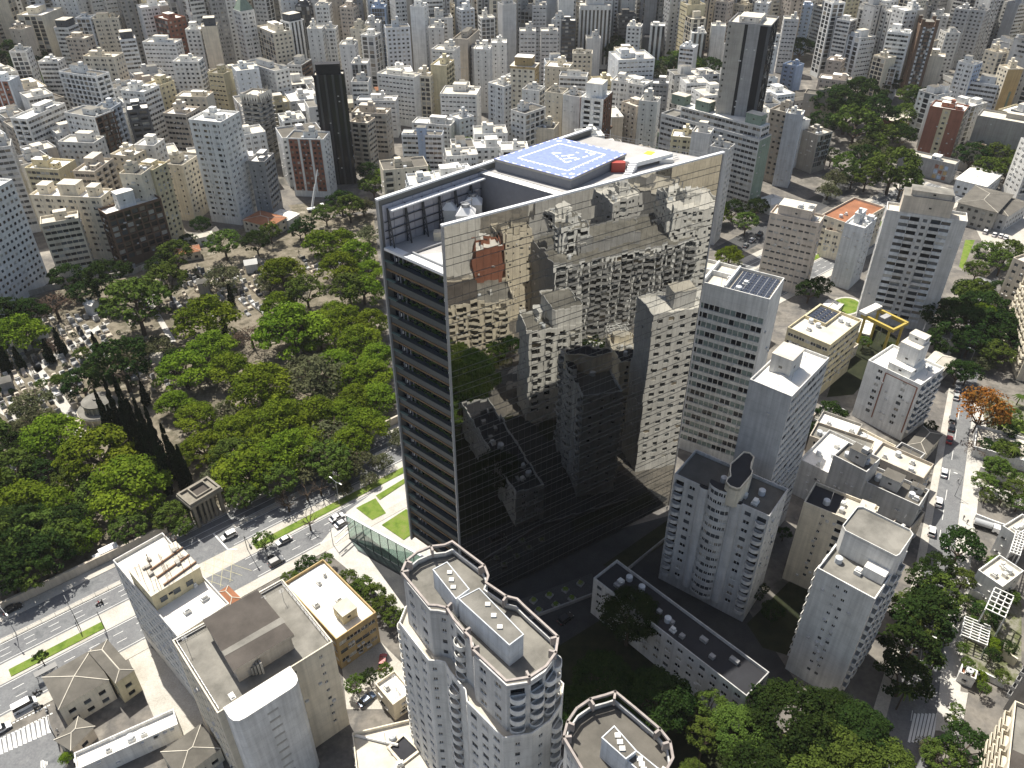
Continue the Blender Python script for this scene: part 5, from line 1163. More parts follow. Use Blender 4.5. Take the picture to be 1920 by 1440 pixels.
TP = [tomb_proto(k) for k in range(5)]; used = set(); rt = random.Random(21)
TZ = [((395, 505), (500, 590), 52, 70), ((0, 640), (70, 780), 52, 70), ((70, 600), (210, 690), 70, 70), ((255, 500), (420, 600), 60, 60), ((210, 660), (320, 740), 24, 40), ((60, 700), (160, 790), 34, 40), ((0, 780), (120, 900), 30, 40), ((480, 480), (700, 520), 20, 40), ((560, 620), (720, 760), 14, 30)]
pos = []
for (x0, y0), (x1, y1), n, _ in TZ:
    for k in range(n):
        for _t in range(20):
            px_, py_ = rt.uniform(x0, x1), rt.uniform(y0, y1); c = at(px_, py_); i, j = round((c[0] * .77 + c[1] * .64) / 2.6), round((c[0] * .64 - c[1] * .77) / 3.8)
            if (i, j) in used or hypot(c[0] - at(193, 782)[0], c[1] - at(193, 782)[1]) < 11: continue
            used.add((i, j)); X = (i * 2.6 * .77 + j * 3.8 * .64, i * 2.6 * .64 - j * 3.8 * .77, 0); pos.append(X); break
for n_, X in enumerate(pos):
    k = rt.choice([0, 0, 1, 1, 2, 3, 4]); a = R(40) + rt.gauss(0, .04) + (pi if rt.random() < .4 else 0); sc = (rt.uniform(.85, 1.35), rt.uniform(.8, 1.15), rt.uniform(.7, 1.6))
    if TP[k] is not None and TP[k].location.length == 0: TP[k].location = X; TP[k].rotation_euler = (0, 0, a); TP[k].scale = sc
    else: dup(TP[k], X, a, sc=sc)
# gantry crane beside the yellowish office, crane truck at the building site
p = at(1637, 668); g = thing('gantry_crane', 'yellow gantry crane with a white roof standing over the building pit', 'crane', (p[0], p[1], 0), R(35))
for sx in (-4, 4):
    for sy in (-5, 5): m = MB(); m.box(sx - .35, sx + .35, sy - .35, sy + .35, 0, 15); m.build('leg', MAT['yellow_paint'], g)
m = MB()
for sx in (-4, 4): m.box(sx - .5, sx + .5, -6.5, 6.5, 15, 16.2)
for sy in (-6, 6): m.box(-3.5, 3.5, sy - .4, sy + .4, 15.1, 16)
m.build('girder', MAT['yellow_paint'], g); m = MB(); m.box(-4.8, 4.8, 4.6, 7.4, 16.3, 17.2); m.build('canopy', MAT['roof_white'], g)
m = MB(); m.box(-2, 2, -1, 1, 16.2, 17); m.tube((0, 0, 15.5), (0, 0, 6), .06); m.build('trolley', MAT['wall_g'], g)
pxflat('building_pit', [(1585, 640), (1650, 610), (1690, 640), (1600, 740), (1550, 745)], .06, 'garden_soil')
p = at(592, 395); g = thing('crane_truck', 'white crane truck with a raised telescopic boom at the building site', 'crane', (p[0], p[1], 0), R(20))
m = MB(); m.box(-4, 4, -1.2, 1.2, .7, 1.6); m.build('chassis', MAT['frame_white'], g); m = MB(); m.box(2.6, 4.2, -1.2, 1.2, 1.6, 3); m.build('cab', MAT['wall_ww'], g)
for sx in (-3, -1.6, 2.8):
    for sy in (-1.2, 1.2): m = MB(); m.tube((sx, sy - .2, .55), (sx, sy + .2, .55), .55, 12); m.build('wheel', MAT['black_rubber'], g)
m = MB(); m.tube((-1.5, 0, 2), (2, 3, 12), .55, 8); m.tube((2, 3, 12), (4.2, 4.9, 18.5), .3, 8); m.build('boom', MAT['rail_white'], g); m = MB(); m.tube((4.2, 4.9, 18.5), (6, 6.2, 24), .14, 6); m.build('jib', MAT['frame_dark'], g)
pxflat('building_site', [(540, 385), (680, 370), (690, 395), (560, 412)], .05, 'cemetery_soil')
# small red roofed houses between the towers and the cemetery, sheds on the right
for k, (p0, p1, p2, h, wall, roof, lab) in enumerate((
    ((505, 425), (455, 412), (528, 405), 6, 'c', 'tile_red', 'red tiled house at the foot of the grey walled slab'), ((540, 413), (505, 405), (560, 400), 5, 'w', 'roof_white', 'white roofed shed beside the red tiled house'),
    ((400, 440), (330, 455), (420, 428), 4, 'w', 'roof_cream', 'long low house under the very tall white tower'), ((375, 470), (330, 478), (392, 455), 4, 'c', 'tile_red', 'low pinkish roofed house by the cemetery trees'),
    ((775, 345), (715, 335), (790, 330), 4, 'c', 'roof_cream', 'low flat house before the blue striped office'), ((880, 338), (763, 345), (900, 325), 5, 'be', 'tile_red', 'long salmon roofed house behind the mirror tower'),
    ((800, 338), (760, 330), (818, 322), 3, 'w', 'roof_white', 'small white kiosk house before the blue striped office'), ((868, 320), (850, 310), (895, 305), 9, 'w', 'roof_white', 'small white block of flats left of the helipad'),
    ((962, 168), (910, 160), (975, 158), 5, 'c', 'roof_fibre', 'low pale roofed hall between white slabs'), ((1890, 405), (1800, 385), (1930, 380), 8, 'lg', 'roof_fibre', 'long grey green roofed depot at the right edge'),
    ((1870, 398), (1805, 372), (1900, 365), 10, 'con', 'roof_fibre', 'grey concrete hall beside the depot'), ((1855, 505), (1815, 492), (1885, 478), 4, 'c', 'roof_fibre', 'ribbed grey roofed pavilion among the right lawns'),
    ((1850, 350), (1800, 330), (1880, 325), 8, 'lb', 'roof_white', 'white flat roofed hall under the painted grey building'), ((1445, 385), (1425, 372), (1475, 375), 5, 'w', 'roof_white', 'low white house by the shaded avenue'),
    ((1700, 232), (1650, 222), (1725, 215), 5, 'rd', 'roof_cream', 'low brick house under the trees'), ((1560, 590), (1540, 575), (1580, 570), 3, 'w', 'roof_white', 'white tent roofed shed near the gantry crane'),
    ((1630, 627), (1580, 620), (1640, 605), 3, 'w', 'roof_white', 'white canopy house beside the oval lawn'), ((1762, 700), (1745, 668), (1790, 672), 6, 'w', 'roof_cream', 'white terraced house beside the small white tower'),
    ((1735, 850), (1715, 820), (1765, 815), 5, 'c', 'roof_fibre', 'patched grey roofed house near the right street'), ((1715, 930), (1690, 905), (1745, 890), 5, 'c', 'roof_fibre', 'long ribbed roof house at the corner of the right street'))):
    cottage(lab, p0, p1, p2, h, wall, roof, 600 + k, 1.0)

# ---------------------------------------------------------------- trees
def leafmat(name, c1, c2, trans=.25):
    m, nt, b = newmat(name); out = nt.nodes['Material Output']; g = N(nt, 'ShaderNodeNewGeometry'); tc = N(nt, 'ShaderNodeTexCoord').outputs['Object']; oi = N(nt, 'ShaderNodeObjectInfo')
    mx = N(nt, 'ShaderNodeMix', data_type='RGBA'); mx.inputs[6].default_value = (*c1, 1); mx.inputs[7].default_value = (*c2, 1)
    a = N(nt, 'ShaderNodeMath', operation='ADD'); nt.links.new(ramp(nt, g.outputs['Random Per Island'], 0, 1, -.3, .3), a.inputs[0]); nt.links.new(ramp(nt, noise(nt, tc, .35, 3), .35, .65, .1, .9), a.inputs[1])
    nt.links.new(a.outputs[0], mx.inputs[0]); hs = N(nt, 'ShaderNodeHueSaturation'); nt.links.new(mx.outputs[2], hs.inputs['Color'])
    nt.links.new(ramp(nt, oi.outputs['Random'], 0, 1, .8, 1.15), hs.inputs['Value']); nt.links.new(ramp(nt, oi.outputs['Random'], 0, 1, .485, .515), hs.inputs['Hue'])
    d = N(nt, 'ShaderNodeBsdfDiffuse'); t = N(nt, 'ShaderNodeBsdfTranslucent'); s = N(nt, 'ShaderNodeMixShader'); s.inputs[0].default_value = trans
    nt.links.new(hs.outputs[0], d.inputs[0]); nt.links.new(hs.outputs[0], t.inputs[0]); nt.links.new(d.outputs[0], s.inputs[1]); nt.links.new(t.outputs[0], s.inputs[2]); nt.links.new(s.outputs[0], out.inputs[0]); MAT[name] = m
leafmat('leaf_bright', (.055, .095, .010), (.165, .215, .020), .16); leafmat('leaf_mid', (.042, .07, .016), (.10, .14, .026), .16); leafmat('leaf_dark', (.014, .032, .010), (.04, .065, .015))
leafmat('leaf_olive', (.06, .07, .035), (.13, .135, .07)); leafmat('leaf_brown', (.085, .06, .045), (.14, .105, .075), .1); leafmat('leaf_cypress', (.008, .017, .008), (.02, .032, .012), .05); leafmat('leaf_red', (.10, .06, .02), (.32, .09, .02))
plain('bark', (.075, .058, .045), .95, 0, .1, .3)
def crown(seed, kind, n, per, leaf):
    """unit crown: radius about 1, made of many leaf-sized faces gathered in clumps"""
    r = random.Random(seed); mb = MB(); cl = []
    for _ in range(n):
        t = r.uniform(0, 2 * pi)
        if kind == 'umbrella': q = math.sqrt(r.random()); cl.append((q * .82 * cos(t), q * .82 * sin(t), .62 * (1 - q * q) + r.uniform(-.2, .08), r.uniform(.11, .26), .5))
        elif kind == 'round': u = r.uniform(-.5, 1); s = math.sqrt(max(0, 1 - u * u)) * r.uniform(.5, .8); cl.append((s * cos(t), s * sin(t), .55 + u * .62, r.uniform(.2, .36), .8))
        elif kind == 'clump': u = r.uniform(-.45, 1); s = math.sqrt(max(0, 1 - u * u)) * r.uniform(.62, .98); z0 = .55 + u * .6 * r.uniform(.85, 1.05); cl.append((s * cos(t), s * sin(t), z0, r.uniform(.09, .2), .75))
        elif kind == 'column': z = r.random(); s = .75 * (1 - z) ** .6 * r.uniform(.3, 1) * (.45 + .55 * min(1, z * 5)); cl.append((s * cos(t), s * sin(t), z * 4.2, r.uniform(.2, .3) * (1.15 - z), 2.3))
        else: q = math.sqrt(r.random()); cl.append((q * .8 * cos(t), q * .8 * sin(t), r.uniform(.05, .75) * (1.1 - q), r.uniform(.16, .34), .7))
    for x, y, z, ra, fl in cl:
        for _ in range(per):
            u = r.uniform(-.35, 1) if kind != 'column' else r.uniform(-1, 1); s = math.sqrt(max(0, 1 - u * u)); t = r.uniform(0, 2 * pi); k = r.uniform(.75, 1.08)
            nx_, ny_, nz_ = s * cos(t), s * sin(t), u; c = (x + ra * nx_ * k, y + ra * ny_ * k, z + ra * fl * nz_ * k)
            v = mathutils.Vector((nx_ + r.gauss(0, .45), ny_ + r.gauss(0, .45), nz_ + (.55 if kind != 'column' else .1) + r.gauss(0, .35))).normalized(); a = v.orthogonal().normalized(); a.rotate(mathutils.Quaternion(v, r.uniform(0, 6.28))); b = v.cross(a); L = leaf * r.uniform(.6, 1.35); W = L * r.uniform(.5, .9)
            c = mathutils.Vector(c); mb.quad(tuple(c - a * L), tuple(c - b * W + v * L * .15), tuple(c + a * L), tuple(c + b * W + v * L * .15))
    return mb
def limbs(seed, kind, spread=.7):
    r = random.Random(seed); mb = MB()
    if kind == 'column': mb.tube((0, 0, -.6), (0, 0, 3), .1, 6, r2=.03); return mb
    mb.tube((0, 0, -1.0), (0, 0, -.15), .075, 7, r2=.055)
    for k in range(6):
        t = k * 1.05 + r.uniform(-.3, .3); p = (0, 0, -.2); q = (.35 * cos(t), .35 * sin(t), .12 + r.uniform(0, .15)); e = (spread * cos(t + .2), spread * sin(t + .2), .28 + r.uniform(0, .2)); mb.tube(p, q, .04, 5, r2=.028); mb.tube(q, e, .026, 5, r2=.01)
        mb.tube(q, (.4 * cos(t - .5), .4 * sin(t - .5), .5), .02, 4, r2=.008)
        if kind == 'bare':
            for j in range(5): t2 = t + r.uniform(-.6, .6); mb.tube(q, (r.uniform(.4, .9) * cos(t2), r.uniform(.4, .9) * sin(t2), r.uniform(.3, .8)), .012, 4, r2=.004)
    return mb
TREE = {}
def proto(key, kind, mats, n, per, leaf, seeds):
    for s in seeds:
        me = [crown(s, kind, n, per, leaf).mesh('crown', [MAT[mats]]), limbs(s, kind).mesh('trunk', [MAT['bark']])]; TREE.setdefault(key, []).append(me)
proto('A', 'umbrella', 'leaf_bright', 95, 74, .037, (1, 2, 3, 4)); proto('B', 'clump', 'leaf_dark', 75, 42, .05, (5, 6, 7)); proto('M', 'clump', 'leaf_mid', 75, 42, .05, (8, 9, 14))
proto('C', 'sparse', 'leaf_olive', 40, 46, .05, (10, 11, 15)); proto('E', 'sparse', 'leaf_brown', 30, 34, .035, (12, 13)); proto('Y', 'column', 'leaf_cypress', 90, 50, .13, (16, 17, 19)); proto('R', 'round', 'leaf_red', 40, 50, .05, (18,))
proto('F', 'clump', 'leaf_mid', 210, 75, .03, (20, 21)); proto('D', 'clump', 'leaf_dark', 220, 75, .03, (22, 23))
TREE['Z'] = [[None, limbs(30, 'bare').mesh('branches', [MAT['bark']])]]
tr = random.Random(77)
KN = dict(A=('tipuana_tree', 'wide bright green spreading tree'), B=('dark_tree', 'dense dark green round tree'), M=('green_tree', 'mid green round tree'), C=('olive_tree', 'thin olive grey tree'), E=('dry_tree', 'dry brownish purple tree'), Y=('cypress', 'tall narrow black green cypress'), R=('flowering_tree', 'tree flecked with red flowers'), F=('green_tree', 'large mid green leafy tree'), D=('dark_tree', 'large dark leafy tree'), Z=('bare_tree', 'bare leafless branching tree'))
def tree(key, c, rad, h, label, group=None, rz=None):
    nm, _ = KN[key]; me = tr.choice(TREE[key]); t = thing(nm, label, 'tree', (c[0], c[1], 0), tr.uniform(0, 6.28) if rz is None else rz, group)
    if key == 'Y': sc = (rad, rad, h / 4.4); base = .3
    else: sc = (rad, rad, rad * tr.uniform(.85, 1.05)); base = h
    if me[0]: link('crown', me[0], t, (0, 0, base), 0, sc)
    hs = base / 1.0 if key != 'Y' else 1
    link('trunk' if me[0] else 'branches', me[1], t, (0, 0, base), 0, (rad, rad, max(rad * .8, base)) if key != 'Y' else (rad, rad, h / 4.4)); return t
def trees(T_, conv, label, group, zc=9.0, hmul=.6):
    for x, y, dia, key in T_:
        px_, py_ = conv(x, y); c = at(px_, py_, zc); dist = math.sqrt(c[0] ** 2 + c[1] ** 2 + (CAM_H - zc) ** 2); k = 3.0 if conv is S1c else 1.0
        rad = dia / k / 2 * dist / FPX * (1.12 if k == 3 else 1.08); l = '%s %s' % (KN[key][1], label); tree(key, c, rad, max(2.2, rad * hmul) if key != 'Y' else rad * 8, l, '%ss %s' % (KN[key][1], label))
S1c = lambda x, y: (x / 3, 480 + y / 3); P1 = lambda x, y: (x, y)
CEM = '''1580 60 240 A,1560 230 190 A,1720 190 200 M,1860 250 170 A,1160 350 320 A,1180 480 250 A,780 330 320 M,1240 80 200 C,940 150 210 M,740 510 220 C,690 640 290 B,450 690 180 B,1020 620 290 A,1270 590 240 A,1640 430 390 A,1790 420 240 A,1650 330 220 C,1460 720 350 A,1240 810 170 C,1080 850 230 A,960 770 190 A,1590 910 320 A,1310 960 280 A,1130 1040 260 A,1760 840 260 A,1850 930 240 C,1620 1080 330 A,1390 1170 360 A,1710 1100 270 C,1830 1100 220 M,270 1000 320 A,550 1120 400 A,710 1290 420 A,110 1370 310 A,40 1190 230 M,270 1370 270 A,160 770 200 C,200 910 230 C,290 240 220 E,270 430 140 E,1400 400 200 E,160 320 170 B,50 330 190 B,90 420 250 A,380 110 170 B,470 180 150 B,620 150 220 B,740 190 170 B,1790 660 330 C,1880 560 230 A,1560 620 180 C,60 1060 180 B,940 1400 170 M,1480 650 170 E,1820 720 200 C,1940 830 220 A,1980 640 240 A,1960 990 240 A,2050 900 250 A,1940 330 240 A,2020 450 260 A,1900 40 240 A,2040 160 230 A,1960 170 200 M,2080 620 240 A,1300 1100 220 M,840 1110 140 B,620 960 110 M,1010 1000 130 C,30 900 130 C,100 880 140 C,580 560 150 C,860 440 160 C,980 520 130 B,1500 90 150 C,1530 300 160 C,430 480 80 M,500 540 60 C,300 620 70 M,200 640 60 M,2080 330 210 A,2120 520 220 A,1690 560 190 C,1990 760 230 A,2110 740 230 A,1700 970 240 A,1980 1090 220 C,1880 1160 180 M,1560 1230 200 M,1200 1170 180 C,1450 1020 230 A,1390 860 200 A,1540 800 220 A,520 1290 200 M,380 1220 170 M,200 1180 160 B,60 1520 260 B,180 1560 260 M,330 1560 220 M,250 1650 230 B,90 1660 250 B,-60 1600 260 M,400 1500 220 A,20 1760 220 B,-120 1500 260 A,-150 1750 240 M,-100 1250 260 A,140 1480 220 B,420 1420 150 M,340 1470 200 B,150 1740 180 M,-130 1050 260 M,-140 850 240 B,10 1440 260 A,860 1370 110 M,700 1480 180 M,1000 1440 120 M,1350 1290 170 M'''
CEMP = [tuple(float(v) if i < 3 else v for i, v in enumerate(t.split())) for t in CEM.replace('\n', '').split(',')]
trees(CEMP, S1c, 'in the cemetery grove', 'c')
for x, y, d_, hh in ((360, 560, 26, 12), (290, 600, 28, 10), (40, 650, 40, 15), (130, 640, 26, 10), (640, 1050, 26, 21), (700, 1020, 26, 23), (760, 1030, 28, 25), (820, 1120, 28, 22), (870, 1160, 28, 25), (930, 1200, 28, 24), (1000, 1250, 28, 21), (900, 1280, 26, 24), (840, 1230, 26, 23), (780, 1170, 26, 22), (700, 1110, 26, 19), (960, 1330, 26, 22), (1040, 1310, 26, 18), (560, 560, 22, 10), (1310, 280, 22, 10), (1270, 440, 20, 9), (1060, 1280, 24, 15), (830, 840, 24, 10)):
    c = at(*S1c(x, y)); tree('Y', c, max(1.7, d_ / 3 / 2 * 300 / FPX * 2.6), hh, 'tall narrow black green cypress beside the round chapel' if 600 < x < 1100 and y > 900 else 'tall narrow black green cypress among the graves', 'cypresses beside the chapel' if 600 < x < 1100 and y > 900 else 'cypresses among the graves')
far = '''420 460 60 M,520 492 46 A,560 425 36 B,600 455 70 A,640 445 60 A,670 470 70 A,690 500 60 A,690 430 50 C,655 392 52 M,720 325 50 A,700 350 50 M,640 380 50 B,610 400 44 M,570 420 40 B,350 440 30 B,330 485 60 M,300 500 50 B,680 380 50 C,740 345 46 C,505 430 40 M,480 455 50 B,375 415 34 B,320 410 30 B,45 150 76 B,70 165 44 M,88 160 44 A,930 262 24 B,880 270 50 A,855 290 40 M,905 282 40 B,740 300 34 C,790 315 34 M,690 320 40 B,1165 75 46 B,1155 95 44 B,1195 125 50 M,1160 115 50 B,1215 135 44 B,1240 135 44 C,1265 130 50 M,1285 135 50 B,1305 45 50 B,1320 40 44 B,1290 45 44 M,1325 55 50 B,1275 140 50 B,1300 138 60 A,1330 142 50 B,1345 395 54 A,1400 415 44 M,1370 470 50 A,1375 390 40 B,1420 385 40 B,1560 215 70 B,1585 230 70 B,1610 215 80 B,1635 240 70 B,1600 255 70 M,1620 275 50 C,1540 240 50 B,1655 262 50 M,1680 245 50 A,1700 225 46 M,1720 205 54 B,1705 185 40 M,1690 260 44 B,1660 290 50 C,1620 300 50 B,1585 310 44 M,1570 330 50 C,1555 350 44 C,1600 330 40 B,1625 335 46 M,1668 340 80 M,1690 350 60 M,1640 315 40 M,1700 340 44 B,1500 98 40 B,1660 165 44 B,1610 165 36 B,1345 95 30 M,1820 300 50 B,1850 320 46 M,1870 300 50 M,1840 285 40 B,1890 320 40 M,1560 290 36 B,1770 600 70 B,1800 620 80 B,1790 590 60 B,1840 600 80 B,1860 625 70 B,1830 560 60 M,1850 580 60 A,1880 640 60 B,1820 640 60 B,1770 640 60 B,1815 545 50 B,1870 660 54 M,1850 665 40 C,1835 500 36 M,1880 490 46 M,1880 540 40 B,1800 690 44 B,1850 470 40 M,1890 470 44 M,1520 540 46 B,1540 530 40 B,1560 770 54 B,1540 790 40 B,1625 625 24 M,1670 635 22 M,1640 270 40 M,700 215 20 M,905 115 24 A,720 75 30 E'''
trees([tuple(float(v) if i < 3 else v for i, v in enumerate(t.split())) for t in far.split(',')], P1, 'between the far buildings', 'f', 7)
street = '''1835 790 80 R,1815 700 44 B,1800 1030 66 B,1760 1120 70 M,1740 1150 80 B,1720 1180 90 B,1700 1230 90 B,1735 1090 60 B,1710 1140 60 M,1745 1180 60 M,1690 1280 80 B,1810 1080 40 M,1835 830 40 E,1870 870 40 M,1890 840 36 M,1850 900 40 M,1850 1150 44 B,1875 1060 40 M,1810 1400 70 B,1770 1420 60 M,1750 1390 40 C,1420 1100 40 B,1450 1140 40 B,1870 1195 30 A,1845 1255 26 A,1790 1340 20 M,1905 915 40 M,1760 1060 50 B,540 1075 30 M,575 1055 40 B,650 1080 40 M,680 1095 44 M,700 1110 44 M,720 1130 44 M,740 1150 40 M,660 1100 30 B,720 1250 30 M,665 1275 36 M,690 1260 30 B,492 1005 36 M,715 855 44 C,690 885 36 C,640 905 40 C,655 870 40 C,70 1222 22 B,115 1408 22 A,315 970 50 M,745 810 50 C,560 1065 24 M,610 1040 26 M'''
trees([tuple(float(v) if i < 3 else v for i, v in enumerate(t.split())) for t in street.split(',')], P1, 'along the streets and gardens', 's', 5)
for k in range(70):
    x0, y0, x1, y1 = tr.choice(((0, 600, 210, 800), (260, 490, 480, 600), (0, 690, 170, 900), (210, 650, 330, 740), (400, 500, 700, 560), (40, 560, 330, 660))); c = at(tr.uniform(x0, x1), tr.uniform(y0, y1), .5)
    if hypot(c[0] - at(193, 782)[0], c[1] - at(193, 782)[1]) < 10: continue
    rad = tr.uniform(.7, 1.9); t = thing('bush', 'small dark shrub between the tombs', 'shrub', (c[0], c[1], 0), tr.uniform(0, 6), 'small dark shrubs between the tombs'); link('foliage', tr.choice(TREE['B'] + TREE['M'])[0], t, (0, 0, rad * .1), 0, (rad, rad, rad * tr.uniform(.8, 1.6)))
gar = '''1860 760 26 M,1880 770 22 B,1900 780 26 M,1862 800 24 M,1890 812 30 B,1912 800 24 M,1850 835 26 B,1875 845 28 M,1908 845 30 B,1860 880 26 B,1885 890 30 M,1910 900 26 M,1850 930 22 M,1880 935 26 B,1910 945 28 M,1815 1130 26 B,1840 1140 24 M,1870 1150 28 B,1820 1165 24 M,1895 1120 26 M,1840 1190 24 B,1805 1215 20 M,1815 1245 22 M,1860 1230 26 B,1890 1215 26 B,1880 1270 24 M,1845 1290 20 M,1795 1330 22 M,1660 840 26 B,1640 900 24 M,1745 800 22 B,1470 1000 26 B,1500 1030 24 B,1590 800 24 B,1480 770 24 M'''
trees([tuple(float(v) if i < 3 else v for i, v in enumerate(t.split())) for t in gar.split(',')], P1, 'kept small in the right hand gardens', 'g', 3, .5)
for x, y, d_, k, lab in ((1390, 1350, 130, 'F', 'leafy tree left in the foreground grove at the lower edge'), (1480, 1340, 190, 'D', 'broad dark tree in the middle of the foreground grove'), (1560, 1390, 180, 'F', 'pale green tree at the front of the foreground grove'), (1600, 1360, 150, 'D', 'dark tree on the right flank of the foreground grove'),
    (1420, 1430, 150, 'D', 'dark tree at the lower edge of the foreground grove'), (1650, 1430, 150, 'F', 'light green tree at the right end of the foreground grove'), (1500, 1440, 160, 'F', 'green tree cut by the lower edge in the foreground grove'), (1330, 1290, 70, 'M', 'yellow green tree lit at the corner of the shaded yard'), (1320, 1350, 80, 'M', 'small yellow green tree before the shaded yard'),
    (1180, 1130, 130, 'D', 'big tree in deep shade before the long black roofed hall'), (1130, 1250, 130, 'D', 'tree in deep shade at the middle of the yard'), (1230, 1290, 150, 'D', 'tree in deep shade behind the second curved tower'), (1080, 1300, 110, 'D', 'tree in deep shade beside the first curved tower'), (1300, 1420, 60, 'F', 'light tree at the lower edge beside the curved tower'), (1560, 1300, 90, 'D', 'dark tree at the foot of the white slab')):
    c = at(x, y + 34, 9); dist = math.sqrt(c[0] ** 2 + c[1] ** 2 + 156 ** 2); rad = d_ / 2 * dist / FPX * .82; tree(k, c, rad, max(3, 9 - rad * .25), lab)
for x, y, d_, lab in ((540, 945, 60, 'beside the avenue bus lane'), (575, 925, 60, 'in the avenue verge near the gate'), (600, 915, 60, 'in the avenue verge before the tower'), (580, 980, 50, 'in the middle of the avenue'), (530, 935, 50, 'next to the cemetery gate')):
    c = at(x, y, 3); tree('Z', c, d_ / 2 * 230 / FPX, 3, 'bare leafless branching tree ' + lab)
def palm(c, h, label):
    t = thing('palm_tree', label, 'palm', (c[0], c[1], 0), tr.uniform(0, 6)); m = MB(); m.tube((0, 0, 0), (.2, 0, h), .2, 7, r2=.14); m.build('trunk', MAT['bark'], t); m = MB(); r = tr
    for k in range(14):
        a = k * .449 + r.uniform(-.1, .1); L = r.uniform(2, 2.8); pr = None
        for j in range(6):
            u = j / 5; q = (.2 + L * u * cos(a), L * u * sin(a), h + .7 * u * 1.6 - 1.9 * u * u); w_ = .42 * (1 - u * .8); s = (-sin(a) * w_, cos(a) * w_)
            if pr: m.quad((pr[0][0] + pr[1][0], pr[0][1] + pr[1][1], pr[0][2] - .15), pr[0], q, (q[0] + s[0], q[1] + s[1], q[2] - .15)); m.quad(pr[0], (pr[0][0] - pr[1][0], pr[0][1] - pr[1][1], pr[0][2] - .15), (q[0] - s[0], q[1] - s[1], q[2] - .15), q)
            pr = (q, s)
    m.build('fronds', MAT['leaf_mid'], t)
for x, y, h, lab in ((1890, 870, 6, 'palm in the upper right garden'), (1850, 1080, 6, 'palm beside the green court'), (1700, 1200, 8, 'palm in shade behind the white slab'), (1870, 850, 5, 'palm by the garden lawn'), (1680, 1330, 8, 'palm in shade near the foreground grove'), (1905, 760, 4, 'small palm at the right edge of the lawn'), (1740, 1270, 7, 'palm leaning over the right street'), (1820, 1040, 4, 'small palm near the parked truck')): palm(at(x, y), h, lab)
# ---------------------------------------------------------------- vehicles
for k, c in dict(white=(.72, .72, .72), silver=(.42, .43, .44), grey=(.16, .165, .17), black=(.02, .02, .022), red=(.32, .03, .03), blue=(.10, .14, .22)).items():
    m = plain('paint_' + k, c, .28, .15 if k in ('silver', 'grey', 'blue') else 0, .6, .02)
plain('headlight', (.8, .8, .78), .15); plain('taillight', (.4, .02, .02), .3); plain('car_glass', (.012, .015, .018), .06, 0, .8); plain('rim', (.4, .4, .41), .3, .7)
def car(label, c, a, paint, kind='sedan', cat='car', group=None):
    L, Wd, zb, zh, cab = dict(sedan=(4.4, .88, .82, 1.42, (-1.75, -1.15, .45, 1.15)), suv=(4.3, .92, .95, 1.68, (-2.0, -1.75, .5, 1.2)), van=(5.0, .98, 1.15, 2.1, (-2.4, -2.3, 1.25, 1.9)))[kind]
    t = thing({'van': 'van'}.get(kind, 'parked_car'), label, {'van': 'van'}.get(kind, cat), (c[0], c[1], c[2] if len(c) > 2 else .05), a, group); P = MAT['paint_' + paint]; h = L / 2
    m = MB(); prof = [(-h, .35), (-h + .1, .25), (h - .1, .25), (h, .4), (h - .05, zb * .72), (cab[3], zb), (cab[0], zb), (-h + .08, zb * .95), (-h, zb * .6)]; n = len(prof)
    i = len(m.v); m.v += [(x, -Wd + (.08 if abs(x) > h - .12 else 0), z) for x, z in prof] + [(x, Wd - (.08 if abs(x) > h - .12 else 0), z) for x, z in prof]
    for k in range(n): j = (k + 1) % n; m.f.append((i + k, i + n + k, i + n + j, i + j)); m.m.append(0)
    m.f.append(tuple(range(i, i + n))); m.m.append(0); m.f.append(tuple(reversed(range(i + n, i + 2 * n)))); m.m.append(0); m.build('body', P, t)
    m = MB(); a0 = [(cab[0], -Wd + .04), (cab[3], -Wd + .06), (cab[3], Wd - .06), (cab[0], Wd - .04)]; a1 = [(cab[1], -Wd + .2), (cab[2], -Wd + .2), (cab[2], Wd - .2), (cab[1], Wd - .2)]
    for k in range(4): j = (k + 1) % 4; m.quad((*a0[k], zb), (*a0[j], zb), (*a1[j], zh), (*a1[k], zh))
    m.build('windows', MAT['car_glass'], t); m = MB(); m.prism(offset(a1, -.04), zh - .04, zh + .03); m.build('roof', P, t)
    for sx in (-h + .85, h - .85):
        for sy in (-Wd + .1, Wd - .1): m = MB(); m.tube((sx, sy - .12, .33), (sx, sy + .12, .33), .33, 12); wl = m.build('wheel', MAT['black_rubber'], t); m = MB(); s_ = 1 if sy > 0 else -1; m.tube((sx, sy + s_ * .1, .33), (sx, sy + s_ * .13, .33), .2, 10); m.build('rim', MAT['rim'], wl)
    for sy in (-1, 1):
        m = MB(); m.box(h - .12, h + .005, sy * Wd * .72 - .16, sy * Wd * .72 + .16, .55, .7); m.build('headlight', MAT['headlight'], t); m = MB(); m.box(-h - .01, -h + .08, sy * Wd * .75 - .14, sy * Wd * .75 + .14, .6, .75); m.build('taillight', MAT['taillight'], t)
    return t
AA = atan2(AD[1], AD[0]); RA = atan2(at(1810, 730)[1] - at(1705, 1360)[1], at(1810, 730)[0] - at(1705, 1360)[0])
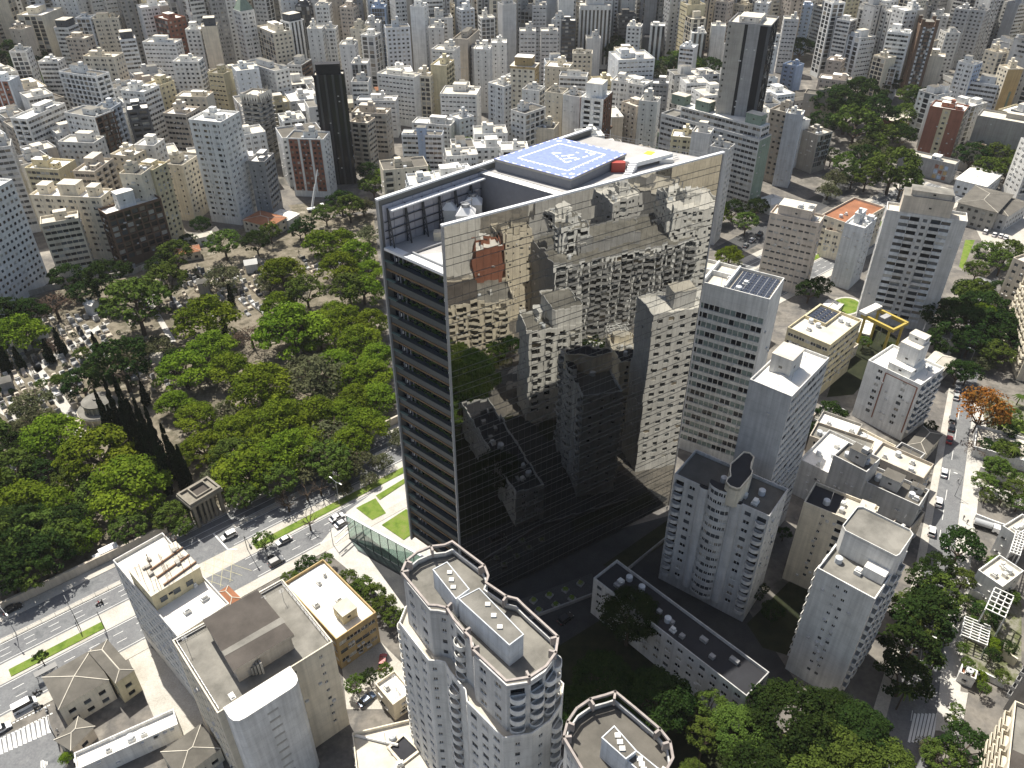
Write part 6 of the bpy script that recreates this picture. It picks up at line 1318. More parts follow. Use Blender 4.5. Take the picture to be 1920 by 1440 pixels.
for x, y, a, p, k, lab in ((430, 1007, AA + pi, 'white', 'suv', 'white car with a bright roof near the yellow box junction'), (533, 1016, AA + pi, 'silver', 'sedan', 'silver saloon driving in the middle of the avenue'), (519, 1056, AA, 'grey', 'suv', 'grey car under a small kerb tree on the avenue'),
    (632, 973, AA, 'white', 'sedan', 'white saloon on the avenue beside the glass wall'), (642, 984, AA, 'silver', 'sedan', 'silver hatchback next to the white saloon by the glass wall'), (48, 1326, AA, 'white', 'van', 'white van with dark windows before the zebra crossing'),
    (2, 1370, AA, 'white', 'sedan', 'white car at the left edge by the zebra crossing'), (25, 1144, AA, 'black', 'sedan', 'black car in tree shade by the cemetery wall'), (688, 1314, AA + .1, 'blue', 'sedan', 'dark blue car parked beside the courtyard house'), (718, 1243, AA + .9, 'red', 'sedan', 'red car parked behind the ochre building'),
    (1060, 1163, AA, 'black', 'suv', 'black car in deep shade before the mirror tower'), (1816, 700, RA + pi, 'white', 'van', 'white van driving down the right street'), (1795, 731, RA, 'silver', 'sedan', 'upper silver car parked on the right street'), (1792, 746, RA, 'silver', 'sedan', 'lower silver car parked on the right street'),
    (1784, 789, RA, 'grey', 'suv', 'dark grey car parked above the black one on the right street'), (1783, 804, RA, 'black', 'sedan', 'black car parked on the right street'), (1779, 827, RA, 'red', 'sedan', 'red car parked on the right street'), (1769, 889, RA, 'white', 'sedan', 'white car parked beside the patched roof house'),
    (1759, 944, RA, 'white', 'suv', 'white car parked opposite the sunny pavement'), (1770, 1021, RA, 'white', 'sedan', 'white car driving in the sun past the big street tree'), (1746, 999, RA, 'white', 'suv', 'white car parked under the trees above the white slab'), (1757, 1123, RA, 'black', 'sedan', 'black car in the tree shade of the right street'),
    (1714, 1218, RA, 'silver', 'suv', 'pale car parked under the palms'), (1845, 532, .3, 'white', 'suv', 'white car parked by the ribbed pavilion'), (1847, 437, .9, 'white', 'suv', 'first white car in the depot car park'), (1864, 442, .9, 'white', 'sedan', 'second white car in the depot car park'), (1876, 444, .9, 'white', 'sedan', 'third white car in the depot car park'),
    (1885, 447, .9, 'white', 'sedan', 'fourth white car in the depot car park'), (125, 737, .3, 'silver', 'sedan', 'silver car parked on the cemetery path'), (140, 724, .3, 'black', 'sedan', 'dark car parked on the cemetery path'), (1398, 462, 1.0, 'grey', 'sedan', 'grey car on the shaded avenue behind the mirror tower'), (1410, 452, 1.0, 'white', 'sedan', 'white car on the shaded avenue behind the mirror tower'),
    (1425, 440, 1.0, 'black', 'suv', 'dark car on the shaded avenue behind the mirror tower'), (1480, 405, 1.0, 'silver', 'sedan', 'silver car far up the shaded avenue')): car(lab, at(x, y)[:2], a, p, k)
def truck(label, c, a, tank=False):
    t = thing('truck', label, 'truck', (c[0], c[1], .05), a); m = MB(); m.box(1.4, 3.1, -1, 1, .5, 2.1); m.prism([(3.1, -1), (3.5, -.9), (3.5, .9), (3.1, 1)], .5, 1.3); m.build('cab', MAT['paint_white'], t); m = MB(); m.box(3.08, 3.16, -.85, .85, 1.3, 2.0); m.build('windscreen', MAT['car_glass'], t)
    m = MB(); m.tube((-3.3, 0, 1.7), (1.2, 0, 1.7), .95, 16) if tank else m.box(-3.4, 1.3, -1.1, 1.1, .7, 3.1); m.build('tank' if tank else 'cargo_box', MAT['paint_silver' if tank else 'paint_white'], t); m = MB(); m.box(-3.3, 3, -.8, .8, .45, .68); m.build('chassis', MAT['frame_dark'], t)
    for sx in (-2.3, 2.3):
        for sy in (-.9, .9): m = MB(); m.tube((sx, sy - .15, .42), (sx, sy + .15, .42), .42, 12); m.build('wheel', MAT['black_rubber'], t)
truck('white box truck parked beside the tan cemetery wall', at(201, 1046), AA + pi); truck('white tanker truck parked in the upper villa drive', at(1848, 992), -.5, True)
# people: one continuous body each, clothes as colours of its surface
for k, c in dict(skin=(.36, .22, .15), shirt_red=(.35, .04, .04), shirt_white=(.6, .6, .58), shirt_dark=(.04, .045, .06), trousers=(.035, .04, .06), hair=(.02, .015, .012)).items(): plain(k, c, .8)
def person_mesh(pose, shirt):
    J = dict(pel=(0, 0, .95), ch=(0, .0, 1.3), nk=(0, 0, 1.5), hd=(0, .02, 1.66), tp=(0, .02, 1.76), sl=(-.2, 0, 1.42), sr=(.2, 0, 1.42), el=(-.27, .02, 1.15), er=(.27, -.02, 1.15), hl=(-.28, .12, .9), hr=(.28, .02, .88), kl=(-.1, .1, .5), kr=(.1, -.04, .5), fl=(-.1, .12, .06), fr=(.1, -.2, .08), tl=(-.1, .28, .03), tr=(.1, -.04, .03))
    if pose == 'ride': J.update(ch=(0, .1, 1.28), nk=(0, .16, 1.47), hd=(0, .22, 1.62), tp=(0, .22, 1.74), sl=(-.2, .12, 1.4), sr=(.2, .12, 1.4), el=(-.3, .32, 1.2), er=(.3, .32, 1.2), hl=(-.3, .58, 1.12), hr=(.3, .58, 1.12), kl=(-.24, .4, .78), kr=(.24, .4, .78), fl=(-.2, .12, .38), fr=(.2, .12, .38), tl=(-.2, .3, .33), tr=(.2, .3, .33))
    E = [('pel', 'ch'), ('ch', 'nk'), ('nk', 'hd'), ('hd', 'tp'), ('ch', 'sl'), ('ch', 'sr'), ('sl', 'el'), ('sr', 'er'), ('el', 'hl'), ('er', 'hr'), ('pel', 'kl'), ('pel', 'kr'), ('kl', 'fl'), ('kr', 'fr'), ('fl', 'tl'), ('fr', 'tr')]; ks = list(J)
    RD = dict(pel=.15, ch=.16, nk=.06, hd=.105, tp=.07, sl=.075, sr=.075, el=.05, er=.05, hl=.04, hr=.04, kl=.07, kr=.07, fl=.05, fr=.05, tl=.04, tr=.04)
    me = bpy.data.meshes.new('person'); me.from_pydata([J[k] for k in ks], [(ks.index(a), ks.index(b)) for a, b in E], []); o = bpy.data.objects.new('person_rig', me); COL.objects.link(o)
    sk = o.modifiers.new('skin', 'SKIN'); o.modifiers.new('sub', 'SUBSURF').levels = 1
    for k, v in zip(ks, me.skin_vertices[0].data): v.radius = (RD[k], RD[k] * (.7 if k in ('pel', 'ch') else 1)); v.use_root = k == 'pel'
    dg = bpy.context.evaluated_depsgraph_get(); m2 = bpy.data.meshes.new_from_object(o.evaluated_get(dg)); bpy.data.objects.remove(o); m2.name = 'person'; m2.materials.clear()
    for k in ('skin', shirt, 'trousers', 'hair'): m2.materials.append(MAT[k])
    for f in m2.polygons:
        z, y = f.center.z, f.center.y; arm = abs(f.center.x) > .22 and z < 1.2; f.material_index = 3 if z > 1.68 or (z > 1.58 and y < (-.02 if pose != 'ride' else .17)) else 0 if z > 1.47 or (arm and z < 1.15 and pose != 'ride') else 1 if z > .98 else 2
    return m2
PM = {(p, s): person_mesh(p, s) for p, s in (('walk', 'shirt_red'), ('walk', 'shirt_white'), ('walk', 'shirt_dark'), ('ride', 'shirt_red'), ('ride', 'shirt_dark'))}
def person(label, c, a, key, z=.15): return tag(link('person', PM[key], None, (c[0], c[1], z), a), label, 'person')
for x, y, a, s, lab in ((1805, 975, 2, 'shirt_dark', 'person in dark clothes walking near the parked tanker truck'), (1812, 983, 2.4, 'shirt_dark', 'second person in dark clothes walking by the garden wall'), (1775, 1327, 1, 'shirt_dark', 'person in dark clothes on the sunny pavement by the gatehouse'), (1800, 833, 2.2, 'shirt_dark', 'person in dark clothes crossing the right street'),
    (1795, 905, .4, 'shirt_white', 'person in a white shirt on the right pavement'), (722, 1240, 0, 'shirt_white', 'person in a white shirt beside the red parked car'), (620, 1085, 1, 'shirt_red', 'person in a red shirt on the pavement by the avenue'), (110, 1375, 1, 'shirt_white', 'person in a white shirt at the corner by the zebra crossing'), (1250, 958, 0, 'shirt_white', 'person in a white shirt in the shade at the tower foot'), (60, 700, 1, 'shirt_dark', 'person in dark clothes on the cemetery path')): person(lab, at(x, y)[:2], a, ('walk', s))
def motorbike(label, c, a, s, plabel):
    t = thing('motorbike', label, 'motorbike', (c[0], c[1], .05), a)
    for sx in (-.65, .65): m = MB(); m.tube((sx, -.06, .31), (sx, .06, .31), .31, 12); m.build('wheel', MAT['black_rubber'], t)
    m = MB(); m.box(-.45, .4, -.12, .12, .35, .7); m.box(-.1, .4, -.15, .15, .7, .92); m.tube((.65, 0, .31), (.45, 0, .98), .05, 6); m.build('frame', MAT['steel_dark'], t); m = MB(); m.box(-.75, -.05, -.14, .14, .78, .88); m.box(-.95, -.6, -.22, .22, .9, 1.25); m.build('seat', MAT['black_rubber'], t); m = MB(); m.tube((.45, -.35, 1.02), (.45, .35, 1.02), .03, 6); m.build('handlebar', MAT['frame_dark'], t)
    person(plabel, (c[0] - .15 * cos(a), c[1] - .15 * sin(a)), a - pi / 2, ('ride', s), -.02)
for x, y, a, s, l1, l2 in ((187, 1134, AA + pi, 'shirt_red', 'motorbike ridden along the middle of the avenue', 'person in a red jacket riding a motorbike on the avenue'), (72, 1301, AA, 'shirt_dark', 'motorbike in front of the white van', 'person in dark clothes riding a motorbike before the white van'), (73, 1328, AA, 'shirt_dark', 'motorbike beside the white van', 'person in dark clothes riding a motorbike beside the white van'), (508, 1046, AA, 'shirt_dark', 'motorbike ahead of the grey car on the avenue', 'person in dark clothes riding a motorbike ahead of the grey car')): motorbike(l1, at(x, y), a, s, l2)
# ---------------------------------------------------------------- street furniture
def lamp(label, c, a, h=8.5, two=True):
    t = thing('street_lamp', label, 'street lamp', (c[0], c[1], .1), a); m = MB(); m.tube((0, 0, 0), (0, 0, h), .11, 8, r2=.06); m.build('pole', MAT['steel'], t)
    for s in ((1, -1) if two else (1,)): m = MB(); m.tube((0, 0, h - .1), (s * 1.8, 0, h + .35), .05, 6); ar = m.build('arm', MAT['steel'], t); m = MB(); m.box(min(s * 1.6, s * 2.6), max(s * 1.6, s * 2.6), -.16, .16, h + .3, h + .45); m.build('lamp_head', MAT['frame_white'], ar)
LG = [(-44, -21.1, 'by the left edge'), (-23, -21.1, 'between tree shade and the banded corner block'), (60, -10, 'in the verge before the tower'), (95, -10, 'in the verge behind the bare trees')]
for s, o, lab in LG: lamp('double armed street lamp on the avenue island ' + lab, AV(s, o), R(-40))
for x, y, a, lab in ((1790, 930, RA + 1.57, 'beside the white parked cars on the right street'), (1715, 1228, RA - 1.57, 'over the pale car under the palms'), (1815, 690, RA + 1.57, 'near the white van on the right street'), (625, 1022, 1.0, 'on the pavement before the glass wall')): lamp('single armed street lamp ' + lab, at(x, y), a, 7.5, False)
def signal(label, c, a, L, sign=False):
    t = thing('traffic_signal' if not sign else 'road_sign', label, 'traffic signal' if not sign else 'road sign', (c[0], c[1], .1), a); m = MB(); m.tube((0, 0, 0), (0, 0, 5), .1, 8); m.tube((0, 0, 5), (L * .5, 0, 5.9), .08, 6); m.tube((L * .5, 0, 5.9), (L, 0, 6), .07, 6); m.build('mast', MAT['frame_dark'], t); m = MB()
    if sign: m.box(L - 1.2, L + 1.4, -.06, .06, 5.4, 6.7)
    else: m.box(L - .2, L + .2, -.2, .2, 4.9, 6.1); m.box(L - .9, L - .5, -.2, .2, 4.9, 6.1)
    m.build('sign_panel' if sign else 'signal_head', MAT['steel_dark'], t)
signal('traffic signal on a bent mast at the yellow box junction', at(464, 1030), R(-55), 5.5); signal('overhead dark sign on a curved mast over the avenue', at(151, 1180), R(130), 5, True); signal('traffic signal mast by the zebra crossing', at(108, 1390), R(120), 4.5); signal('small dark sign on a mast in the avenue lawn', at(198, 1182), R(130), 1.5, True)
p = at(92, 1268); t = thing('bus_shelter', 'dark roofed bus shelter at the kerb by the low avenue house', 'bus shelter', (p[0], p[1], .1), AA); m = MB(); m.box(-2.4, 2.4, -.8, .8, 2.4, 2.55); m.build('roof', MAT['frame_dark'], t)
for sx in (-2.2, 2.2): m = MB(); m.tube((sx, .6, 0), (sx, .6, 2.4), .06, 6); m.build('post', MAT['frame_dark'], t)
for s, e, o, lab in ((-190, 2, -20.9, 'west'), (36, 150, -20.9, 'east')):
    m = MB(); rail(m, AV(s, o), AV(e, o), .16, 1.0, 60); tag(m.build('railing', MAT['steel']), 'grey steel railing along the %s half of the avenue island' % ('left' if lab == 'west' else 'far'), 'railing')
# ---------------------------------------------------------------- the city behind: x, y, turn, width, depth, height, wall, left face, right face
FIL = [
(79,16,-0.57,26,26,61,'con','n','A'),(0,334,0.05,19,14,26,'w','b','E'),(-33,345,0.24,16,15,26,'w','s','b'),(-59,360,0.27,21,13,26,'c','s','G'),(-12,360,0.10,16,18,24,'ww','D','G'),(52,333,0.21,13,14,26,'w','p','A'),
(-16,339,0.11,14,12,26,'w','b','G'),(64,512,0.18,23,21,36,'lb','E','h'),(-45,342,0.22,13,14,26,'lb','k','J'),(-115,403,0.42,21,18,26,'ww','n','J'),(35,340,0.20,11,13,26,'ww','I','A'),(63,346,0.23,12,14,26,'w','n','C'),
(58,361,0.21,14,14,26,'w','x','D'),(5,359,0.07,12,14,26,'w','C','C'),(17,353,0.10,13,12,26,'ww','D','b'),(35,328,0.16,15,12,21,'ww','J','G'),(-114,446,0.38,23,18,26,'g','m','m'),(11,375,0.08,13,14,26,'c','E','s'),
(355,508,0.58,21,19,46,'con','m','x'),(-31,378,0.16,15,11,26,'w','G','d'),(46,375,0.17,14,11,27,'c','C','D'),(-107,433,0.37,14,15,32,'w','m','D'),(-19,409,0.11,17,13,26,'ww','d','m'),(-5,381,0.07,13,11,28,'ww','G','k'),
(29,367,0.13,14,12,24,'lg','F','m'),(-224,420,0.70,23,15,27,'ww','h','m'),(-28,360,0.34,12,14,23,'ww','F','I'),(-18,389,0.11,14,12,26,'w','C','p'),(42,387,0.16,14,12,26,'con','x','h'),(27,378,0.12,12,12,26,'w','E','I'),
(-209,614,0.48,17,17,54,'ww','D','p'),(361,544,0.58,19,12,57,'c','C','s'),(157,543,0.43,12,24,37,'ww','D','G'),(-29,389,0.15,11,13,26,'w','n','E'),(-65,618,0.19,17,13,52,'w','p','b'),(110,474,0.28,20,17,26,'ww','H','b'),
(-126,470,0.40,17,21,24,'lg','C','h'),(60,378,0.32,11,11,26,'be','k','G'),(42,450,0.14,20,19,21,'ww','D','H'),(-139,406,0.49,15,13,26,'ww','A','d'),(-228,366,0.78,14,14,26,'w','G','n'),(-158,484,0.47,13,14,37,'lb','d','s'),
(101,446,0.25,14,22,22,'ww','d','m'),(34,405,0.17,13,12,26,'ww','h','m'),(-119,423,0.41,12,14,28,'ww','C','x'),(-334,490,0.79,17,14,42,'lb','I','F'),(-307,464,0.79,23,20,26,'c','F','n'),(-154,379,0.42,12,11,26,'w','h','E'),
(-245,362,0.79,12,14,26,'ww','I','J'),(-177,388,0.50,14,15,22,'w','h','A'),(-255,605,0.58,19,13,47,'w','E','H'),(86,425,0.25,14,12,26,'w','C','D'),(257,575,0.32,15,12,51,'w','d','H'),(145,427,0.38,14,13,26,'ww','d','n'),
(108,417,0.31,13,11,26,'lb','F','E'),(102,432,0.28,14,12,26,'c','d','A'),(290,443,0.58,18,27,21,'ye','D','I'),(24,453,-0.07,14,13,26,'lg','C','d'),(-360,541,0.79,13,10,64,'be','s','G'),(-259,443,0.75,13,13,34,'w','n','b'),
(119,422,0.33,12,12,26,'lb','s','x'),(-232,382,0.77,13,12,26,'lg','p','H'),(77,-39,0.35,25,17,29,'lg','n','n'),(-182,515,0.50,21,17,26,'c','s','s'),(-133,381,0.30,12,14,20,'lg','J','C'),(-57,606,0.18,16,14,40,'w','F','D'),
(-103,632,0.26,14,13,50,'lb','m','p'),(-155,396,0.54,11,12,26,'ww','n','k'),(123,460,0.31,14,14,26,'w','D','p'),(273,602,0.48,13,12,55,'c','x','h'),(128,441,0.25,15,11,26,'w','I','p'),(-236,339,0.79,12,12,23,'ww','H','b'),
(-264,460,0.91,15,19,26,'be','b','s'),(-372,560,0.79,16,12,50,'lg','h','d'),(121,-54,0.41,19,20,70,'w','E','p'),(33,626,0.11,11,12,52,'w','E','n'),(257,589,0.46,16,11,47,'w','J','I'),(256,606,0.45,12,15,51,'ww','J','d'),
(377,571,0.58,19,12,47,'ww','p','d'),(-266,401,0.79,13,14,26,'lb','s','n'),(-146,448,0.46,12,14,26,'w','h','m'),(-153,461,0.47,14,14,26,'w','H','I'),(-258,419,0.77,14,14,26,'be','D','G'),(-75,514,0.24,15,14,28,'w','h','E'),
(145,498,0.34,15,14,28,'ww','p','D'),(-232,618,0.52,12,12,55,'g','n','m'),(-259,619,0.57,12,14,51,'ye','m','p'),(323,461,0.58,15,22,26,'ww','n','A'),(-218,476,0.62,16,15,26,'w','d','H'),(16,672,-0.08,14,18,42,'w','C','n'),
(139,461,0.21,13,14,25,'lg','n','G'),(239,645,0.33,17,13,46,'ww','H','D'),(154,529,0.36,11,12,39,'ww','x','d'),(232,614,0.41,12,11,54,'ye','b','d'),(124,624,0.25,14,12,45,'ye','h','n'),(-152,412,0.68,13,14,21,'lg','s','E'),
(152,475,0.36,12,15,26,'ww','s','h'),(260,676,0.42,20,16,42,'be','E','J'),(113,516,0.27,15,15,26,'lg','k','G'),(-144,635,0.34,12,11,51,'w','n','D'),(66,537,0.09,12,11,35,'c','D','H'),(289,404,0.58,14,14,25,'w','b','D'),
(64,495,0.18,14,12,26,'w','p','H'),(104,499,0.13,14,13,26,'ww','s','b'),(-297,500,0.76,17,26,21,'c','k','C'),(21,521,0.09,13,11,32,'lb','I','h'),(-286,423,0.79,14,14,26,'ww','x','n'),(363,561,0.41,10,12,56,'w','s','A'),
(-216,460,0.63,13,14,26,'ww','F','n'),(-41,647,0.13,12,12,47,'ww','m','x'),(240,451,0.54,14,13,26,'w','s','h'),(125,636,0.36,12,11,51,'w','J','p'),(-236,486,0.55,16,15,26,'ww','x','A'),(87,-87,0.77,25,25,41,'lg','s','A'),
(-115,490,0.42,12,15,26,'lg','n','s'),(269,618,0.36,11,11,56,'c','D','n'),(144,512,0.33,15,14,26,'lb','s','k'),(-231,410,0.73,11,11,26,'ww','G','d'),(168,583,0.33,15,13,34,'w','D','p'),(-322,514,0.79,19,17,26,'w','k','x'),
(-251,381,0.79,11,11,24,'w','b','E'),(132,494,0.31,13,13,26,'lb','C','n'),(-230,513,0.60,18,13,26,'lg','F','H'),(128,481,0.12,14,11,25,'be','I','x'),(335,551,0.52,13,14,39,'ww','A','k'),(50,501,0.15,12,13,26,'ye','d','h'),
(-135,459,0.43,11,11,26,'ye','x','C'),(-26,557,0.11,13,12,32,'g','k','p'),(-354,552,0.63,10,7,4.5,'w','p','p'),(-338,552,0.77,9,7,4.6,'be','p','p'),(-330,552,0.81,10,7,5.6,'w','p','p'),(-306,552,0.72,10,7,6.6,'w','p','p'),
(-266,552,0.64,10,9,7.1,'ye','p','p'),(-250,552,0.61,11,7,4.0,'c','p','p'),(-210,552,0.53,11,8,5.2,'w','p','p'),(-194,552,0.50,11,9,4.6,'lg','p','p'),(-178,552,0.46,8,9,4.2,'c','p','p'),(-170,552,0.44,11,9,4.4,'w','p','p'),
(-154,552,0.53,8,7,6.0,'lg','p','p'),(-130,552,0.36,7,9,7.2,'c','p','p'),(-122,552,0.53,9,7,4.9,'c','p','p'),(-98,552,0.28,8,9,5.7,'lg','p','p'),(-90,552,0.37,11,8,6.5,'be','p','p'),(-74,552,0.23,11,7,7.1,'lg','p','p'),
(-58,552,0.19,8,8,5.6,'be','p','p'),(-50,552,0.17,11,8,5.0,'be','p','p'),(-26,552,-0.03,12,7,5.2,'be','p','p'),(-2,552,0.06,11,6,5.0,'w','p','p'),(14,552,0.08,7,7,6.3,'c','p','p'),(22,552,0.25,11,8,6.0,'c','p','p'),
(54,552,0.15,8,8,5.8,'w','p','p'),(62,552,0.16,11,7,6.4,'c','p','p'),(78,552,0.01,11,7,4.1,'lg','p','p'),(94,552,0.30,11,7,4.3,'c','p','p'),(110,552,0.25,11,7,6.3,'ye','p','p'),(126,552,0.38,9,7,5.6,'w','p','p'),
(142,552,0.30,8,8,4.4,'w','p','p'),(166,552,0.34,8,7,5.7,'lg','p','p'),(174,552,0.36,10,7,6.7,'be','p','p'),(190,552,0.36,12,7,4.2,'w','p','p'),(206,552,0.41,7,7,7.5,'c','p','p'),(278,552,0.52,10,8,4.2,'w','p','p'),
(350,552,0.58,7,8,4.4,'lg','p','p'),(-333,544,0.77,8,8,7.1,'lg','p','p'),(-317,544,0.58,7,8,5.4,'ye','p','p'),(-301,544,0.72,8,7,5.0,'c','p','p'),(-285,544,0.80,9,8,5.3,'ye','p','p'),(-261,544,0.64,8,7,5.0,'be','p','p'),
(-245,544,0.74,8,7,5.8,'ye','p','p'),(-237,544,0.60,11,7,4.2,'ye','p','p'),(-221,544,0.56,8,9,6.8,'w','p','p'),(-205,544,0.53,10,6,5.9,'w','p','p'),(-189,544,0.49,7,9,4.1,'lg','p','p'),(-181,544,0.47,10,6,4.3,'w','p','p'),
(-165,544,0.31,8,7,4.4,'lg','p','p'),(-149,544,0.40,10,9,6.1,'w','p','p'),(-133,544,0.37,10,7,4.8,'c','p','p'),(-117,544,0.52,8,8,7.0,'ye','p','p'),(-101,544,0.29,12,7,6.3,'w','p','p'),(-85,544,0.26,10,8,5.9,'be','p','p'),
(-69,544,0.22,9,6,4.4,'be','p','p'),(-29,544,-0.04,8,7,5.3,'be','p','p'),(-21,544,0.10,11,8,5.1,'c','p','p'),(-5,544,0.07,10,7,7.4,'ye','p','p'),(11,544,-0.05,9,7,6.0,'c','p','p'),(27,544,0.10,9,7,7.0,'c','p','p'),
(83,544,0.20,11,7,5.3,'lg','p','p'),(99,544,0.22,11,8,6.5,'w','p','p'),(115,544,0.41,7,6,5.6,'c','p','p'),(123,544,0.27,11,7,7.0,'be','p','p'),(139,544,0.30,9,7,4.6,'w','p','p'),(171,544,0.36,7,7,7.3,'w','p','p'),
(179,544,0.37,7,7,4.9,'c','p','p'),(195,544,0.40,8,7,7.0,'lg','p','p'),(267,544,0.51,9,8,6.9,'w','p','p'),(283,544,0.53,7,8,4.7,'w','p','p'),(291,544,0.57,12,9,5.9,'be','p','p'),(339,544,0.58,9,8,7.3,'w','p','p'),
(-344,536,0.79,8,7,7.4,'w','p','p'),(-328,536,0.66,8,6,5.5,'w','p','p'),(-296,536,0.64,11,7,4.6,'w','p','p'),(-280,536,0.50,8,7,6.2,'ye','p','p'),(-248,536,0.62,7,8,5.8,'w','p','p'),(-240,536,0.61,7,6,5.0,'w','p','p'),
(-232,536,0.59,12,6,5.9,'c','p','p'),(-216,536,0.70,10,7,4.7,'ye','p','p'),(-208,536,0.54,7,6,7.4,'w','p','p'),(-200,536,0.52,8,6,4.4,'ye','p','p'),(-160,536,0.43,11,7,5.7,'c','p','p'),(-144,536,0.40,11,6,7.4,'w','p','p'),
(-128,536,0.36,9,6,4.6,'be','p','p'),(-112,536,0.24,9,8,5.4,'lg','p','p'),(-96,536,0.29,9,8,5.1,'ye','p','p'),(-80,536,0.25,7,9,6.9,'c','p','p'),(-72,536,0.23,7,8,4.7,'w','p','p'),(-64,536,0.21,9,9,4.9,'lg','p','p'),
(-56,536,0.19,7,7,7.3,'ye','p','p'),(-32,536,0.13,9,7,6.4,'be','p','p'),(-24,536,0.11,11,7,7.2,'c','p','p'),(8,536,0.07,8,8,5.3,'c','p','p'),(24,536,0.10,10,8,5.3,'c','p','p'),(40,536,0.13,8,8,7.0,'lg','p','p'),
(48,536,0.14,8,6,5.3,'w','p','p'),(56,536,0.16,11,8,4.7,'w','p','p'),(80,536,0.23,11,7,4.5,'be','p','p'),(96,536,0.23,8,8,6.9,'w','p','p'),(104,536,0.24,8,7,4.2,'lg','p','p'),(112,536,0.26,11,7,5.2,'ye','p','p'),
(128,536,0.15,9,7,5.5,'c','p','p'),(168,536,0.23,11,8,5.1,'lg','p','p'),(184,536,0.38,8,8,7.0,'ye','p','p'),(264,536,0.51,9,6,6.5,'w','p','p'),(312,536,0.58,7,8,5.2,'lg','p','p'),(320,536,0.58,8,6,5.0,'ye','p','p'),
(-331,528,0.79,8,8,4.2,'lg','p','p'),(-275,528,0.68,12,7,6.0,'lg','p','p'),(-235,528,0.60,7,7,6.3,'c','p','p'),(-211,528,0.55,7,7,4.3,'lg','p','p'),(-195,528,0.52,7,8,6.3,'c','p','p'),(-155,528,0.43,11,7,5.0,'w','p','p'),
(-139,528,0.39,11,9,4.5,'lg','p','p'),(-123,528,0.35,11,7,5.1,'c','p','p'),(-107,528,0.32,9,8,5.3,'c','p','p'),(-99,528,0.30,10,7,7.0,'w','p','p'),(-75,528,0.24,9,8,4.7,'lg','p','p'),(-51,528,0.18,7,9,4.4,'w','p','p'),
(-43,528,0.21,11,8,5.3,'be','p','p'),(13,528,0.08,9,8,5.6,'c','p','p'),(37,528,0.12,9,8,6.2,'be','p','p'),(45,528,0.14,9,8,6.2,'ye','p','p'),(53,528,0.15,8,7,4.5,'lg','p','p'),(85,528,0.21,9,6,7.3,'c','p','p'),
(125,528,0.28,9,8,4.8,'ye','p','p'),(133,528,0.30,8,8,7.0,'ye','p','p'),(141,528,0.39,12,6,4.5,'w','p','p'),(173,528,0.25,7,8,6.5,'be','p','p'),(181,528,0.38,11,6,7.0,'lg','p','p'),(269,528,0.52,8,7,4.1,'c','p','p'),
]
FN = dict(w='white', ww='bright white', c='cream', be='beige', lg='pale grey', g='grey', lb='bluish white', ye='yellowish', pk='pinkish', rd='brick red', dg='dark grey', br='brown', bl='light blue', con='concrete grey', gr='greenish', oc='ochre')
for i, (x, y, a, w_, d, h, wall, L, Rr) in enumerate(FIL):
    far_ = y > 560
    if h < 9.5:
        t = thing('house', 'low %s house filling a gap between the apartment blocks' % FN[wall], 'house', (x, y, 0), a, 'low %s houses between the apartment blocks' % FN[wall]); mb = MB(); sl = Slots('wall_' + wall); r = random.Random(i)
        for O, D, ln in (((0, 0), (1, 0), w_), ((w_, 0), (0, 1), d), ((w_, d), (-1, 0), w_), ((0, d), (0, -1), d)): face(mb, sl, O, D, ln, 0, h, 2.8, 'p', 'wall_' + wall, r, False, None, None)
        mb.build('wall', sl.mats(), t); m = MB(); o = .4
        m.quad((-o, -o, h), (w_ + o, -o, h), (w_ + o, d / 2, h + d * .16), (-o, d / 2, h + d * .16)); m.quad((w_ + o, d + o, h), (-o, d + o, h), (-o, d / 2, h + d * .16), (w_ + o, d / 2, h + d * .16))
        m.build('roof', MAT[r.choice(['tile_red', 'roof_fibre', 'roof_fibre', 'roof_cream', 'roof_white', 'roof_grey'])], t); continue
    nm = '%s flats with %s windows packed into the city %s' % (FN[wall], {'p': 'square', 'm': 'mixed', 'b': 'banded', 's': 'tiny', 'h': 'slit', 'd': 'paired', 'x': 'gridded', 'k': 'balconied', 'n': 'few', 'A': 'square', 'C': 'balconied', 'D': 'banded', 'E': 'few', 'F': 'paired', 'G': 'balconied', 'H': 'mixed', 'I': 'gridded', 'J': 'close set'}[L], 'skyline' if far_ else 'behind the cemetery and tower')
    building('apartment_building', nm, 'building', x, y, a, w_, d, h, wall, L, Rr, group=nm + ' group', dist=hypot(x, y), seed=2000 + i)
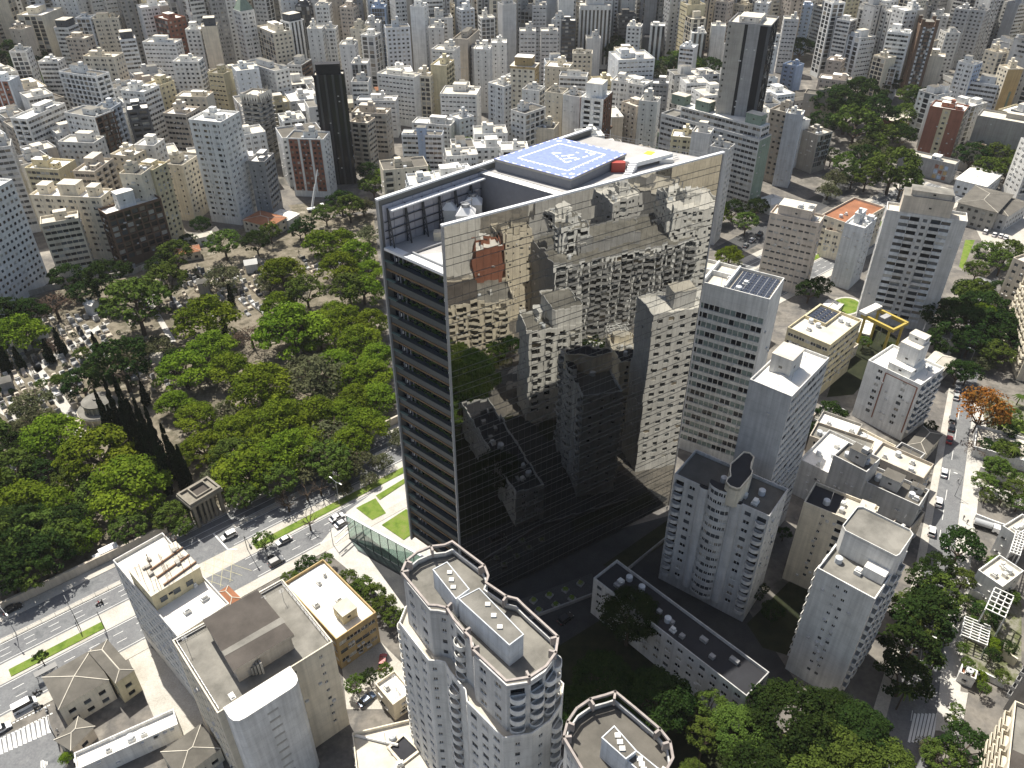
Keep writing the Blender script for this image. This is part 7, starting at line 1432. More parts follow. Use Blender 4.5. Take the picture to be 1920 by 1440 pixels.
# the rest of the city, too far and too many to part: one mass of blocks
REST = [  # mirrored blocks outside the view: dark wall colours stand in for unlit sides
(-213,450,0.63,15,12,24,'ww','D','k'),(245,595,0.44,11,10,50,'lg','s','F'),(-131,629,0.32,10,10,52,'be','d','s'),(-226,441,0.67,14,12,23,'lb','G','D'),(-32,676,-0.08,17,13,38,'pk','s','b'),(116,684,0.22,17,11,42,'ww','J','d'),
(-373,641,0.75,16,11,50,'ww','D','p'),(327,541,0.58,12,12,40,'lg','D','p'),(130,512,0.30,12,14,26,'w','n','C'),(235,692,0.38,19,16,37,'lg','b','J'),(43,658,0.12,15,15,35,'con','h','m'),(163,565,0.33,11,10,40,'w','d','k'),
(379,587,0.58,11,12,51,'w','I','x'),(-251,430,0.72,11,12,26,'c','s','F'),(115,644,0.23,10,11,48,'lg','J','A'),(-236,433,0.71,12,13,24,'w','A','p'),(243,475,0.53,14,12,26,'ww','C','s'),(-124,637,0.31,14,14,35,'lg','n','F'),
(161,575,0.33,10,13,37,'c','E','F'),(-269,434,0.78,11,13,26,'w','H','b'),(247,663,0.41,13,12,47,'ye','x','h'),(100,517,0.24,13,12,26,'w','G','s'),(-136,513,0.39,16,15,21,'ww','A','C'),(280,439,0.58,11,13,26,'ww','I','s'),
(328,514,0.58,19,15,26,'lg','I','p'),(341,535,0.58,12,10,42,'lg','n','x'),(-153,657,0.35,10,13,46,'g','k','A'),(-301,437,0.79,15,18,20,'c','A','H'),(-3,692,0.06,14,14,39,'ww','F','H'),(-284,441,0.79,15,14,22,'ww','h','A'),
(-166,662,0.37,10,13,48,'be','G','A'),(-299,629,0.63,10,11,50,'w','E','h'),(278,577,0.58,13,16,31,'c','J','k'),(259,464,0.56,15,13,23,'w','F','G'),(317,485,0.67,21,14,21,'c','J','h'),(303,432,0.58,14,15,21,'ww','F','F'),
(342,525,0.59,11,11,40,'w','G','x'),(-214,656,0.47,11,10,49,'lb','J','A'),(291,426,0.58,11,11,26,'w','I','d'),(99,659,0.27,10,10,48,'g','G','n'),(236,584,0.44,14,12,32,'lb','k','h'),(242,673,0.40,13,21,33,'lg','D','b'),
(-141,468,0.53,11,12,22,'ww','E','C'),(-248,632,0.40,11,11,45,'w','E','C'),(-36,502,0.08,11,14,22,'w','x','h'),(-81,647,0.22,11,11,40,'c','H','I'),(-315,484,0.79,13,14,26,'w','J','G'),(404,630,0.53,11,11,53,'w','s','J'),
(354,529,0.58,13,11,37,'ww','p','J'),(332,478,0.58,13,14,26,'ww','h','x'),(206,653,0.36,11,12,43,'pk','d','A'),(-158,679,0.35,12,11,44,'lg','p','x'),(-223,498,0.61,12,12,26,'pk','F','h'),(250,622,0.44,10,12,42,'ww','k','d'),
(126,613,0.25,11,11,38,'c','x','I'),(-62,721,0.17,15,16,36,'w','b','A'),(239,633,0.41,11,9,47,'w','C','F'),(136,37,-0.55,26,23,41,'w','n','s'),(-378,630,0.76,10,12,50,'ww','p','b'),(-201,632,0.46,10,12,42,'ww','n','m'),
(-81,661,0.21,12,10,40,'ww','p','H'),(151,-6,0.05,22,22,52,'c','n','s'),(261,630,0.45,10,10,48,'lg','n','E'),(-190,477,0.43,14,12,20,'be','k','E'),(64,657,0.15,11,11,40,'w','d','A'),(-69,670,0.19,10,12,41,'be','p','C'),
(-218,583,0.51,13,9,35,'c','s','I'),(-123,505,0.37,15,11,21,'ww','E','I'),(289,631,0.48,12,10,43,'w','k','H'),(-54,657,0.16,12,11,37,'c','F','A'),(-393,614,0.79,14,13,39,'w','D','C'),(-82,672,0.09,10,10,44,'lb','n','J'),
(424,670,0.58,17,14,39,'lb','b','F'),(-127,691,0.29,11,12,41,'c','G','J'),(-81,632,0.22,20,12,81,'c','I','I'),(345,638,0.39,10,10,51,'w','n','J'),(302,671,0.48,11,12,44,'lb','H','E'),(-263,510,0.67,13,11,26,'ww','k','x'),
(311,462,0.58,11,11,26,'w','n','I'),(194,663,0.34,10,10,46,'c','x','D'),(-335,507,0.79,13,14,26,'ww','D','s'),(-170,700,0.36,12,11,42,'be','F','p'),(-257,492,0.68,14,14,20,'w','F','F'),(-331,644,0.68,13,14,37,'c','D','I'),
(-342,521,0.59,11,13,31,'c','H','H'),(-305,493,0.78,13,11,26,'be','G','D'),(333,499,0.58,14,12,26,'w','H','A'),(-359,555,0.79,13,11,34,'w','x','C'),(-43,727,0.13,15,12,36,'g','J','D'),(-12,635,0.18,19,12,79,'w','p','F'),
(-287,644,0.60,12,10,40,'c','m','k'),(409,659,0.58,19,15,32,'c','A','A'),(296,641,0.49,11,11,40,'con','b','F'),(5,677,0.02,13,13,31,'g','p','b'),(-317,652,0.65,12,10,43,'w','I','I'),(-325,670,0.60,10,13,43,'w','d','h'),
(-121,678,0.28,10,11,41,'pk','h','A'),(-178,733,0.37,15,15,33,'w','m','I'),(-211,630,0.48,11,10,38,'w','d','p'),(-363,701,0.68,15,12,40,'lb','p','A'),(-29,690,0.27,11,12,37,'be','m','G'),(8,659,-0.12,11,12,33,'w','C','d'),
(-197,742,0.39,18,20,88,'w','s','G'),(-351,569,0.96,11,10,37,'w','h','p'),(255,691,0.41,12,11,40,'lg','n','d'),(348,678,0.53,11,11,44,'w','b','H'),(-16,622,-0.09,19,13,70,'c','p','I'),(-279,636,0.59,10,11,39,'w','F','s'),
(-274,478,0.74,11,13,21,'ww','I','H'),(-18,651,0.26,10,10,36,'ww','C','H'),(-225,650,0.49,12,10,36,'w','G','G'),(-420,706,0.76,18,13,36,'ww','D','D'),(206,695,0.34,14,13,32,'c','F','n'),(-425,651,0.92,12,10,46,'lg','x','d'),
(332,574,0.58,11,12,31,'ww','E','h'),(359,581,0.58,11,10,37,'g','J','p'),(-241,690,0.49,13,11,35,'w','J','m'),(43,715,0.11,18,15,86,'ww','d','J'),(-25,639,0.10,13,12,89,'w','G','J'),(-81,614,0.40,12,15,74,'w','s','H'),
(18,692,0.08,20,12,81,'pk','F','k'),(-391,671,0.75,11,10,45,'w','b','J'),(354,656,0.55,10,11,43,'ww','C','m'),(-230,607,0.53,11,10,31,'ww','C','h'),(-65,685,0.18,11,11,34,'lb','b','b'),(-277,723,0.53,15,11,37,'ww','d','D'),
(242,723,0.29,13,12,36,'w','b','A'),(-368,588,0.79,13,11,32,'w','F','J'),(-130,651,0.31,12,9,32,'w','d','H'),(107,672,0.21,12,10,33,'ww','A','s'),(-179,660,0.45,12,14,89,'w','J','I'),(-232,657,0.50,17,16,74,'c','x','p'),
(-448,691,0.79,17,14,34,'w','J','h'),(-308,663,0.62,11,12,35,'w','b','s'),(148,685,0.27,10,10,38,'c','b','F'),(-140,656,0.33,17,12,79,'ww','D','F'),(-410,637,0.79,20,14,85,'ww','C','s'),(333,692,0.50,12,12,38,'g','p','h'),
(334,723,0.49,13,17,32,'c','H','G'),(49,682,0.12,10,10,34,'c','H','s'),(76,726,0.16,11,12,33,'c','I','H'),(197,-51,-0.77,27,26,57,'dg','s','p'),(421,647,0.58,20,13,86,'lg','F','G'),(-263,650,0.56,10,10,35,'w','D','b'),
(458,702,0.58,17,15,31,'ww','p','E'),(8,707,0.06,20,12,74,'g','H','x'),(-83,681,0.21,11,10,31,'ye','s','m'),(-354,649,0.79,11,13,33,'w','A','E'),(-348,611,0.77,11,10,34,'w','C','E'),(266,699,0.42,11,10,37,'lb','C','s'),
(-252,671,0.52,18,15,72,'ww','h','d'),(-414,690,0.76,11,11,40,'w','G','k'),(295,680,0.46,10,10,39,'w','m','F'),(-216,678,0.46,14,12,86,'lg','F','x'),(57,639,0.14,16,13,63,'ww','n','h'),(257,643,0.43,13,13,85,'ww','D','d'),
(19,642,0.13,13,13,71,'lb','x','n'),(-123,727,0.15,10,10,37,'ww','D','m'),(-37,715,0.12,14,13,85,'ww','H','A'),(279,683,0.44,14,19,74,'lb','s','G'),(-381,607,0.79,20,14,66,'lb','k','H'),(364,759,0.50,17,14,31,'lg','p','I'),
(321,691,0.49,12,13,31,'lg','m','d'),(-354,726,0.65,13,11,36,'lb','J','C'),(-31,743,0.11,10,13,32,'w','h','s'),(-92,640,0.24,11,11,86,'w','n','k'),(-118,628,0.30,12,12,73,'g','k','C'),(-325,708,0.62,11,12,34,'ww','p','x'),
(-384,709,0.70,14,11,33,'c','x','D'),(289,647,0.65,14,14,74,'w','m','J'),(109,699,0.21,11,12,88,'ww','E','d'),(-109,650,0.24,18,12,58,'c','G','d'),(-229,716,0.46,10,11,33,'ww','G','J'),(162,-82,0.30,16,24,49,'g','n','s'),
(20,735,0.08,19,15,65,'lg','C','x'),(132,744,0.23,11,11,32,'w','H','G'),(-383,678,0.79,11,10,34,'be','E','x'),(83,670,0.18,11,10,84,'w','n','E'),(402,699,0.57,10,11,38,'w','D','p'),(-52,750,0.14,11,10,32,'lb','b','m'),
(381,698,0.55,11,12,31,'ww','A','G'),(325,706,0.48,12,10,32,'con','E','A'),(418,724,0.39,12,11,36,'lb','D','G'),(180,-43,0.37,21,20,48,'ww','E','A'),(-203,595,0.50,10,11,74,'g','C','m'),(-204,649,0.45,10,12,78,'c','k','D'),
(90,748,0.17,16,15,70,'w','n','F'),(347,691,0.52,12,19,72,'w','n','H'),(233,707,0.37,14,16,70,'w','A','h'),(34,645,0.11,13,11,66,'ww','m','b'),(199,712,0.15,16,13,71,'lb','C','m'),(-335,616,0.71,12,11,79,'w','J','G'),
(448,701,0.58,10,10,39,'ww','H','C'),(349,718,0.50,10,10,35,'lg','G','D'),(-442,684,0.79,10,10,35,'w','p','s'),(362,695,0.53,10,11,33,'lb','s','p'),(-208,794,0.31,15,19,73,'lb','x','H'),(134,770,0.07,18,13,71,'ww','I','s'),
(-358,528,0.79,10,10,72,'lb','m','I'),(45,705,0.12,9,11,87,'pk','H','H'),(98,809,0.11,16,13,80,'c','h','A'),(-216,593,0.68,10,11,66,'w','G','b'),(-225,636,0.35,13,10,72,'w','A','I'),(-387,744,0.68,10,13,33,'con','I','I'),
(405,808,0.48,18,19,79,'w','d','h'),(-54,639,0.16,9,12,68,'ww','k','J'),(58,831,0.12,16,11,89,'ww','p','E'),(-284,707,0.55,12,16,73,'ww','b','H'),(-151,645,0.37,11,10,74,'lb','E','k'),(-129,710,0.35,14,12,70,'lb','s','I'),
(88,724,0.17,13,12,72,'c','C','H'),(-474,729,0.79,17,19,74,'ww','p','A'),(-186,638,0.43,9,12,73,'c','F','A'),(152,882,0.22,20,24,63,'c','I','s'),(431,690,0.48,19,17,62,'c','D','G'),(79,707,0.16,20,14,53,'c','A','A'),
(441,720,0.58,10,11,36,'w','C','p'),(272,636,0.46,11,12,71,'ww','I','b'),(261,662,0.43,16,14,57,'ww','p','H'),(-94,690,0.23,13,15,59,'c','F','b'),(-310,637,0.65,15,15,56,'ww','J','h'),(-304,729,0.57,12,16,74,'lg','b','n'),
(-82,801,0.19,12,12,89,'lg','I','J'),(181,694,0.31,16,12,63,'con','D','s'),(187,-3,0.41,20,17,47,'ww','n','s'),(-66,745,0.17,11,10,87,'lg','D','F'),(36,816,0.01,19,19,59,'pk','x','A'),(217,33,0.30,24,17,59,'w','n','A'),
(110,661,0.22,12,10,67,'con','C','h'),(-105,702,0.25,9,11,79,'w','x','s'),(-163,624,0.39,12,11,58,'ww','d','s'),(-345,635,0.71,11,12,74,'lg','D','s'),(-377,666,0.68,17,12,64,'w','D','m'),(229,794,0.33,18,20,59,'c','b','H'),
(2,649,0.05,10,10,71,'w','x','m'),(-199,659,0.44,15,11,58,'ww','C','A'),(-324,635,0.67,11,10,81,'lg','k','d'),(387,598,0.46,13,13,63,'con','b','s'),(-24,721,0.10,13,21,49,'lb','m','d'),(96,682,0.19,18,12,50,'w','J','x'),
(243,-66,-0.06,22,26,64,'w','n','A'),(185,711,0.31,10,10,87,'ww','m','G'),(275,880,0.36,13,21,79,'w','s','h'),(98,851,0.17,13,14,85,'pk','A','J'),(122,666,0.23,10,9,74,'w','H','d'),(-14,677,-0.03,12,10,66,'lb','m','m'),
(-18,879,0.08,19,19,64,'ww','J','C'),(-221,742,0.43,16,13,65,'w','A','p'),(-139,875,0.26,19,15,74,'w','s','J'),(-14,691,0.08,12,12,62,'ww','k','s'),(-272,615,0.60,11,12,63,'con','h','J'),(100,775,0.18,18,11,66,'ye','F','J'),
(169,772,0.27,14,17,64,'w','k','x'),(-195,677,0.42,10,11,72,'ww','k','J'),(41,729,0.11,12,10,74,'w','n','m'),(168,702,0.29,20,12,51,'ww','C','D'),(-287,625,0.62,12,11,63,'w','C','h'),(6,722,0.06,12,10,72,'c','J','x'),
(-381,592,0.99,11,11,69,'ww','s','m'),(-4,734,0.06,12,11,73,'lg','n','k'),(-325,828,0.54,19,13,74,'be','p','A'),(-82,699,0.21,11,12,67,'w','k','E'),(-189,820,0.35,16,14,71,'lb','F','I'),(-123,663,0.29,11,11,65,'w','n','I'),
(-299,772,0.54,15,17,65,'w','p','x'),(290,666,0.46,11,11,72,'ww','b','h'),(242,747,0.37,10,11,89,'w','G','F'),(-431,692,0.92,10,10,32,'ww','p','E'),(276,671,0.44,12,10,72,'ww','G','k'),(29,659,0.10,13,10,58,'c','J','x'),
(-40,661,0.13,12,12,55,'w','n','A'),(-110,777,0.24,15,11,71,'c','A','H'),(-50,690,0.32,11,11,66,'w','D','H'),(209,880,0.29,16,18,71,'pk','m','E'),(194,724,0.31,12,11,72,'w','I','G'),(-98,784,0.21,13,14,70,'w','b','m'),
(54,761,0.12,18,15,52,'ww','J','b'),(-286,882,0.46,20,21,63,'w','A','m'),(268,651,0.44,16,12,54,'w','C','x'),(-156,705,0.34,12,10,70,'c','x','h'),(-116,690,0.27,11,12,64,'g','x','p'),(162,681,0.21,10,10,72,'c','p','H'),
(-167,677,0.37,11,10,71,'w','s','F'),(172,739,0.28,11,13,72,'c','m','x'),(-190,717,0.39,15,13,56,'w','E','s'),(477,778,0.50,20,14,71,'ww','D','J'),(-383,795,0.49,19,15,69,'w','b','n'),(256,820,0.35,19,13,67,'w','d','E'),
(110,765,0.20,13,10,79,'ww','x','n'),(214,735,0.34,14,19,52,'w','D','p'),(-312,675,0.62,17,16,49,'pk','n','m'),(-405,629,0.79,11,11,74,'lb','H','D'),(113,720,0.28,13,12,64,'w','b','F'),(-18,712,0.08,11,9,72,'w','s','F'),
(34,875,0.09,17,19,62,'lb','s','A'),(-228,687,0.47,11,9,74,'w','E','D'),(-186,705,0.39,10,11,73,'con','p','m'),(-39,630,0.24,10,11,55,'lb','E','H'),(-251,643,0.34,10,11,65,'lb','C','x'),(411,640,0.58,12,11,73,'w','m','E'),
(112,876,0.18,20,19,58,'c','p','I'),(-76,729,0.19,13,14,57,'lg','h','b'),(408,874,0.49,19,23,63,'w','x','d'),(-175,650,0.40,12,10,58,'con','E','b'),(310,698,0.47,10,12,73,'ye','p','s'),(-145,672,0.33,12,12,55,'lb','d','b'),
(27,708,0.09,10,10,73,'w','C','m'),(-343,653,0.69,12,13,63,'ww','k','E'),(-248,659,0.47,11,10,66,'g','I','A'),(-22,665,0.11,13,10,55,'w','G','h'),(40,769,0.04,10,13,73,'w','x','s'),(-230,728,0.59,12,11,74,'w','k','G'),
(-295,701,0.58,12,12,71,'ww','p','b'),(385,869,0.47,18,12,87,'c','m','n'),(-159,732,0.33,9,12,74,'g','G','H'),(409,786,0.53,19,12,73,'c','F','F'),(285,717,0.43,12,12,68,'w','h','h'),(-72,755,0.18,12,10,74,'be','b','n'),
(147,698,0.26,12,10,65,'con','I','p'),(-408,679,0.76,18,14,55,'w','x','n'),(-206,671,0.44,10,12,64,'w','C','x'),(-162,640,0.38,10,12,57,'c','n','C'),(-31,795,0.10,10,9,88,'con','k','C'),(360,723,0.45,13,16,62,'pk','H','H'),
(-235,632,0.52,11,11,59,'be','J','x'),(98,709,0.18,10,12,65,'lg','J','p'),(318,878,0.40,15,17,74,'lb','s','m'),(62,714,0.14,14,17,45,'ww','I','F'),(262,761,0.57,12,13,71,'ye','A','C'),(392,764,0.68,20,13,61,'w','k','F'),
(193,814,0.35,19,15,56,'lb','H','s'),(-41,700,0.13,11,12,57,'c','m','m'),(196,736,0.31,12,11,66,'pk','E','G'),(-338,630,0.70,11,10,67,'w','n','A'),(-259,692,0.52,15,13,52,'ww','A','F'),(54,794,0.12,15,13,59,'w','n','I'),
(-259,706,0.51,15,12,57,'w','I','x'),(356,668,0.54,12,12,64,'con','k','k'),(-108,672,0.26,12,10,58,'ww','m','D'),(116,794,0.06,13,12,70,'lb','p','A'),(-519,805,0.79,19,14,73,'w','b','A'),(-203,691,0.43,12,12,57,'w','E','F'),
(-237,766,0.45,18,12,57,'ww','p','n'),(128,858,0.20,12,21,60,'c','x','k'),(-457,701,0.87,12,10,85,'lg','F','b'),(428,876,0.51,14,15,87,'ye','m','I'),(-95,855,0.20,12,10,89,'w','A','E'),(-292,656,0.81,11,12,59,'w','F','n'),
(-148,809,0.29,14,11,73,'c','d','x'),(178,728,0.25,12,12,63,'c','s','s'),(-57,760,0.15,11,10,74,'ww','b','I'),(-350,670,0.76,11,10,73,'lb','d','m'),(-122,778,0.26,12,11,71,'c','D','k'),(-84,745,0.20,11,11,66,'ww','D','b'),
(-372,686,0.70,17,13,53,'ww','G','n'),(-182,683,0.25,11,11,59,'ww','G','s'),(144,712,0.25,15,14,48,'lg','p','J'),(262,710,0.44,12,14,57,'w','J','m'),(-113,714,0.34,12,14,52,'w','x','A'),(-351,785,0.60,18,12,62,'g','b','E'),
(116,753,0.20,10,12,69,'pk','p','b'),(-392,637,0.69,13,13,56,'w','x','H'),(-65,801,0.16,12,12,69,'w','I','b'),(-495,883,0.72,13,23,73,'ye','H','m'),(269,810,0.28,18,11,64,'w','C','k'),(232,868,0.31,12,11,89,'w','h','A'),
(-420,723,0.74,11,11,81,'ww','J','x'),(183,743,0.29,10,11,70,'c','d','H'),(-208,725,0.42,10,11,70,'be','A','E'),(-298,687,0.59,10,10,72,'ww','m','h'),(-93,665,0.23,12,11,50,'lb','s','b'),(442,734,0.49,13,13,73,'lb','x','b'),
(-267,630,0.58,12,10,54,'ye','h','I'),(98,699,0.19,10,11,59,'w','d','x'),(-95,727,0.22,11,9,66,'w','C','d'),(41,803,0.10,13,13,62,'lg','C','A'),(136,798,0.22,11,12,70,'lg','s','G'),(-319,690,0.62,11,10,71,'w','C','d'),
(291,880,0.28,19,11,71,'w','I','d'),(-1,752,0.05,18,14,44,'lb','A','x'),(31,751,0.23,12,12,58,'w','b','F'),(376,687,0.55,10,11,71,'ww','p','x'),(87,736,0.17,12,12,58,'ww','n','H'),(-237,678,0.49,13,13,50,'lg','J','m'),
(67,685,0.15,10,10,58,'w','b','p'),(-366,858,0.58,19,16,63,'c','h','b'),(186,867,0.26,20,11,62,'con','s','d'),(-385,722,0.69,12,11,71,'ww','x','H'),(-47,714,0.14,10,12,59,'ww','E','d'),(143,728,0.25,11,11,62,'w','I','D'),
(-83,818,0.18,13,12,67,'w','H','H'),(-344,693,0.66,10,11,70,'be','b','s'),(-260,745,0.49,17,12,54,'be','h','s'),(-71,716,0.18,11,12,57,'c','A','k'),(70,736,0.15,11,9,64,'g','x','d'),(344,810,0.45,20,13,56,'c','h','p'),
(-96,752,0.22,12,13,56,'w','J','k'),(292,692,0.45,11,12,60,'c','A','s'),(-340,707,0.64,14,12,58,'ye','J','x'),(-2,773,0.06,12,10,67,'w','C','s'),(-215,704,0.44,10,11,64,'pk','h','A'),(-29,831,0.10,18,14,53,'w','I','n'),
(-13,867,0.07,13,13,71,'w','m','G'),(-207,707,0.43,18,13,41,'c','I','D'),(228,742,0.35,15,11,56,'w','J','n'),(-489,778,0.79,19,12,66,'c','k','G'),(-245,721,0.41,12,12,58,'c','F','J'),(249,710,0.38,12,11,57,'w','h','d'),
(69,671,0.15,12,10,49,'ww','C','J'),(-358,736,0.65,12,13,66,'ww','F','D'),(55,699,0.13,12,12,50,'w','d','m'),(67,699,0.15,10,11,55,'c','C','I'),(-364,800,0.52,10,11,89,'ye','I','J'),(-49,844,0.03,12,12,71,'w','A','s'),
(135,659,0.25,9,10,56,'lb','A','n'),(-108,859,0.22,13,12,72,'pk','m','I'),(-158,715,0.34,12,10,59,'w','h','F'),(-44,881,0.12,18,12,63,'pk','G','F'),(49,744,0.12,12,11,56,'ww','E','x'),(256,-2,0.34,25,18,55,'w','p','s'),
(-253,771,0.47,18,12,53,'c','C','E'),(79,811,0.15,13,14,58,'lb','b','h'),(-20,853,0.08,14,12,66,'c','k','F'),(110,734,0.20,13,18,43,'c','k','n'),(-3,786,0.02,12,11,63,'ww','J','d'),(-424,820,0.68,17,14,65,'c','n','E'),
(279,53,-0.08,20,20,70,'dg','A','A'),(37,687,0.11,10,10,57,'lg','H','C'),(-340,817,0.57,12,10,85,'ye','m','E'),(59,730,-0.01,11,12,56,'ww','h','b'),(382,880,0.46,15,18,65,'pk','m','A'),(-276,665,0.57,11,9,60,'lb','D','J'),
(65,745,0.14,10,12,59,'lg','m','h'),(71,879,0.13,12,12,74,'w','E','E'),(-396,706,0.72,10,11,73,'ww','G','J'),(-6,662,0.06,10,10,53,'ye','G','d'),(-437,728,0.76,12,13,70,'ww','G','b'),(-102,825,0.21,12,10,74,'ww','d','G'),
(-356,845,0.58,16,14,64,'be','b','s'),(310,730,0.45,11,9,70,'ww','G','G'),(467,793,0.58,14,16,66,'ww','I','m'),(-350,767,0.61,11,12,74,'c','I','A'),(-266,683,0.54,12,14,48,'w','x','G'),(463,881,0.54,14,18,71,'w','n','H'),
(440,831,0.54,19,20,53,'ye','I','E'),(68,803,0.08,12,10,70,'w','k','A'),(-151,727,0.11,12,9,58,'w','G','n'),(-160,781,0.32,12,11,65,'w','s','b'),(154,813,0.24,15,17,49,'w','D','m'),(182,99,0.03,18,24,35,'g','n','A'),
(100,728,0.19,11,12,55,'w','H','k'),(348,782,0.47,11,11,77,'ww','C','D'),(-41,743,0.12,10,11,60,'be','G','D'),(-234,809,0.42,11,12,70,'be','h','m'),(126,700,0.23,11,10,57,'lg','p','D'),(-103,736,0.24,14,14,44,'c','s','d'),
(13,767,0.07,9,11,66,'w','F','C'),(-235,738,0.46,14,12,51,'w','m','D'),(221,694,0.23,9,12,58,'pk','s','h'),(209,669,0.36,11,10,53,'ye','H','k'),(-343,775,0.60,11,10,79,'w','m','h'),(84,875,0.15,20,12,55,'lb','J','m'),
(-151,793,0.26,10,12,66,'con','F','C'),(-438,788,0.72,10,12,80,'w','n','G'),(68,817,0.14,11,13,64,'lg','s','I'),(-159,693,0.26,12,11,48,'c','d','x'),(75,746,0.08,12,10,58,'be','h','h'),(-206,831,0.37,19,13,51,'ww','d','m'),
(262,841,0.35,12,15,64,'lg','E','I'),(-145,758,0.30,14,12,51,'w','n','n'),(-233,830,0.41,16,13,58,'ww','b','A'),(-99,769,0.22,12,10,63,'ww','A','C'),(-147,714,0.32,15,11,45,'c','A','J'),(-265,669,0.55,10,13,52,'w','m','F'),
(374,779,0.37,12,13,66,'ww','h','n'),(214,117,-0.53,21,22,46,'c','n','s'),(21,847,0.08,10,13,73,'c','D','b'),(-261,721,0.43,10,11,64,'pk','b','x'),(26,794,0.08,12,10,63,'con','J','h'),(-373,728,0.67,13,11,64,'lb','d','n'),
(322,775,0.45,10,11,73,'w','I','k'),(28,864,0.08,11,12,72,'ww','C','F'),(401,722,0.56,13,13,58,'c','A','b'),(-60,850,0.14,12,10,74,'ww','C','H'),(131,671,0.25,12,9,48,'ww','G','D'),(82,827,0.25,13,10,67,'w','I','C'),
(179,787,0.28,11,11,64,'w','h','D'),(191,881,0.27,14,22,50,'ww','k','D'),(-50,789,0.13,12,13,55,'w','n','D'),(-173,773,0.30,11,10,67,'w','E','n'),(408,677,0.58,17,12,47,'w','D','n'),(191,678,0.33,10,12,50,'ww','p','h'),
(-71,819,0.17,10,11,72,'ye','p','D'),(-55,705,0.16,11,10,53,'w','A','s'),(-356,678,0.69,13,12,51,'ww','k','E'),(132,729,0.31,10,11,56,'con','I','H'),(-198,811,0.37,10,12,71,'w','H','A'),(-419,878,0.64,19,21,52,'lg','x','D'),
(443,879,0.42,16,13,74,'lb','H','n'),(-131,675,0.18,10,11,49,'w','A','s'),(248,830,0.34,13,10,73,'ww','m','h'),(-422,670,0.79,11,10,65,'lg','b','H'),(296,727,0.24,14,13,49,'ww','J','x'),(-387,659,0.75,13,9,57,'ww','J','x'),
(-336,697,0.64,10,10,64,'lg','k','I'),(-123,738,0.27,10,12,56,'ww','s','G'),(-246,699,0.54,10,11,56,'ww','I','I'),(395,615,0.58,11,9,57,'con','x','G'),(273,786,0.39,13,11,64,'lb','H','n'),(333,748,0.30,11,10,69,'w','m','b'),
(308,716,0.46,11,10,62,'con','x','d'),(-356,694,0.68,10,11,60,'w','G','I'),(-453,722,0.79,10,11,72,'ww','p','b'),(192,793,0.29,13,10,63,'w','s','D'),(-458,747,0.77,11,11,73,'w','J','H'),(333,880,0.47,15,19,55,'ww','E','x'),
(410,773,0.54,12,12,66,'ww','D','A'),(-47,681,0.14,11,10,47,'w','A','I'),(-192,847,0.35,12,17,56,'w','D','x'),(-236,846,0.41,13,10,73,'c','s','J'),(-297,816,0.51,10,12,72,'ww','I','d'),(165,691,0.29,12,11,47,'ww','E','d'),
(-95,707,0.13,12,10,50,'g','H','p'),(-282,679,0.57,11,10,57,'w','s','C'),(53,851,0.11,12,16,55,'ww','F','b'),(-338,836,0.56,19,15,51,'ww','I','G'),(-304,709,0.74,11,12,56,'con','b','I'),(-348,714,0.83,12,13,54,'w','b','h'),
(-59,882,0.14,12,19,54,'ye','D','d'),(443,708,0.58,10,12,67,'c','h','d'),(-12,724,0.07,11,10,52,'lg','E','m'),(-140,699,0.31,10,10,52,'ww','d','m'),(-388,784,0.66,12,11,71,'w','x','k'),(-286,824,0.49,14,11,63,'c','F','h'),
(-207,875,0.36,14,21,49,'be','A','d'),(359,744,0.50,15,12,53,'w','n','G'),(15,778,0.07,12,10,58,'c','n','D'),(-157,766,0.32,13,13,49,'g','I','h'),(378,717,0.41,13,12,56,'pk','G','d'),(-334,855,0.54,14,13,65,'ww','J','s'),
(-394,730,0.70,11,10,69,'be','p','d'),(342,711,0.50,10,10,63,'w','G','n'),(-11,838,0.07,16,11,54,'be','n','C'),(-398,809,0.65,13,19,54,'ww','d','F'),(-75,788,0.18,12,11,56,'c','I','x'),(248,238,-0.65,24,25,74,'w','E','n'),
(-76,776,0.18,13,12,51,'lb','h','D'),(-64,767,0.16,12,11,53,'w','D','D'),(-117,704,0.27,13,10,46,'lb','F','x'),(-120,842,0.24,11,10,72,'w','p','n'),(-398,755,0.69,10,12,66,'lb','b','k'),(-338,760,0.60,10,12,66,'be','h','J'),
(-316,779,0.56,10,11,67,'ye','d','J'),(-325,658,0.65,12,10,51,'w','H','n'),(180,65,-0.47,17,24,27,'lg','n','s'),(-250,814,0.44,11,12,65,'w','n','I'),(291,707,0.33,13,10,53,'w','m','d'),(88,786,0.16,12,11,54,'w','E','x'),
(433,665,0.58,10,10,62,'pk','k','A'),(-20,743,0.09,12,10,51,'c','p','G'),(46,838,0.11,10,10,71,'w','p','s'),(-181,751,0.36,13,11,49,'pk','D','d'),(-135,818,0.27,10,10,71,'ww','H','k'),(-395,691,0.73,11,11,58,'w','G','k'),
(412,693,0.58,11,11,60,'w','x','I'),(-63,778,0.16,11,13,52,'w','s','b'),(-377,698,0.70,12,11,57,'ww','E','d'),(-223,811,0.41,13,19,44,'ye','b','I'),(-102,797,0.25,13,10,56,'w','A','h'),(-97,808,0.21,11,12,56,'c','J','m'),
(-285,853,0.48,11,11,72,'w','p','G'),(-200,763,0.39,12,12,53,'w','h','p'),(-413,758,0.71,15,14,51,'lg','k','x'),(-366,659,0.72,11,10,54,'con','A','D'),(-230,700,0.44,12,11,47,'w','d','x'),(-267,801,0.47,10,12,64,'ye','b','C'),
(-377,820,0.50,12,10,73,'con','H','H'),(-482,766,0.79,12,10,71,'con','E','A'),(-4,796,0.06,12,10,56,'c','s','J'),(384,734,0.53,11,10,65,'w','C','H'),(-328,873,0.52,17,13,59,'c','d','I'),(-83,874,0.18,19,22,37,'w','n','E'),
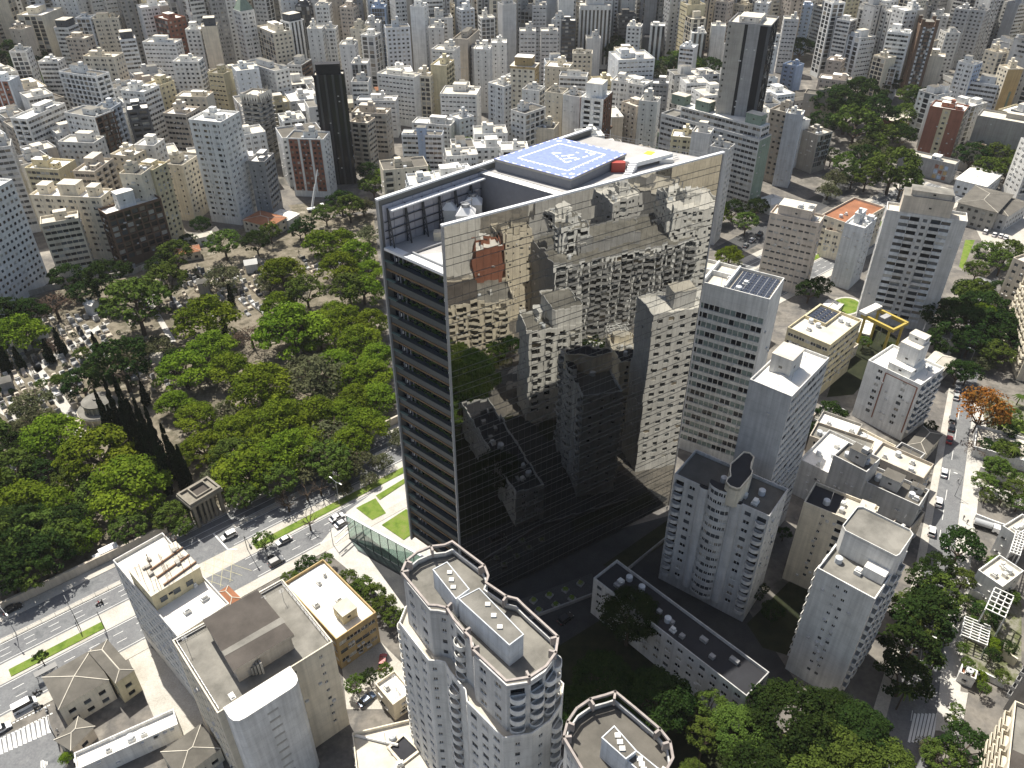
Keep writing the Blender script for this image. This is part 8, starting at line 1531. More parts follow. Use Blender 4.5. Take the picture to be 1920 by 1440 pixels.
(-286,869,0.47,11,12,73,'w','n','C'),(197,767,0.30,9,12,59,'w','A','k'),(122,809,0.26,10,12,59,'ww','F','n'),(347,728,0.50,10,11,63,'w','p','d'),(-47,816,0.13,11,11,61,'lg','h','d'),(523,881,0.61,18,18,58,'lb','k','s'),
(227,685,0.37,10,11,50,'w','I','A'),(372,794,0.67,13,10,67,'w','J','C'),(10,826,0.06,11,12,57,'c','C','H'),(70,792,0.14,11,11,55,'w','k','D'),(-11,808,-0.10,20,18,34,'g','p','F'),(-40,759,0.12,14,13,42,'ww','m','m'),
(427,713,0.58,11,12,59,'ww','k','C'),(473,825,0.57,12,12,72,'con','x','s'),(280,830,0.38,17,12,50,'ww','p','E'),(458,811,0.57,15,16,54,'c','x','C'),(-48,833,0.13,13,10,59,'lb','D','h'),(-147,862,0.39,12,10,67,'w','J','k'),
(365,707,0.53,13,12,51,'c','s','x'),(218,726,0.34,11,10,55,'w','d','F'),(278,772,0.40,12,12,53,'lb','d','m'),(371,807,0.48,12,12,63,'lg','I','b'),(273,736,0.41,11,11,55,'ww','F','D'),(-107,764,0.24,10,12,54,'ww','k','h'),
(-77,764,0.18,9,12,52,'lb','m','x'),(273,867,0.36,12,11,71,'w','p','F'),(-279,696,0.55,12,10,48,'con','n','F'),(-404,735,0.83,11,11,63,'w','C','G'),(26,718,0.09,10,10,49,'w','G','n'),(265,106,0.06,19,15,69,'w','A','p'),
(-42,858,0.01,16,11,51,'ww','s','J'),(8,843,0.06,13,11,57,'w','F','J'),(-19,757,0.08,18,11,37,'ww','J','n'),(175,882,0.25,14,14,55,'w','s','x'),(-334,678,0.65,12,12,46,'c','F','p'),(453,779,0.58,11,11,72,'con','E','A'),
(-365,779,0.65,11,12,64,'g','m','E'),(210,850,0.29,10,12,67,'ww','F','h'),(-337,883,0.53,20,16,48,'ww','b','k'),(-464,843,0.71,19,11,59,'ye','s','b'),(303,792,0.42,10,12,62,'ww','k','n'),(364,838,0.46,12,12,66,'w','G','s'),
(211,867,0.29,10,12,69,'lb','H','d'),(-434,675,0.79,9,12,58,'ww','G','s'),(6,882,0.06,12,18,48,'ww','p','A'),(252,785,0.36,14,13,49,'w','h','h'),(201,171,-0.66,19,23,47,'con','s','A'),(229,208,-0.55,20,23,64,'bk','E','s'),
(-448,735,0.77,13,13,54,'lg','C','x'),(-267,860,0.45,10,11,73,'w','H','m'),(218,795,0.32,11,11,59,'w','A','F'),(-113,826,0.23,11,11,60,'c','x','p'),(-136,729,0.29,11,11,47,'w','A','k'),(414,745,0.56,15,13,49,'c','h','h'),
(-74,860,0.17,12,12,59,'lg','I','n'),(281,757,0.43,13,11,51,'c','k','x'),(504,881,0.57,15,14,66,'c','D','A'),(437,780,0.56,16,12,53,'ww','H','E'),(-109,880,0.21,10,11,71,'ww','I','A'),(-172,793,0.33,15,12,45,'lg','D','I'),
(-218,716,0.44,14,11,42,'w','I','F'),(-232,797,0.42,14,11,50,'w','d','b'),(175,759,0.28,11,10,54,'ww','I','k'),(55,881,0.09,10,10,72,'c','x','J'),(-255,824,0.45,11,13,59,'w','F','J'),(-458,767,0.82,10,11,69,'w','E','E'),
(15,806,0.07,11,10,57,'con','x','I'),(454,867,0.53,12,13,71,'lg','d','d'),(215,815,0.31,14,16,44,'w','m','H'),(304,826,0.40,10,10,71,'ye','I','I'),(-326,799,0.56,12,11,60,'con','J','n'),(522,830,0.58,15,13,65,'w','h','k'),
(387,709,0.55,12,11,53,'be','A','A'),(439,677,0.58,13,10,55,'be','b','D'),(329,56,0.93,23,20,72,'c','n','p'),(430,758,0.57,17,13,46,'ye','p','C'),(311,763,0.44,10,10,64,'lb','J','k'),(-170,715,0.36,11,12,42,'lg','k','A'),
(328,842,0.42,11,10,72,'con','s','F'),(178,717,0.47,11,10,48,'lb','m','p'),(-132,751,0.28,10,10,55,'c','h','E'),(376,729,0.53,10,12,55,'w','x','x'),(-365,722,0.76,11,11,54,'w','I','h'),(-222,779,0.42,12,11,52,'w','s','C'),
(344,838,0.44,10,10,74,'c','J','C'),(-341,865,0.55,12,12,66,'ye','m','A'),(-154,881,0.28,13,21,43,'ww','F','k'),(-297,718,0.57,12,12,45,'lg','I','G'),(8,786,0.06,12,11,49,'ww','C','s'),(190,830,0.28,12,11,57,'ww','h','D'),
(333,867,0.35,11,10,72,'ye','b','b'),(-434,806,0.70,12,10,70,'w','A','x'),(-313,720,0.74,13,10,50,'lb','D','p'),(419,735,0.70,10,11,63,'ww','F','D'),(235,835,0.33,20,13,42,'ww','A','k'),(-287,736,0.45,12,12,47,'ww','A','J'),
(360,850,0.45,10,10,74,'lb','b','s'),(-296,878,0.48,11,10,73,'con','E','J'),(-379,752,0.66,10,12,57,'ww','D','n'),(-464,877,0.69,17,22,45,'w','E','p'),(-26,818,0.09,14,13,43,'w','k','n'),(439,749,0.58,11,12,59,'w','n','h'),
(346,758,0.48,10,11,57,'ww','G','b'),(-137,782,0.28,12,10,51,'w','H','J'),(384,802,0.50,11,12,59,'lg','x','H'),(360,773,0.51,14,13,48,'ye','h','C'),(218,705,0.35,10,10,48,'pk','C','F'),(-480,753,0.79,12,12,58,'pk','F','E'),
(201,801,0.30,11,11,55,'ww','F','J'),(-70,695,0.18,10,9,45,'con','d','H'),(444,770,0.58,11,11,66,'ww','H','h'),(333,796,0.45,10,13,57,'w','s','J'),(258,727,0.39,13,10,46,'c','s','E'),(-441,776,0.73,11,12,61,'c','F','C'),
(128,844,0.20,12,11,57,'ww','k','C'),(-187,769,0.37,12,11,49,'c','k','E'),(-369,711,0.68,10,9,57,'lb','b','n'),(284,854,0.37,10,12,63,'c','k','D'),(-462,866,0.70,12,11,72,'ww','x','h'),(89,764,0.17,12,11,44,'ww','E','x'),
(125,781,0.21,10,11,52,'c','m','x'),(-371,841,0.60,15,12,54,'ww','C','J'),(-249,876,0.42,20,14,43,'w','p','G'),(273,796,0.38,11,13,53,'ww','k','s'),(-312,881,0.50,10,10,78,'g','A','k'),(562,882,0.70,20,23,44,'be','k','x'),
(-411,655,0.79,10,10,51,'c','p','C'),(-448,839,0.70,14,13,57,'lg','d','G'),(-122,811,0.25,19,12,37,'w','x','I'),(-431,753,0.73,14,11,50,'ww','G','x'),(-273,830,0.43,12,11,56,'con','d','d'),(290,786,0.41,13,13,46,'ww','n','p'),
(-214,693,0.51,10,10,46,'lg','I','x'),(314,850,0.41,20,12,45,'lg','k','s'),(314,744,0.54,11,12,49,'ww','s','k'),(423,844,0.52,12,12,64,'c','m','h'),(233,-18,0.75,22,15,38,'c','p','A'),(344,793,0.46,12,12,52,'con','A','F'),
(315,862,0.40,10,12,66,'con','G','H'),(-61,828,0.15,11,9,59,'w','A','I'),(138,875,0.06,12,12,54,'w','G','I'),(448,758,0.58,11,10,63,'ww','n','I'),(-470,784,0.76,14,14,51,'ww','m','m'),(55,812,0.12,10,12,50,'w','I','x'),
(-33,779,-0.02,11,11,48,'be','h','p'),(-452,759,0.82,10,11,64,'ye','m','G'),(-189,801,0.36,12,11,51,'ye','x','I'),(40,784,0.10,12,11,44,'lg','G','C'),(222,765,0.34,15,14,37,'c','I','m'),(-206,773,0.39,10,11,50,'ww','s','D'),
(210,832,0.10,19,15,37,'be','s','b'),(509,808,0.58,12,9,72,'g','b','d'),(145,858,0.14,10,12,58,'c','b','n'),(252,734,0.38,12,12,43,'w','C','x'),(-45,771,0.13,10,10,49,'lb','I','m'),(-162,818,0.31,10,12,52,'con','A','F'),
(-42,802,0.12,11,12,49,'w','C','G'),(318,818,0.42,13,10,57,'ww','I','n'),(-37,814,0.11,12,10,51,'lb','k','m'),(-268,761,0.50,9,10,57,'ww','D','h'),(459,770,0.58,11,10,66,'c','J','C'),(-356,815,0.59,11,13,57,'w','h','m'),
(252,804,0.36,10,10,58,'w','J','n'),(427,818,0.53,17,15,45,'w','D','s'),(-25,867,0.09,10,12,59,'ye','D','C'),(-148,737,0.31,13,13,35,'w','I','H'),(82,801,-0.04,12,10,50,'ww','G','n'),(223,752,0.34,16,12,36,'c','n','D'),
(27,771,0.09,13,12,40,'be','h','C'),(-345,875,0.55,11,12,64,'ww','m','x'),(-228,881,0.38,16,21,37,'w','x','J'),(276,-54,-0.72,25,19,45,'g','n','s'),(127,716,0.23,10,10,43,'w','F','H'),(-166,833,0.31,13,22,34,'lb','H','A'),
(-25,767,0.09,10,9,50,'w','x','s'),(-393,874,0.61,15,14,52,'lb','b','F'),(-405,771,0.69,12,10,58,'w','p','x'),(432,729,0.58,10,10,58,'lg','m','x'),(-257,847,0.44,13,11,54,'g','s','k'),(-256,793,0.46,11,11,50,'pk','m','k'),
(337,765,0.47,13,12,45,'pk','n','s'),(41,850,0.10,12,11,51,'lg','h','h'),(430,741,0.58,10,13,53,'lb','G','C'),(-437,711,0.78,10,9,59,'w','m','b'),(-350,823,0.58,9,10,66,'w','A','n'),(230,824,0.33,11,10,56,'w','n','C'),
(-17,784,0.08,10,10,51,'c','h','F'),(102,824,0.18,10,11,53,'w','b','n'),(-166,758,0.36,11,11,45,'w','k','b'),(191,779,0.29,18,11,36,'be','G','h'),(240,785,0.45,11,9,53,'lb','d','D'),(479,809,0.58,15,15,48,'ww','A','D'),
(397,824,0.50,15,12,52,'c','b','H'),(-219,867,0.38,13,14,47,'lg','b','x'),(220,778,0.33,12,10,49,'w','p','x'),(454,742,0.58,12,12,50,'ww','C','m'),(-279,769,0.70,13,13,42,'ww','G','n'),(-327,736,0.41,12,12,43,'w','D','p'),
(498,795,0.58,9,10,73,'be','D','J'),(229,730,0.36,10,12,43,'ww','k','A'),(286,129,-0.55,18,24,56,'lg','n','s'),(349,866,0.44,12,11,59,'ww','x','m'),(-35,846,0.11,12,11,50,'pk','d','s'),(-367,758,0.64,13,10,51,'w','H','A'),
(493,818,0.58,19,12,46,'w','n','k'),(-152,832,0.29,18,13,37,'w','d','s'),(-540,861,0.79,18,15,50,'w','m','C'),(-173,856,0.31,12,11,52,'w','x','J'),(-474,856,0.72,12,16,54,'ww','H','C'),(414,851,0.50,16,15,45,'ww','I','n'),
(-308,851,0.51,10,11,62,'ww','F','F'),(-121,867,0.23,12,9,57,'w','C','H'),(182,851,0.26,11,11,54,'lb','F','h'),(-531,875,0.77,13,12,66,'ww','D','d'),(242,849,0.49,19,15,37,'lb','E','b'),(-305,831,0.51,19,18,33,'ww','F','I'),
(-265,730,0.51,11,11,43,'ww','H','I'),(-150,845,0.28,17,15,36,'be','I','x'),(241,773,0.24,11,12,44,'ww','A','J'),(403,864,0.49,10,13,63,'w','p','s'),(-104,838,0.21,20,12,35,'con','x','J'),(-285,799,0.50,10,12,50,'ye','F','E'),
(109,841,0.18,12,9,52,'w','F','H'),(-188,733,0.46,10,12,40,'ww','C','h'),(365,819,0.47,16,17,37,'w','J','h'),(-300,760,0.55,10,10,54,'w','d','G'),(-119,878,0.34,10,11,58,'w','E','b'),(-215,764,0.41,12,11,44,'w','s','J'),
(106,-114,-0.56,19,20,48,'g','p','A'),(-506,802,0.79,11,10,65,'c','I','J'),(-130,849,0.25,20,13,34,'lg','d','G'),(307,873,0.39,11,10,63,'w','E','k'),(-407,830,0.65,11,11,59,'w','E','d'),(-177,808,0.33,14,12,41,'ye','I','b'),
(284,-30,0.35,18,24,45,'w','n','A'),(-253,863,0.61,11,12,55,'ww','s','k'),(3,854,0.19,11,10,53,'w','A','b'),(-202,862,0.34,11,10,57,'lg','I','h'),(-118,793,0.10,9,10,51,'ye','J','E'),(20,833,0.08,10,10,53,'ww','b','E'),
(-336,747,0.61,14,12,40,'c','p','C'),(396,736,0.55,12,11,46,'lg','D','I'),(397,797,0.51,13,10,54,'w','s','x'),(-58,873,-0.05,12,10,53,'ww','h','J'),(425,772,0.56,10,10,58,'ww','k','n'),(200,750,0.43,14,13,33,'ww','A','s'),
(-190,778,0.37,12,11,42,'ww','H','D'),(-61,790,0.15,10,10,47,'lb','A','I'),(370,867,0.46,12,11,60,'c','G','H'),(-481,799,0.76,10,10,63,'w','p','G'),(-187,879,0.33,14,22,34,'con','G','b'),(216,77,-0.76,16,26,28,'lg','n','A'),
(264,750,0.39,10,10,48,'w','G','J'),(124,824,0.20,11,12,45,'lg','F','p'),(381,843,0.48,9,13,58,'ww','d','I'),(-411,785,0.69,19,12,37,'lb','J','J'),(-329,786,0.57,12,10,48,'w','d','C'),(137,828,0.22,12,10,47,'lb','h','G'),
(257,133,0.43,17,21,48,'w','p','s'),(69,849,0.13,20,13,33,'ww','G','I'),(456,724,0.58,10,12,49,'be','x','C'),(161,849,0.24,12,11,48,'w','p','G'),(-418,795,0.69,11,10,56,'g','J','I'),(384,831,0.49,10,11,58,'w','F','C'),
(133,-127,-0.64,26,15,60,'c','p','s'),(183,838,0.39,12,11,47,'w','D','s'),(-100,881,0.20,16,12,41,'lb','b','p'),(243,759,0.34,12,11,41,'pk','m','C'),(-310,817,0.53,10,11,51,'lb','b','C'),(137,787,0.22,11,12,41,'lg','E','m'),
(392,849,0.48,17,17,37,'c','b','s'),(-131,802,0.18,10,12,42,'w','H','d'),(-141,794,0.28,12,11,41,'c','k','b'),(306,810,0.41,12,13,43,'w','x','m'),(21,820,0.08,13,13,38,'w','F','J'),(-442,761,0.74,10,10,54,'ww','m','k'),
(-405,720,0.72,10,12,44,'w','J','D'),(-274,793,0.49,11,12,46,'c','h','A'),(311,795,0.43,16,14,35,'w','p','m'),(-237,780,0.44,13,12,39,'lg','x','I'),(-379,868,0.74,10,10,67,'ww','G','A'),(-315,794,0.55,10,10,52,'lg','C','A'),
(409,801,0.44,11,10,57,'g','E','p'),(465,735,0.37,12,13,43,'w','b','h'),(-396,861,0.62,13,10,58,'ww','H','n'),(388,780,0.44,12,11,47,'w','p','k'),(-467,822,0.88,11,11,58,'ye','I','F'),(-214,846,0.38,10,11,52,'c','C','I'),
(-378,774,0.62,11,11,46,'w','k','x'),(11,866,0.06,15,11,40,'ye','E','I'),(-480,823,0.75,13,13,49,'ww','p','s'),(58,781,0.14,10,11,41,'ye','h','d'),(84,866,0.15,10,10,55,'ww','n','h'),(145,755,0.24,11,12,36,'c','h','s'),
(202,844,0.29,10,11,51,'w','J','p'),(517,845,0.58,12,9,63,'w','C','H'),(359,877,0.44,19,17,35,'w','D','H'),(-431,845,0.76,10,11,61,'w','H','n'),(104,786,0.18,10,10,44,'w','G','h'),(-377,878,0.47,16,13,44,'w','b','p'),
(-344,732,0.63,10,9,48,'w','s','h'),(-181,840,0.31,11,10,47,'ww','n','A'),(435,850,0.53,19,15,37,'w','k','n'),(-334,724,0.62,11,11,41,'w','k','A'),(449,823,0.55,16,12,43,'w','H','k'),(-212,784,0.19,12,11,40,'w','s','G'),
(274,728,0.41,12,9,39,'ww','F','s'),(19,879,0.07,15,12,39,'pk','k','k'),(-437,878,0.66,16,20,37,'w','F','A'),(95,841,0.20,12,10,44,'w','J','H'),(-129,830,0.25,11,12,41,'w','C','d'),(210,777,0.32,11,11,40,'ww','x','C'),
(167,827,0.25,11,10,45,'ww','p','n'),(-171,878,0.33,10,11,52,'be','D','n'),(438,796,0.56,12,10,53,'c','A','m'),(-102,871,0.21,11,9,52,'ye','h','n'),(473,753,0.58,11,10,51,'g','x','h'),(-439,833,0.69,11,11,56,'ye','G','J'),
(243,815,0.36,10,11,45,'w','s','d'),(156,785,0.26,10,12,40,'w','G','E'),(-448,875,0.67,10,12,58,'w','A','I'),(159,866,0.23,15,12,38,'ww','I','b'),(-77,843,0.17,11,10,47,'w','I','m'),(-488,844,0.74,20,16,35,'w','D','s'),
(371,63,0.31,26,18,65,'con','s','A'),(255,776,0.37,11,11,40,'ww','D','F'),(-470,770,0.77,12,10,51,'ye','C','s'),(300,772,0.42,14,13,34,'lg','k','C'),(413,714,0.75,10,10,46,'g','n','p'),(-495,792,0.84,16,11,43,'w','E','H'),
(267,773,0.39,11,10,42,'ww','A','F'),(-320,758,0.39,13,14,32,'g','D','d'),(-393,765,0.71,10,11,44,'con','x','E'),(156,801,0.24,14,11,35,'c','H','n'),(163,837,0.24,11,12,41,'w','G','d'),(462,836,0.56,11,10,57,'pk','A','A'),
(79,764,0.16,11,10,37,'lb','s','x'),(-350,748,0.63,11,9,44,'lb','G','H'),(-498,860,0.74,16,14,42,'ww','F','A'),(300,853,0.59,12,11,46,'w','C','k'),(-329,770,0.58,10,10,45,'ww','n','x'),(31,838,0.09,12,11,40,'pk','h','k'),
(486,827,0.58,11,12,52,'g','b','J'),(322,736,0.46,10,10,41,'pk','d','n'),(-418,853,0.65,10,10,59,'w','b','m'),(513,874,0.58,13,12,54,'w','C','m'),(332,825,0.43,11,12,45,'be','A','A'),(396,837,0.49,10,12,50,'ye','b','k'),
(-301,802,0.52,10,10,46,'lb','D','A'),(127,758,0.22,12,10,34,'w','H','E'),(-358,830,0.59,12,12,44,'ww','J','p'),(504,840,0.58,11,11,55,'w','F','h'),(1,867,0.05,11,11,43,'w','k','I'),(-267,771,0.49,10,10,41,'w','H','A'),
(-275,742,0.69,10,11,38,'ww','J','s'),(347,160,0.42,21,23,63,'g','n','n'),(-295,744,0.56,12,9,38,'lb','I','h'),(-347,803,0.59,10,10,49,'ye','J','d'),(182,801,0.28,11,10,40,'ww','h','p'),(171,795,0.26,10,11,41,'c','x','J'),
(301,839,0.40,10,11,47,'c','C','b'),(-285,754,0.53,12,12,33,'ww','p','n'),(-448,713,0.79,10,10,45,'w','J','I'),(-127,764,0.44,10,12,33,'w','b','k'),(375,38,-0.47,26,22,55,'g','E','n'),(343,738,0.49,10,11,39,'w','E','x'),
(372,750,0.51,9,11,42,'ww','p','E'),(383,756,0.52,11,11,41,'w','b','G'),(75,772,0.32,11,11,33,'be','D','p'),(-60,838,0.17,9,10,44,'ye','E','x'),(-358,882,0.56,10,11,54,'w','D','F'),(230,882,0.31,17,13,34,'w','D','k'),
(325,808,0.26,10,10,46,'lb','d','J'),(88,-172,0.88,16,20,64,'dg','E','n'),(-244,759,0.46,10,9,39,'ww','H','x'),(-160,743,0.47,10,11,34,'ww','b','F'),(-373,742,0.66,12,12,35,'w','E','p'),(-319,851,0.52,11,12,44,'g','d','k'),
(144,840,0.07,12,12,36,'c','n','C'),(113,861,0.18,12,13,38,'c','C','k'),(-117,752,0.25,11,9,35,'g','n','k'),(132,814,0.23,9,10,42,'w','A','n'),(540,878,0.58,17,14,41,'w','x','n'),(209,764,0.33,10,10,38,'w','m','F'),
(-227,755,0.44,10,11,35,'w','D','k'),(-426,873,0.49,9,10,58,'ww','n','H'),(-427,736,0.74,10,11,42,'w','x','m'),(472,876,0.52,12,10,52,'lb','k','s'),(-288,840,0.51,9,11,45,'w','n','m'),(344,825,0.35,12,11,41,'w','d','D'),
(88,776,0.16,12,10,32,'be','F','J'),(-519,864,0.76,17,13,40,'w','A','n'),(326,757,0.46,12,11,34,'g','s','h'),(293,743,0.43,10,10,39,'con','b','A'),(-277,843,0.47,10,13,40,'lb','n','J'),(-386,825,0.63,10,11,46,'w','p','p'),
(339,17,0.75,26,18,46,'w','n','A'),(-372,764,0.65,12,11,36,'w','b','D'),(433,803,0.55,19,12,31,'ww','h','E'),(298,754,0.43,10,10,39,'ye','C','J'),(-395,832,0.63,12,11,42,'w','d','F'),(261,883,0.34,12,11,42,'ww','x','b'),
(391,185,-0.06,19,27,70,'bk','n','n'),(145,818,0.23,9,10,42,'g','F','h'),(-434,858,0.67,12,16,38,'pk','n','b'),(264,857,0.35,12,12,38,'lg','C','J'),(107,800,0.07,10,10,38,'con','b','H'),(-6,825,0.06,10,10,38,'w','n','b'),
(-317,745,0.58,10,11,34,'lg','C','G'),(173,816,0.16,11,10,36,'lb','x','H'),(-440,812,0.70,9,10,50,'w','E','d'),(393,746,0.54,10,10,38,'w','J','A'),(275,843,0.37,9,12,40,'c','F','C'),(-433,768,0.73,13,9,39,'w','D','s'),
(-275,813,0.48,10,11,38,'ww','H','H'),(-165,867,0.30,11,12,37,'lg','p','E'),(-394,847,0.62,16,14,32,'w','k','d'),(91,-140,0.85,18,21,39,'w','s','n'),(-325,811,0.55,14,13,31,'g','I','s'),(487,877,0.52,17,13,37,'w','E','x'),
(478,765,0.58,13,10,39,'lb','k','x'),(-506,878,0.74,11,9,55,'lb','F','G'),(-425,784,0.70,12,10,39,'w','I','D'),(247,874,0.33,10,11,43,'c','J','G'),(-249,837,0.43,11,10,39,'w','D','F'),(298,802,0.55,12,11,34,'w','d','p'),
(-478,874,0.71,12,12,44,'ww','b','J'),(286,867,0.43,10,11,42,'w','G','b'),(476,113,-0.65,26,27,74,'ww','p','A'),(501,852,0.47,11,10,48,'ww','s','G'),(492,840,0.57,11,11,46,'ww','m','F'),(183,-110,-0.65,18,17,70,'c','E','n'),
(-266,841,0.45,11,12,36,'w','J','I'),(481,796,0.58,10,9,47,'w','k','H'),(115,-197,0.80,25,25,55,'w','p','A'),(480,848,0.76,13,15,37,'w','m','D'),(411,757,0.55,10,10,40,'w','m','m'),(-453,795,0.73,13,13,35,'lg','H','p'),
(314,-39,-0.62,25,17,38,'w','s','n'),(-410,846,0.55,11,10,45,'be','A','x'),(384,814,0.49,10,11,42,'c','I','F'),(158,766,0.26,11,10,31,'lb','d','E'),(-87,832,0.19,11,11,33,'w','p','J'),(-71,830,0.16,10,11,33,'ww','p','d'),
(223,850,0.31,12,11,35,'w','h','I'),(233,-114,0.44,26,23,70,'bk','n','A'),(413,834,0.51,13,14,32,'lb','n','E'),(456,843,0.55,10,11,45,'ww','H','n'),(199,859,0.28,11,10,39,'c','D','m'),(75,836,0.14,12,11,31,'con','A','F'),
(52,870,0.23,10,10,38,'pk','D','J'),(363,-22,0.89,25,24,41,'bk','n','n'),(-526,856,0.78,11,10,48,'lb','m','s'),(313,785,0.43,11,11,34,'ye','I','F'),(376,859,0.46,12,10,40,'w','G','n'),(-213,820,0.39,11,11,32,'lb','k','G'),
(542,866,0.50,10,11,49,'lb','k','F'),(-266,877,0.28,11,11,38,'w','E','F'),(-411,808,0.67,12,12,32,'c','A','I'),(108,-253,-0.08,22,28,73,'ww','s','A'),(-517,829,0.78,10,9,48,'w','H','d'),(109,832,0.18,10,10,35,'w','E','x'),
(-298,794,0.52,11,10,34,'w','J','F'),(281,188,0.25,21,24,37,'w','A','A'),(-469,745,0.79,10,11,35,'lg','x','F'),(435,865,0.52,11,10,43,'w','F','C'),(-460,830,0.72,12,13,34,'ww','E','F'),(474,865,0.44,12,11,41,'w','G','k'),
(-510,849,0.76,12,13,38,'w','C','J'),(-281,785,0.50,10,11,31,'c','n','b'),(495,807,0.50,10,10,42,'ww','E','m'),(-372,787,0.63,10,11,33,'w','x','G'),(405,126,0.90,22,23,57,'bk','p','s'),(-550,881,0.63,16,14,34,'w','b','b'),
(-317,868,0.51,10,9,42,'w','m','J'),(-493,830,0.76,11,12,38,'w','D','H'),(263,870,0.35,10,10,40,'c','k','b'),(288,817,0.27,10,12,32,'ww','h','p'),(-460,808,0.61,12,11,35,'w','k','s'),(-239,860,0.41,11,12,32,'pk','s','s'),
(-184,869,0.53,10,9,37,'lg','m','m'),(340,852,0.42,11,12,33,'c','F','s'),(521,860,0.58,12,13,36,'g','d','E'),(-381,837,0.61,10,10,37,'w','F','x'),(-531,842,0.85,15,11,34,'c','I','A'),(432,-35,0.84,23,18,60,'w','n','n'),
(534,853,0.58,10,12,40,'ww','h','k'),(101,867,0.29,10,10,33,'w','A','d'),(382,-49,-0.00,20,19,49,'w','s','A'),(496,864,0.57,10,12,38,'ww','x','x'),(-488,808,0.57,11,12,34,'w','I','G'),(-474,809,0.75,11,11,33,'c','d','m'),
(424,194,-0.62,24,25,55,'c','E','n'),(381,246,-0.01,24,24,53,'dg','s','A'),(493,-42,-0.65,16,26,70,'dg','s','p'),(-508,836,0.97,9,11,38,'w','D','s'),(318,831,0.42,10,9,32,'w','d','x'),(447,21,0.74,17,18,65,'lg','n','A'),
(-449,821,0.71,11,9,33,'w','C','D'),(-524,836,0.79,10,11,36,'ww','E','H'),(-450,859,0.69,10,12,32,'c','k','F'),(466,860,0.49,10,12,33,'w','n','F'),(510,825,0.58,12,10,32,'w','F','x'),(403,69,-0.09,19,16,52,'c','n','p'),
(304,234,-0.58,23,15,41,'g','E','A'),(521,28,0.75,21,18,75,'con','s','s'),(207,-209,0.32,25,26,60,'c','A','A'),(165,-164,-0.10,18,22,47,'lg','A','A'),(447,-3,-0.62,17,21,56,'w','p','p'),(403,-7,0.90,20,15,48,'con','s','p'),
(464,65,-0.69,20,20,56,'ww','n','A'),(543,135,0.34,20,25,72,'lg','n','s'),(423,159,-0.48,21,15,55,'g','n','p'),(342,237,-0.52,16,19,48,'w','n','s'),(338,117,-0.61,26,16,30,'lg','n','A'),(451,234,0.07,27,20,54,'dg','n','s'),
(154,-234,-0.51,15,21,70,'g','p','A'),(90,-302,-0.04,22,27,64,'g','A','n'),(544,83,0.28,20,18,72,'w','A','s'),(572,48,-0.54,19,23,72,'ww','n','p'),(473,197,0.35,19,19,62,'w','n','A'),(455,-35,-0.74,25,24,37,'g','p','A'),
(543,-66,-0.75,27,16,62,'g','E','A'),(572,-35,-0.70,18,25,63,'w','s','n'),(493,222,-0.56,24,21,52,'dg','s','n'),(189,-235,-0.71,22,16,62,'w','p','n'),(540,171,0.84,26,16,61,'con','A','n'),(451,62,0.90,22,23,36,'w','p','A'),
(288,-168,0.35,17,23,72,'bk','n','p'),(125,-293,-0.01,20,17,71,'c','s','A'),(232,-211,-0.68,18,16,72,'w','n','p'),(368,199,0.05,16,26,30,'lg','A','n'),(256,-239,-0.54,24,24,62,'w','s','p'),(288,-104,-0.74,17,18,61,'bk','p','s'),
(343,-149,0.44,18,26,70,'lg','s','A'),(84,-254,0.85,25,20,35,'ww','s','n'),(539,6,-0.03,17,22,47,'g','n','n'),(611,-72,0.81,25,18,53,'con','n','A'),(228,-256,-0.69,17,15,73,'con','E','p'),(207,-339,-0.74,24,27,61,'lg','s','A'),
(479,170,-0.62,20,26,32,'g','E','s'),(543,244,-0.07,21,22,47,'g','p','A'),(356,-91,0.90,27,26,47,'bk','E','n'),(601,-7,0.29,22,20,47,'c','n','p'),(170,-205,0.39,26,18,30,'g','p','p'),(259,-335,-0.58,19,25,74,'dg','n','n'),
(437,119,-0.69,15,16,35,'dg','n','A'),(578,196,-0.49,16,15,62,'w','E','A'),(280,-195,0.77,15,25,51,'con','E','A'),(589,107,0.89,21,27,38,'dg','s','n'),(334,-246,-0.64,18,21,74,'lg','A','n'),(312,-242,0.40,23,26,51,'w','E','s'),
(613,247,-0.63,26,28,39,'ww','n','n'),(153,-263,-0.66,16,15,47,'ww','E','A'),(417,-165,-0.51,25,26,61,'bk','A','A'),(297,-299,-0.53,20,25,59,'c','A','n'),(85,-407,0.30,21,26,55,'w','p','A'),(204,-412,0.79,21,22,73,'c','n','A'),
(383,-181,-0.08,21,23,60,'bk','A','A'),(426,-91,-0.57,15,28,63,'con','n','s'),(216,-296,0.81,22,22,43,'bk','E','A'),(581,151,0.27,21,16,41,'con','p','s'),(163,-406,0.06,15,20,73,'dg','s','A'),(350,-198,-0.62,19,17,60,'bk','n','A'),
(339,-376,0.03,20,27,72,'g','n','A'),(99,-358,-0.09,19,27,39,'ww','p','s'),(398,-145,0.02,22,22,53,'w','s','A'),(369,-138,0.09,20,19,52,'bk','A','p'),(141,-345,0.35,15,26,39,'w','s','p'),(456,-88,-0.62,25,22,51,'g','A','A'),
(459,-286,0.43,21,23,73,'bk','n','s'),(485,-224,-0.63,19,26,71,'con','p','A'),(496,-90,-0.65,17,26,64,'g','s','s'),(389,-261,-0.64,21,21,55,'ww','p','A'),(423,-400,0.28,26,24,72,'w','n','n'),(241,-372,-0.64,25,25,40,'ww','p','A'),
(163,-319,-0.77,17,21,32,'w','n','A'),(532,-163,0.33,23,27,59,'lg','A','A'),(266,-291,0.88,16,22,39,'w','E','A'),(176,-377,-0.04,18,22,40,'con','n','s'),(466,-197,0.02,26,19,52,'con','s','p'),(614,130,0.00,21,15,30,'g','s','n'),
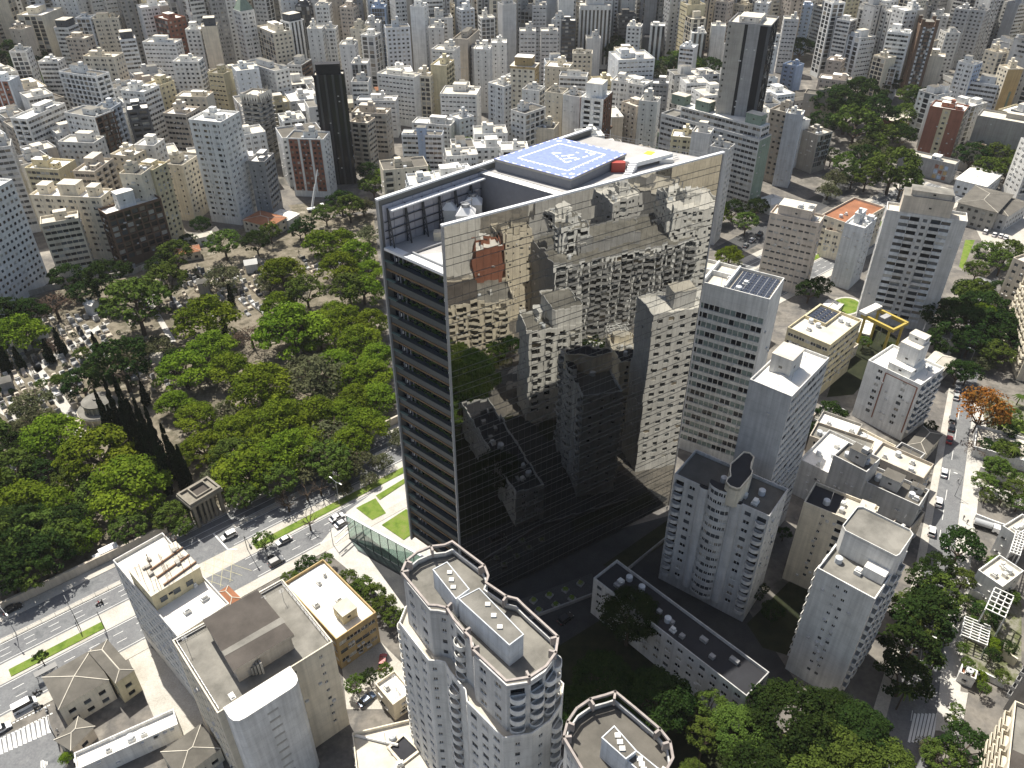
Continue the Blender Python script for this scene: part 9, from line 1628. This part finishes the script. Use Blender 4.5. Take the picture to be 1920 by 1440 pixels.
(350,-313,0.78,15,18,60,'c','E','A'),(448,-132,0.80,21,15,52,'g','A','A'),(283,-350,-0.65,18,26,39,'ww','s','A'),(348,-184,0.87,20,20,33,'con','p','A'),(133,-374,-0.60,23,17,33,'w','s','s'),(238,-408,-0.63,25,21,39,'dg','n','A'),
(281,-400,0.29,23,16,48,'bk','E','n'),(324,-275,-0.50,20,17,38,'c','n','A'),(484,-136,-0.60,20,19,48,'dg','s','A'),(609,-172,0.74,23,18,72,'g','s','A'),(596,-376,-0.77,24,24,73,'lg','s','A'),(409,-297,-0.68,18,27,40,'bk','A','A'),
(432,-236,-0.58,23,18,39,'lg','s','p'),(391,-103,0.44,16,19,31,'ww','s','n'),(558,-184,-0.62,27,25,44,'con','n','A'),(367,-298,-0.51,22,22,32,'g','p','s'),(499,-365,0.28,23,26,48,'con','E','A'),(518,-206,0.32,23,25,40,'c','n','s'),
(372,-412,-0.04,24,25,39,'bk','p','A'),(372,-359,0.37,21,15,45,'ww','E','s'),(460,-318,-0.47,18,20,48,'g','n','p'),(423,-344,0.35,20,26,37,'ww','E','n'),(605,-280,-0.77,19,23,56,'ww','E','A'),(545,-245,0.07,23,27,39,'g','p','s'),
(576,-245,-0.69,22,23,46,'ww','A','p'),(114,-407,0.08,17,16,28,'ww','p','p'),(585,-96,-0.47,22,25,38,'bk','p','n'),(525,-322,0.76,26,16,44,'con','s','p'),(491,-274,0.44,24,16,38,'dg','p','n'),(461,-390,-0.01,17,20,45,'w','s','A'),
(552,-379,-0.09,20,26,43,'lg','n','n'),(411,-209,-0.48,17,16,28,'c','A','A'),(487,-394,-0.70,16,21,44,'w','n','p'),(580,-126,-0.73,23,19,35,'dg','E','s'),(499,-311,0.74,23,18,31,'con','E','s'),(585,-330,-0.78,17,17,46,'g','n','s'),
(574,-304,-0.07,23,21,30,'w','n','s'),(552,-418,0.83,17,15,46,'w','n','n'),(546,-335,-0.08,21,20,29,'con','n','p'),(616,-131,-0.68,17,26,27,'lg','A','A'),(603,-415,-0.76,19,22,30,'con','n','p'),
]
mb = MB(); sl = Slots('wall_w'); r = random.Random(12)
for x, y, a, w_, d, h, wall, L, Rr in REST:
    c, s = cos(a), sin(a); G = lambda u, v: (x + u * c - v * s, y + u * s + v * c); wm = 'wall_' + wall; rm = r.choice(['roof_white', 'roof_cream', 'roof_cream', 'roof_grey', 'roof_fibre'])
    for (u, v), (du_, dv_), ln, sp in (((0, 0), (1, 0), w_, Rr), ((w_, 0), (0, 1), d, L), ((w_, d), (-1, 0), w_, Rr), ((0, d), (0, -1), d, L)):
        face(mb, sl, G(u, v), (du_ * c - dv_ * s, du_ * s + dv_ * c), ln, 0, h, 2.7, sp, wm, r, False, None, None)
    o = [G(0, 0), G(w_, 0), G(w_, d), G(0, d)]; mb.poly([(*q, h - .8) for q in o], sl(rm)); mb.ring(o, .3, h - .8, h + .01, sl(wm))
    for k in range(2):
        pw, pd = w_ * r.uniform(.25, .5), d * r.uniform(.2, .45); u, v = (w_ - pw) * r.uniform(.1, .9), (d - pd) * r.uniform(.1, .9); mb.prism([G(u, v), G(u + pw, v), G(u + pw, v + pd), G(u, v + pd)], h - .8, h + r.uniform(1.5, 4), sl(wm), sl(rm))
o = mb.build('apartment_building', sl.mats()); tag(o, 'far mass of pale apartment blocks filling the city to the upper edge', 'buildings'); o['kind'] = 'stuff'
# pale air over the whole city
mb = MB(); mb.box(-2500, 2500, -1200, 1600, -1.2, 168.5); hz = bpy.data.materials.new('haze'); hz.use_nodes = True; nt = hz.node_tree; nt.nodes.remove(nt.nodes['Principled BSDF'])
v = N(nt, 'ShaderNodeVolumePrincipled'); v.inputs['Color'].default_value = (.96, .975, 1, 1); v.inputs['Density'].default_value = .00004; v.inputs['Anisotropy'].default_value = .2
nt.links.new(v.outputs[0], nt.nodes['Material Output'].inputs['Volume']); o = mb.build('haze', hz); o['kind'] = 'stuff'; tag(o, 'thin pale haze in the air over the whole city', 'haze')
S.cycles.volume_bounces = 1; S.cycles.volume_step_rate = 8; S.cycles.volume_max_steps = 48
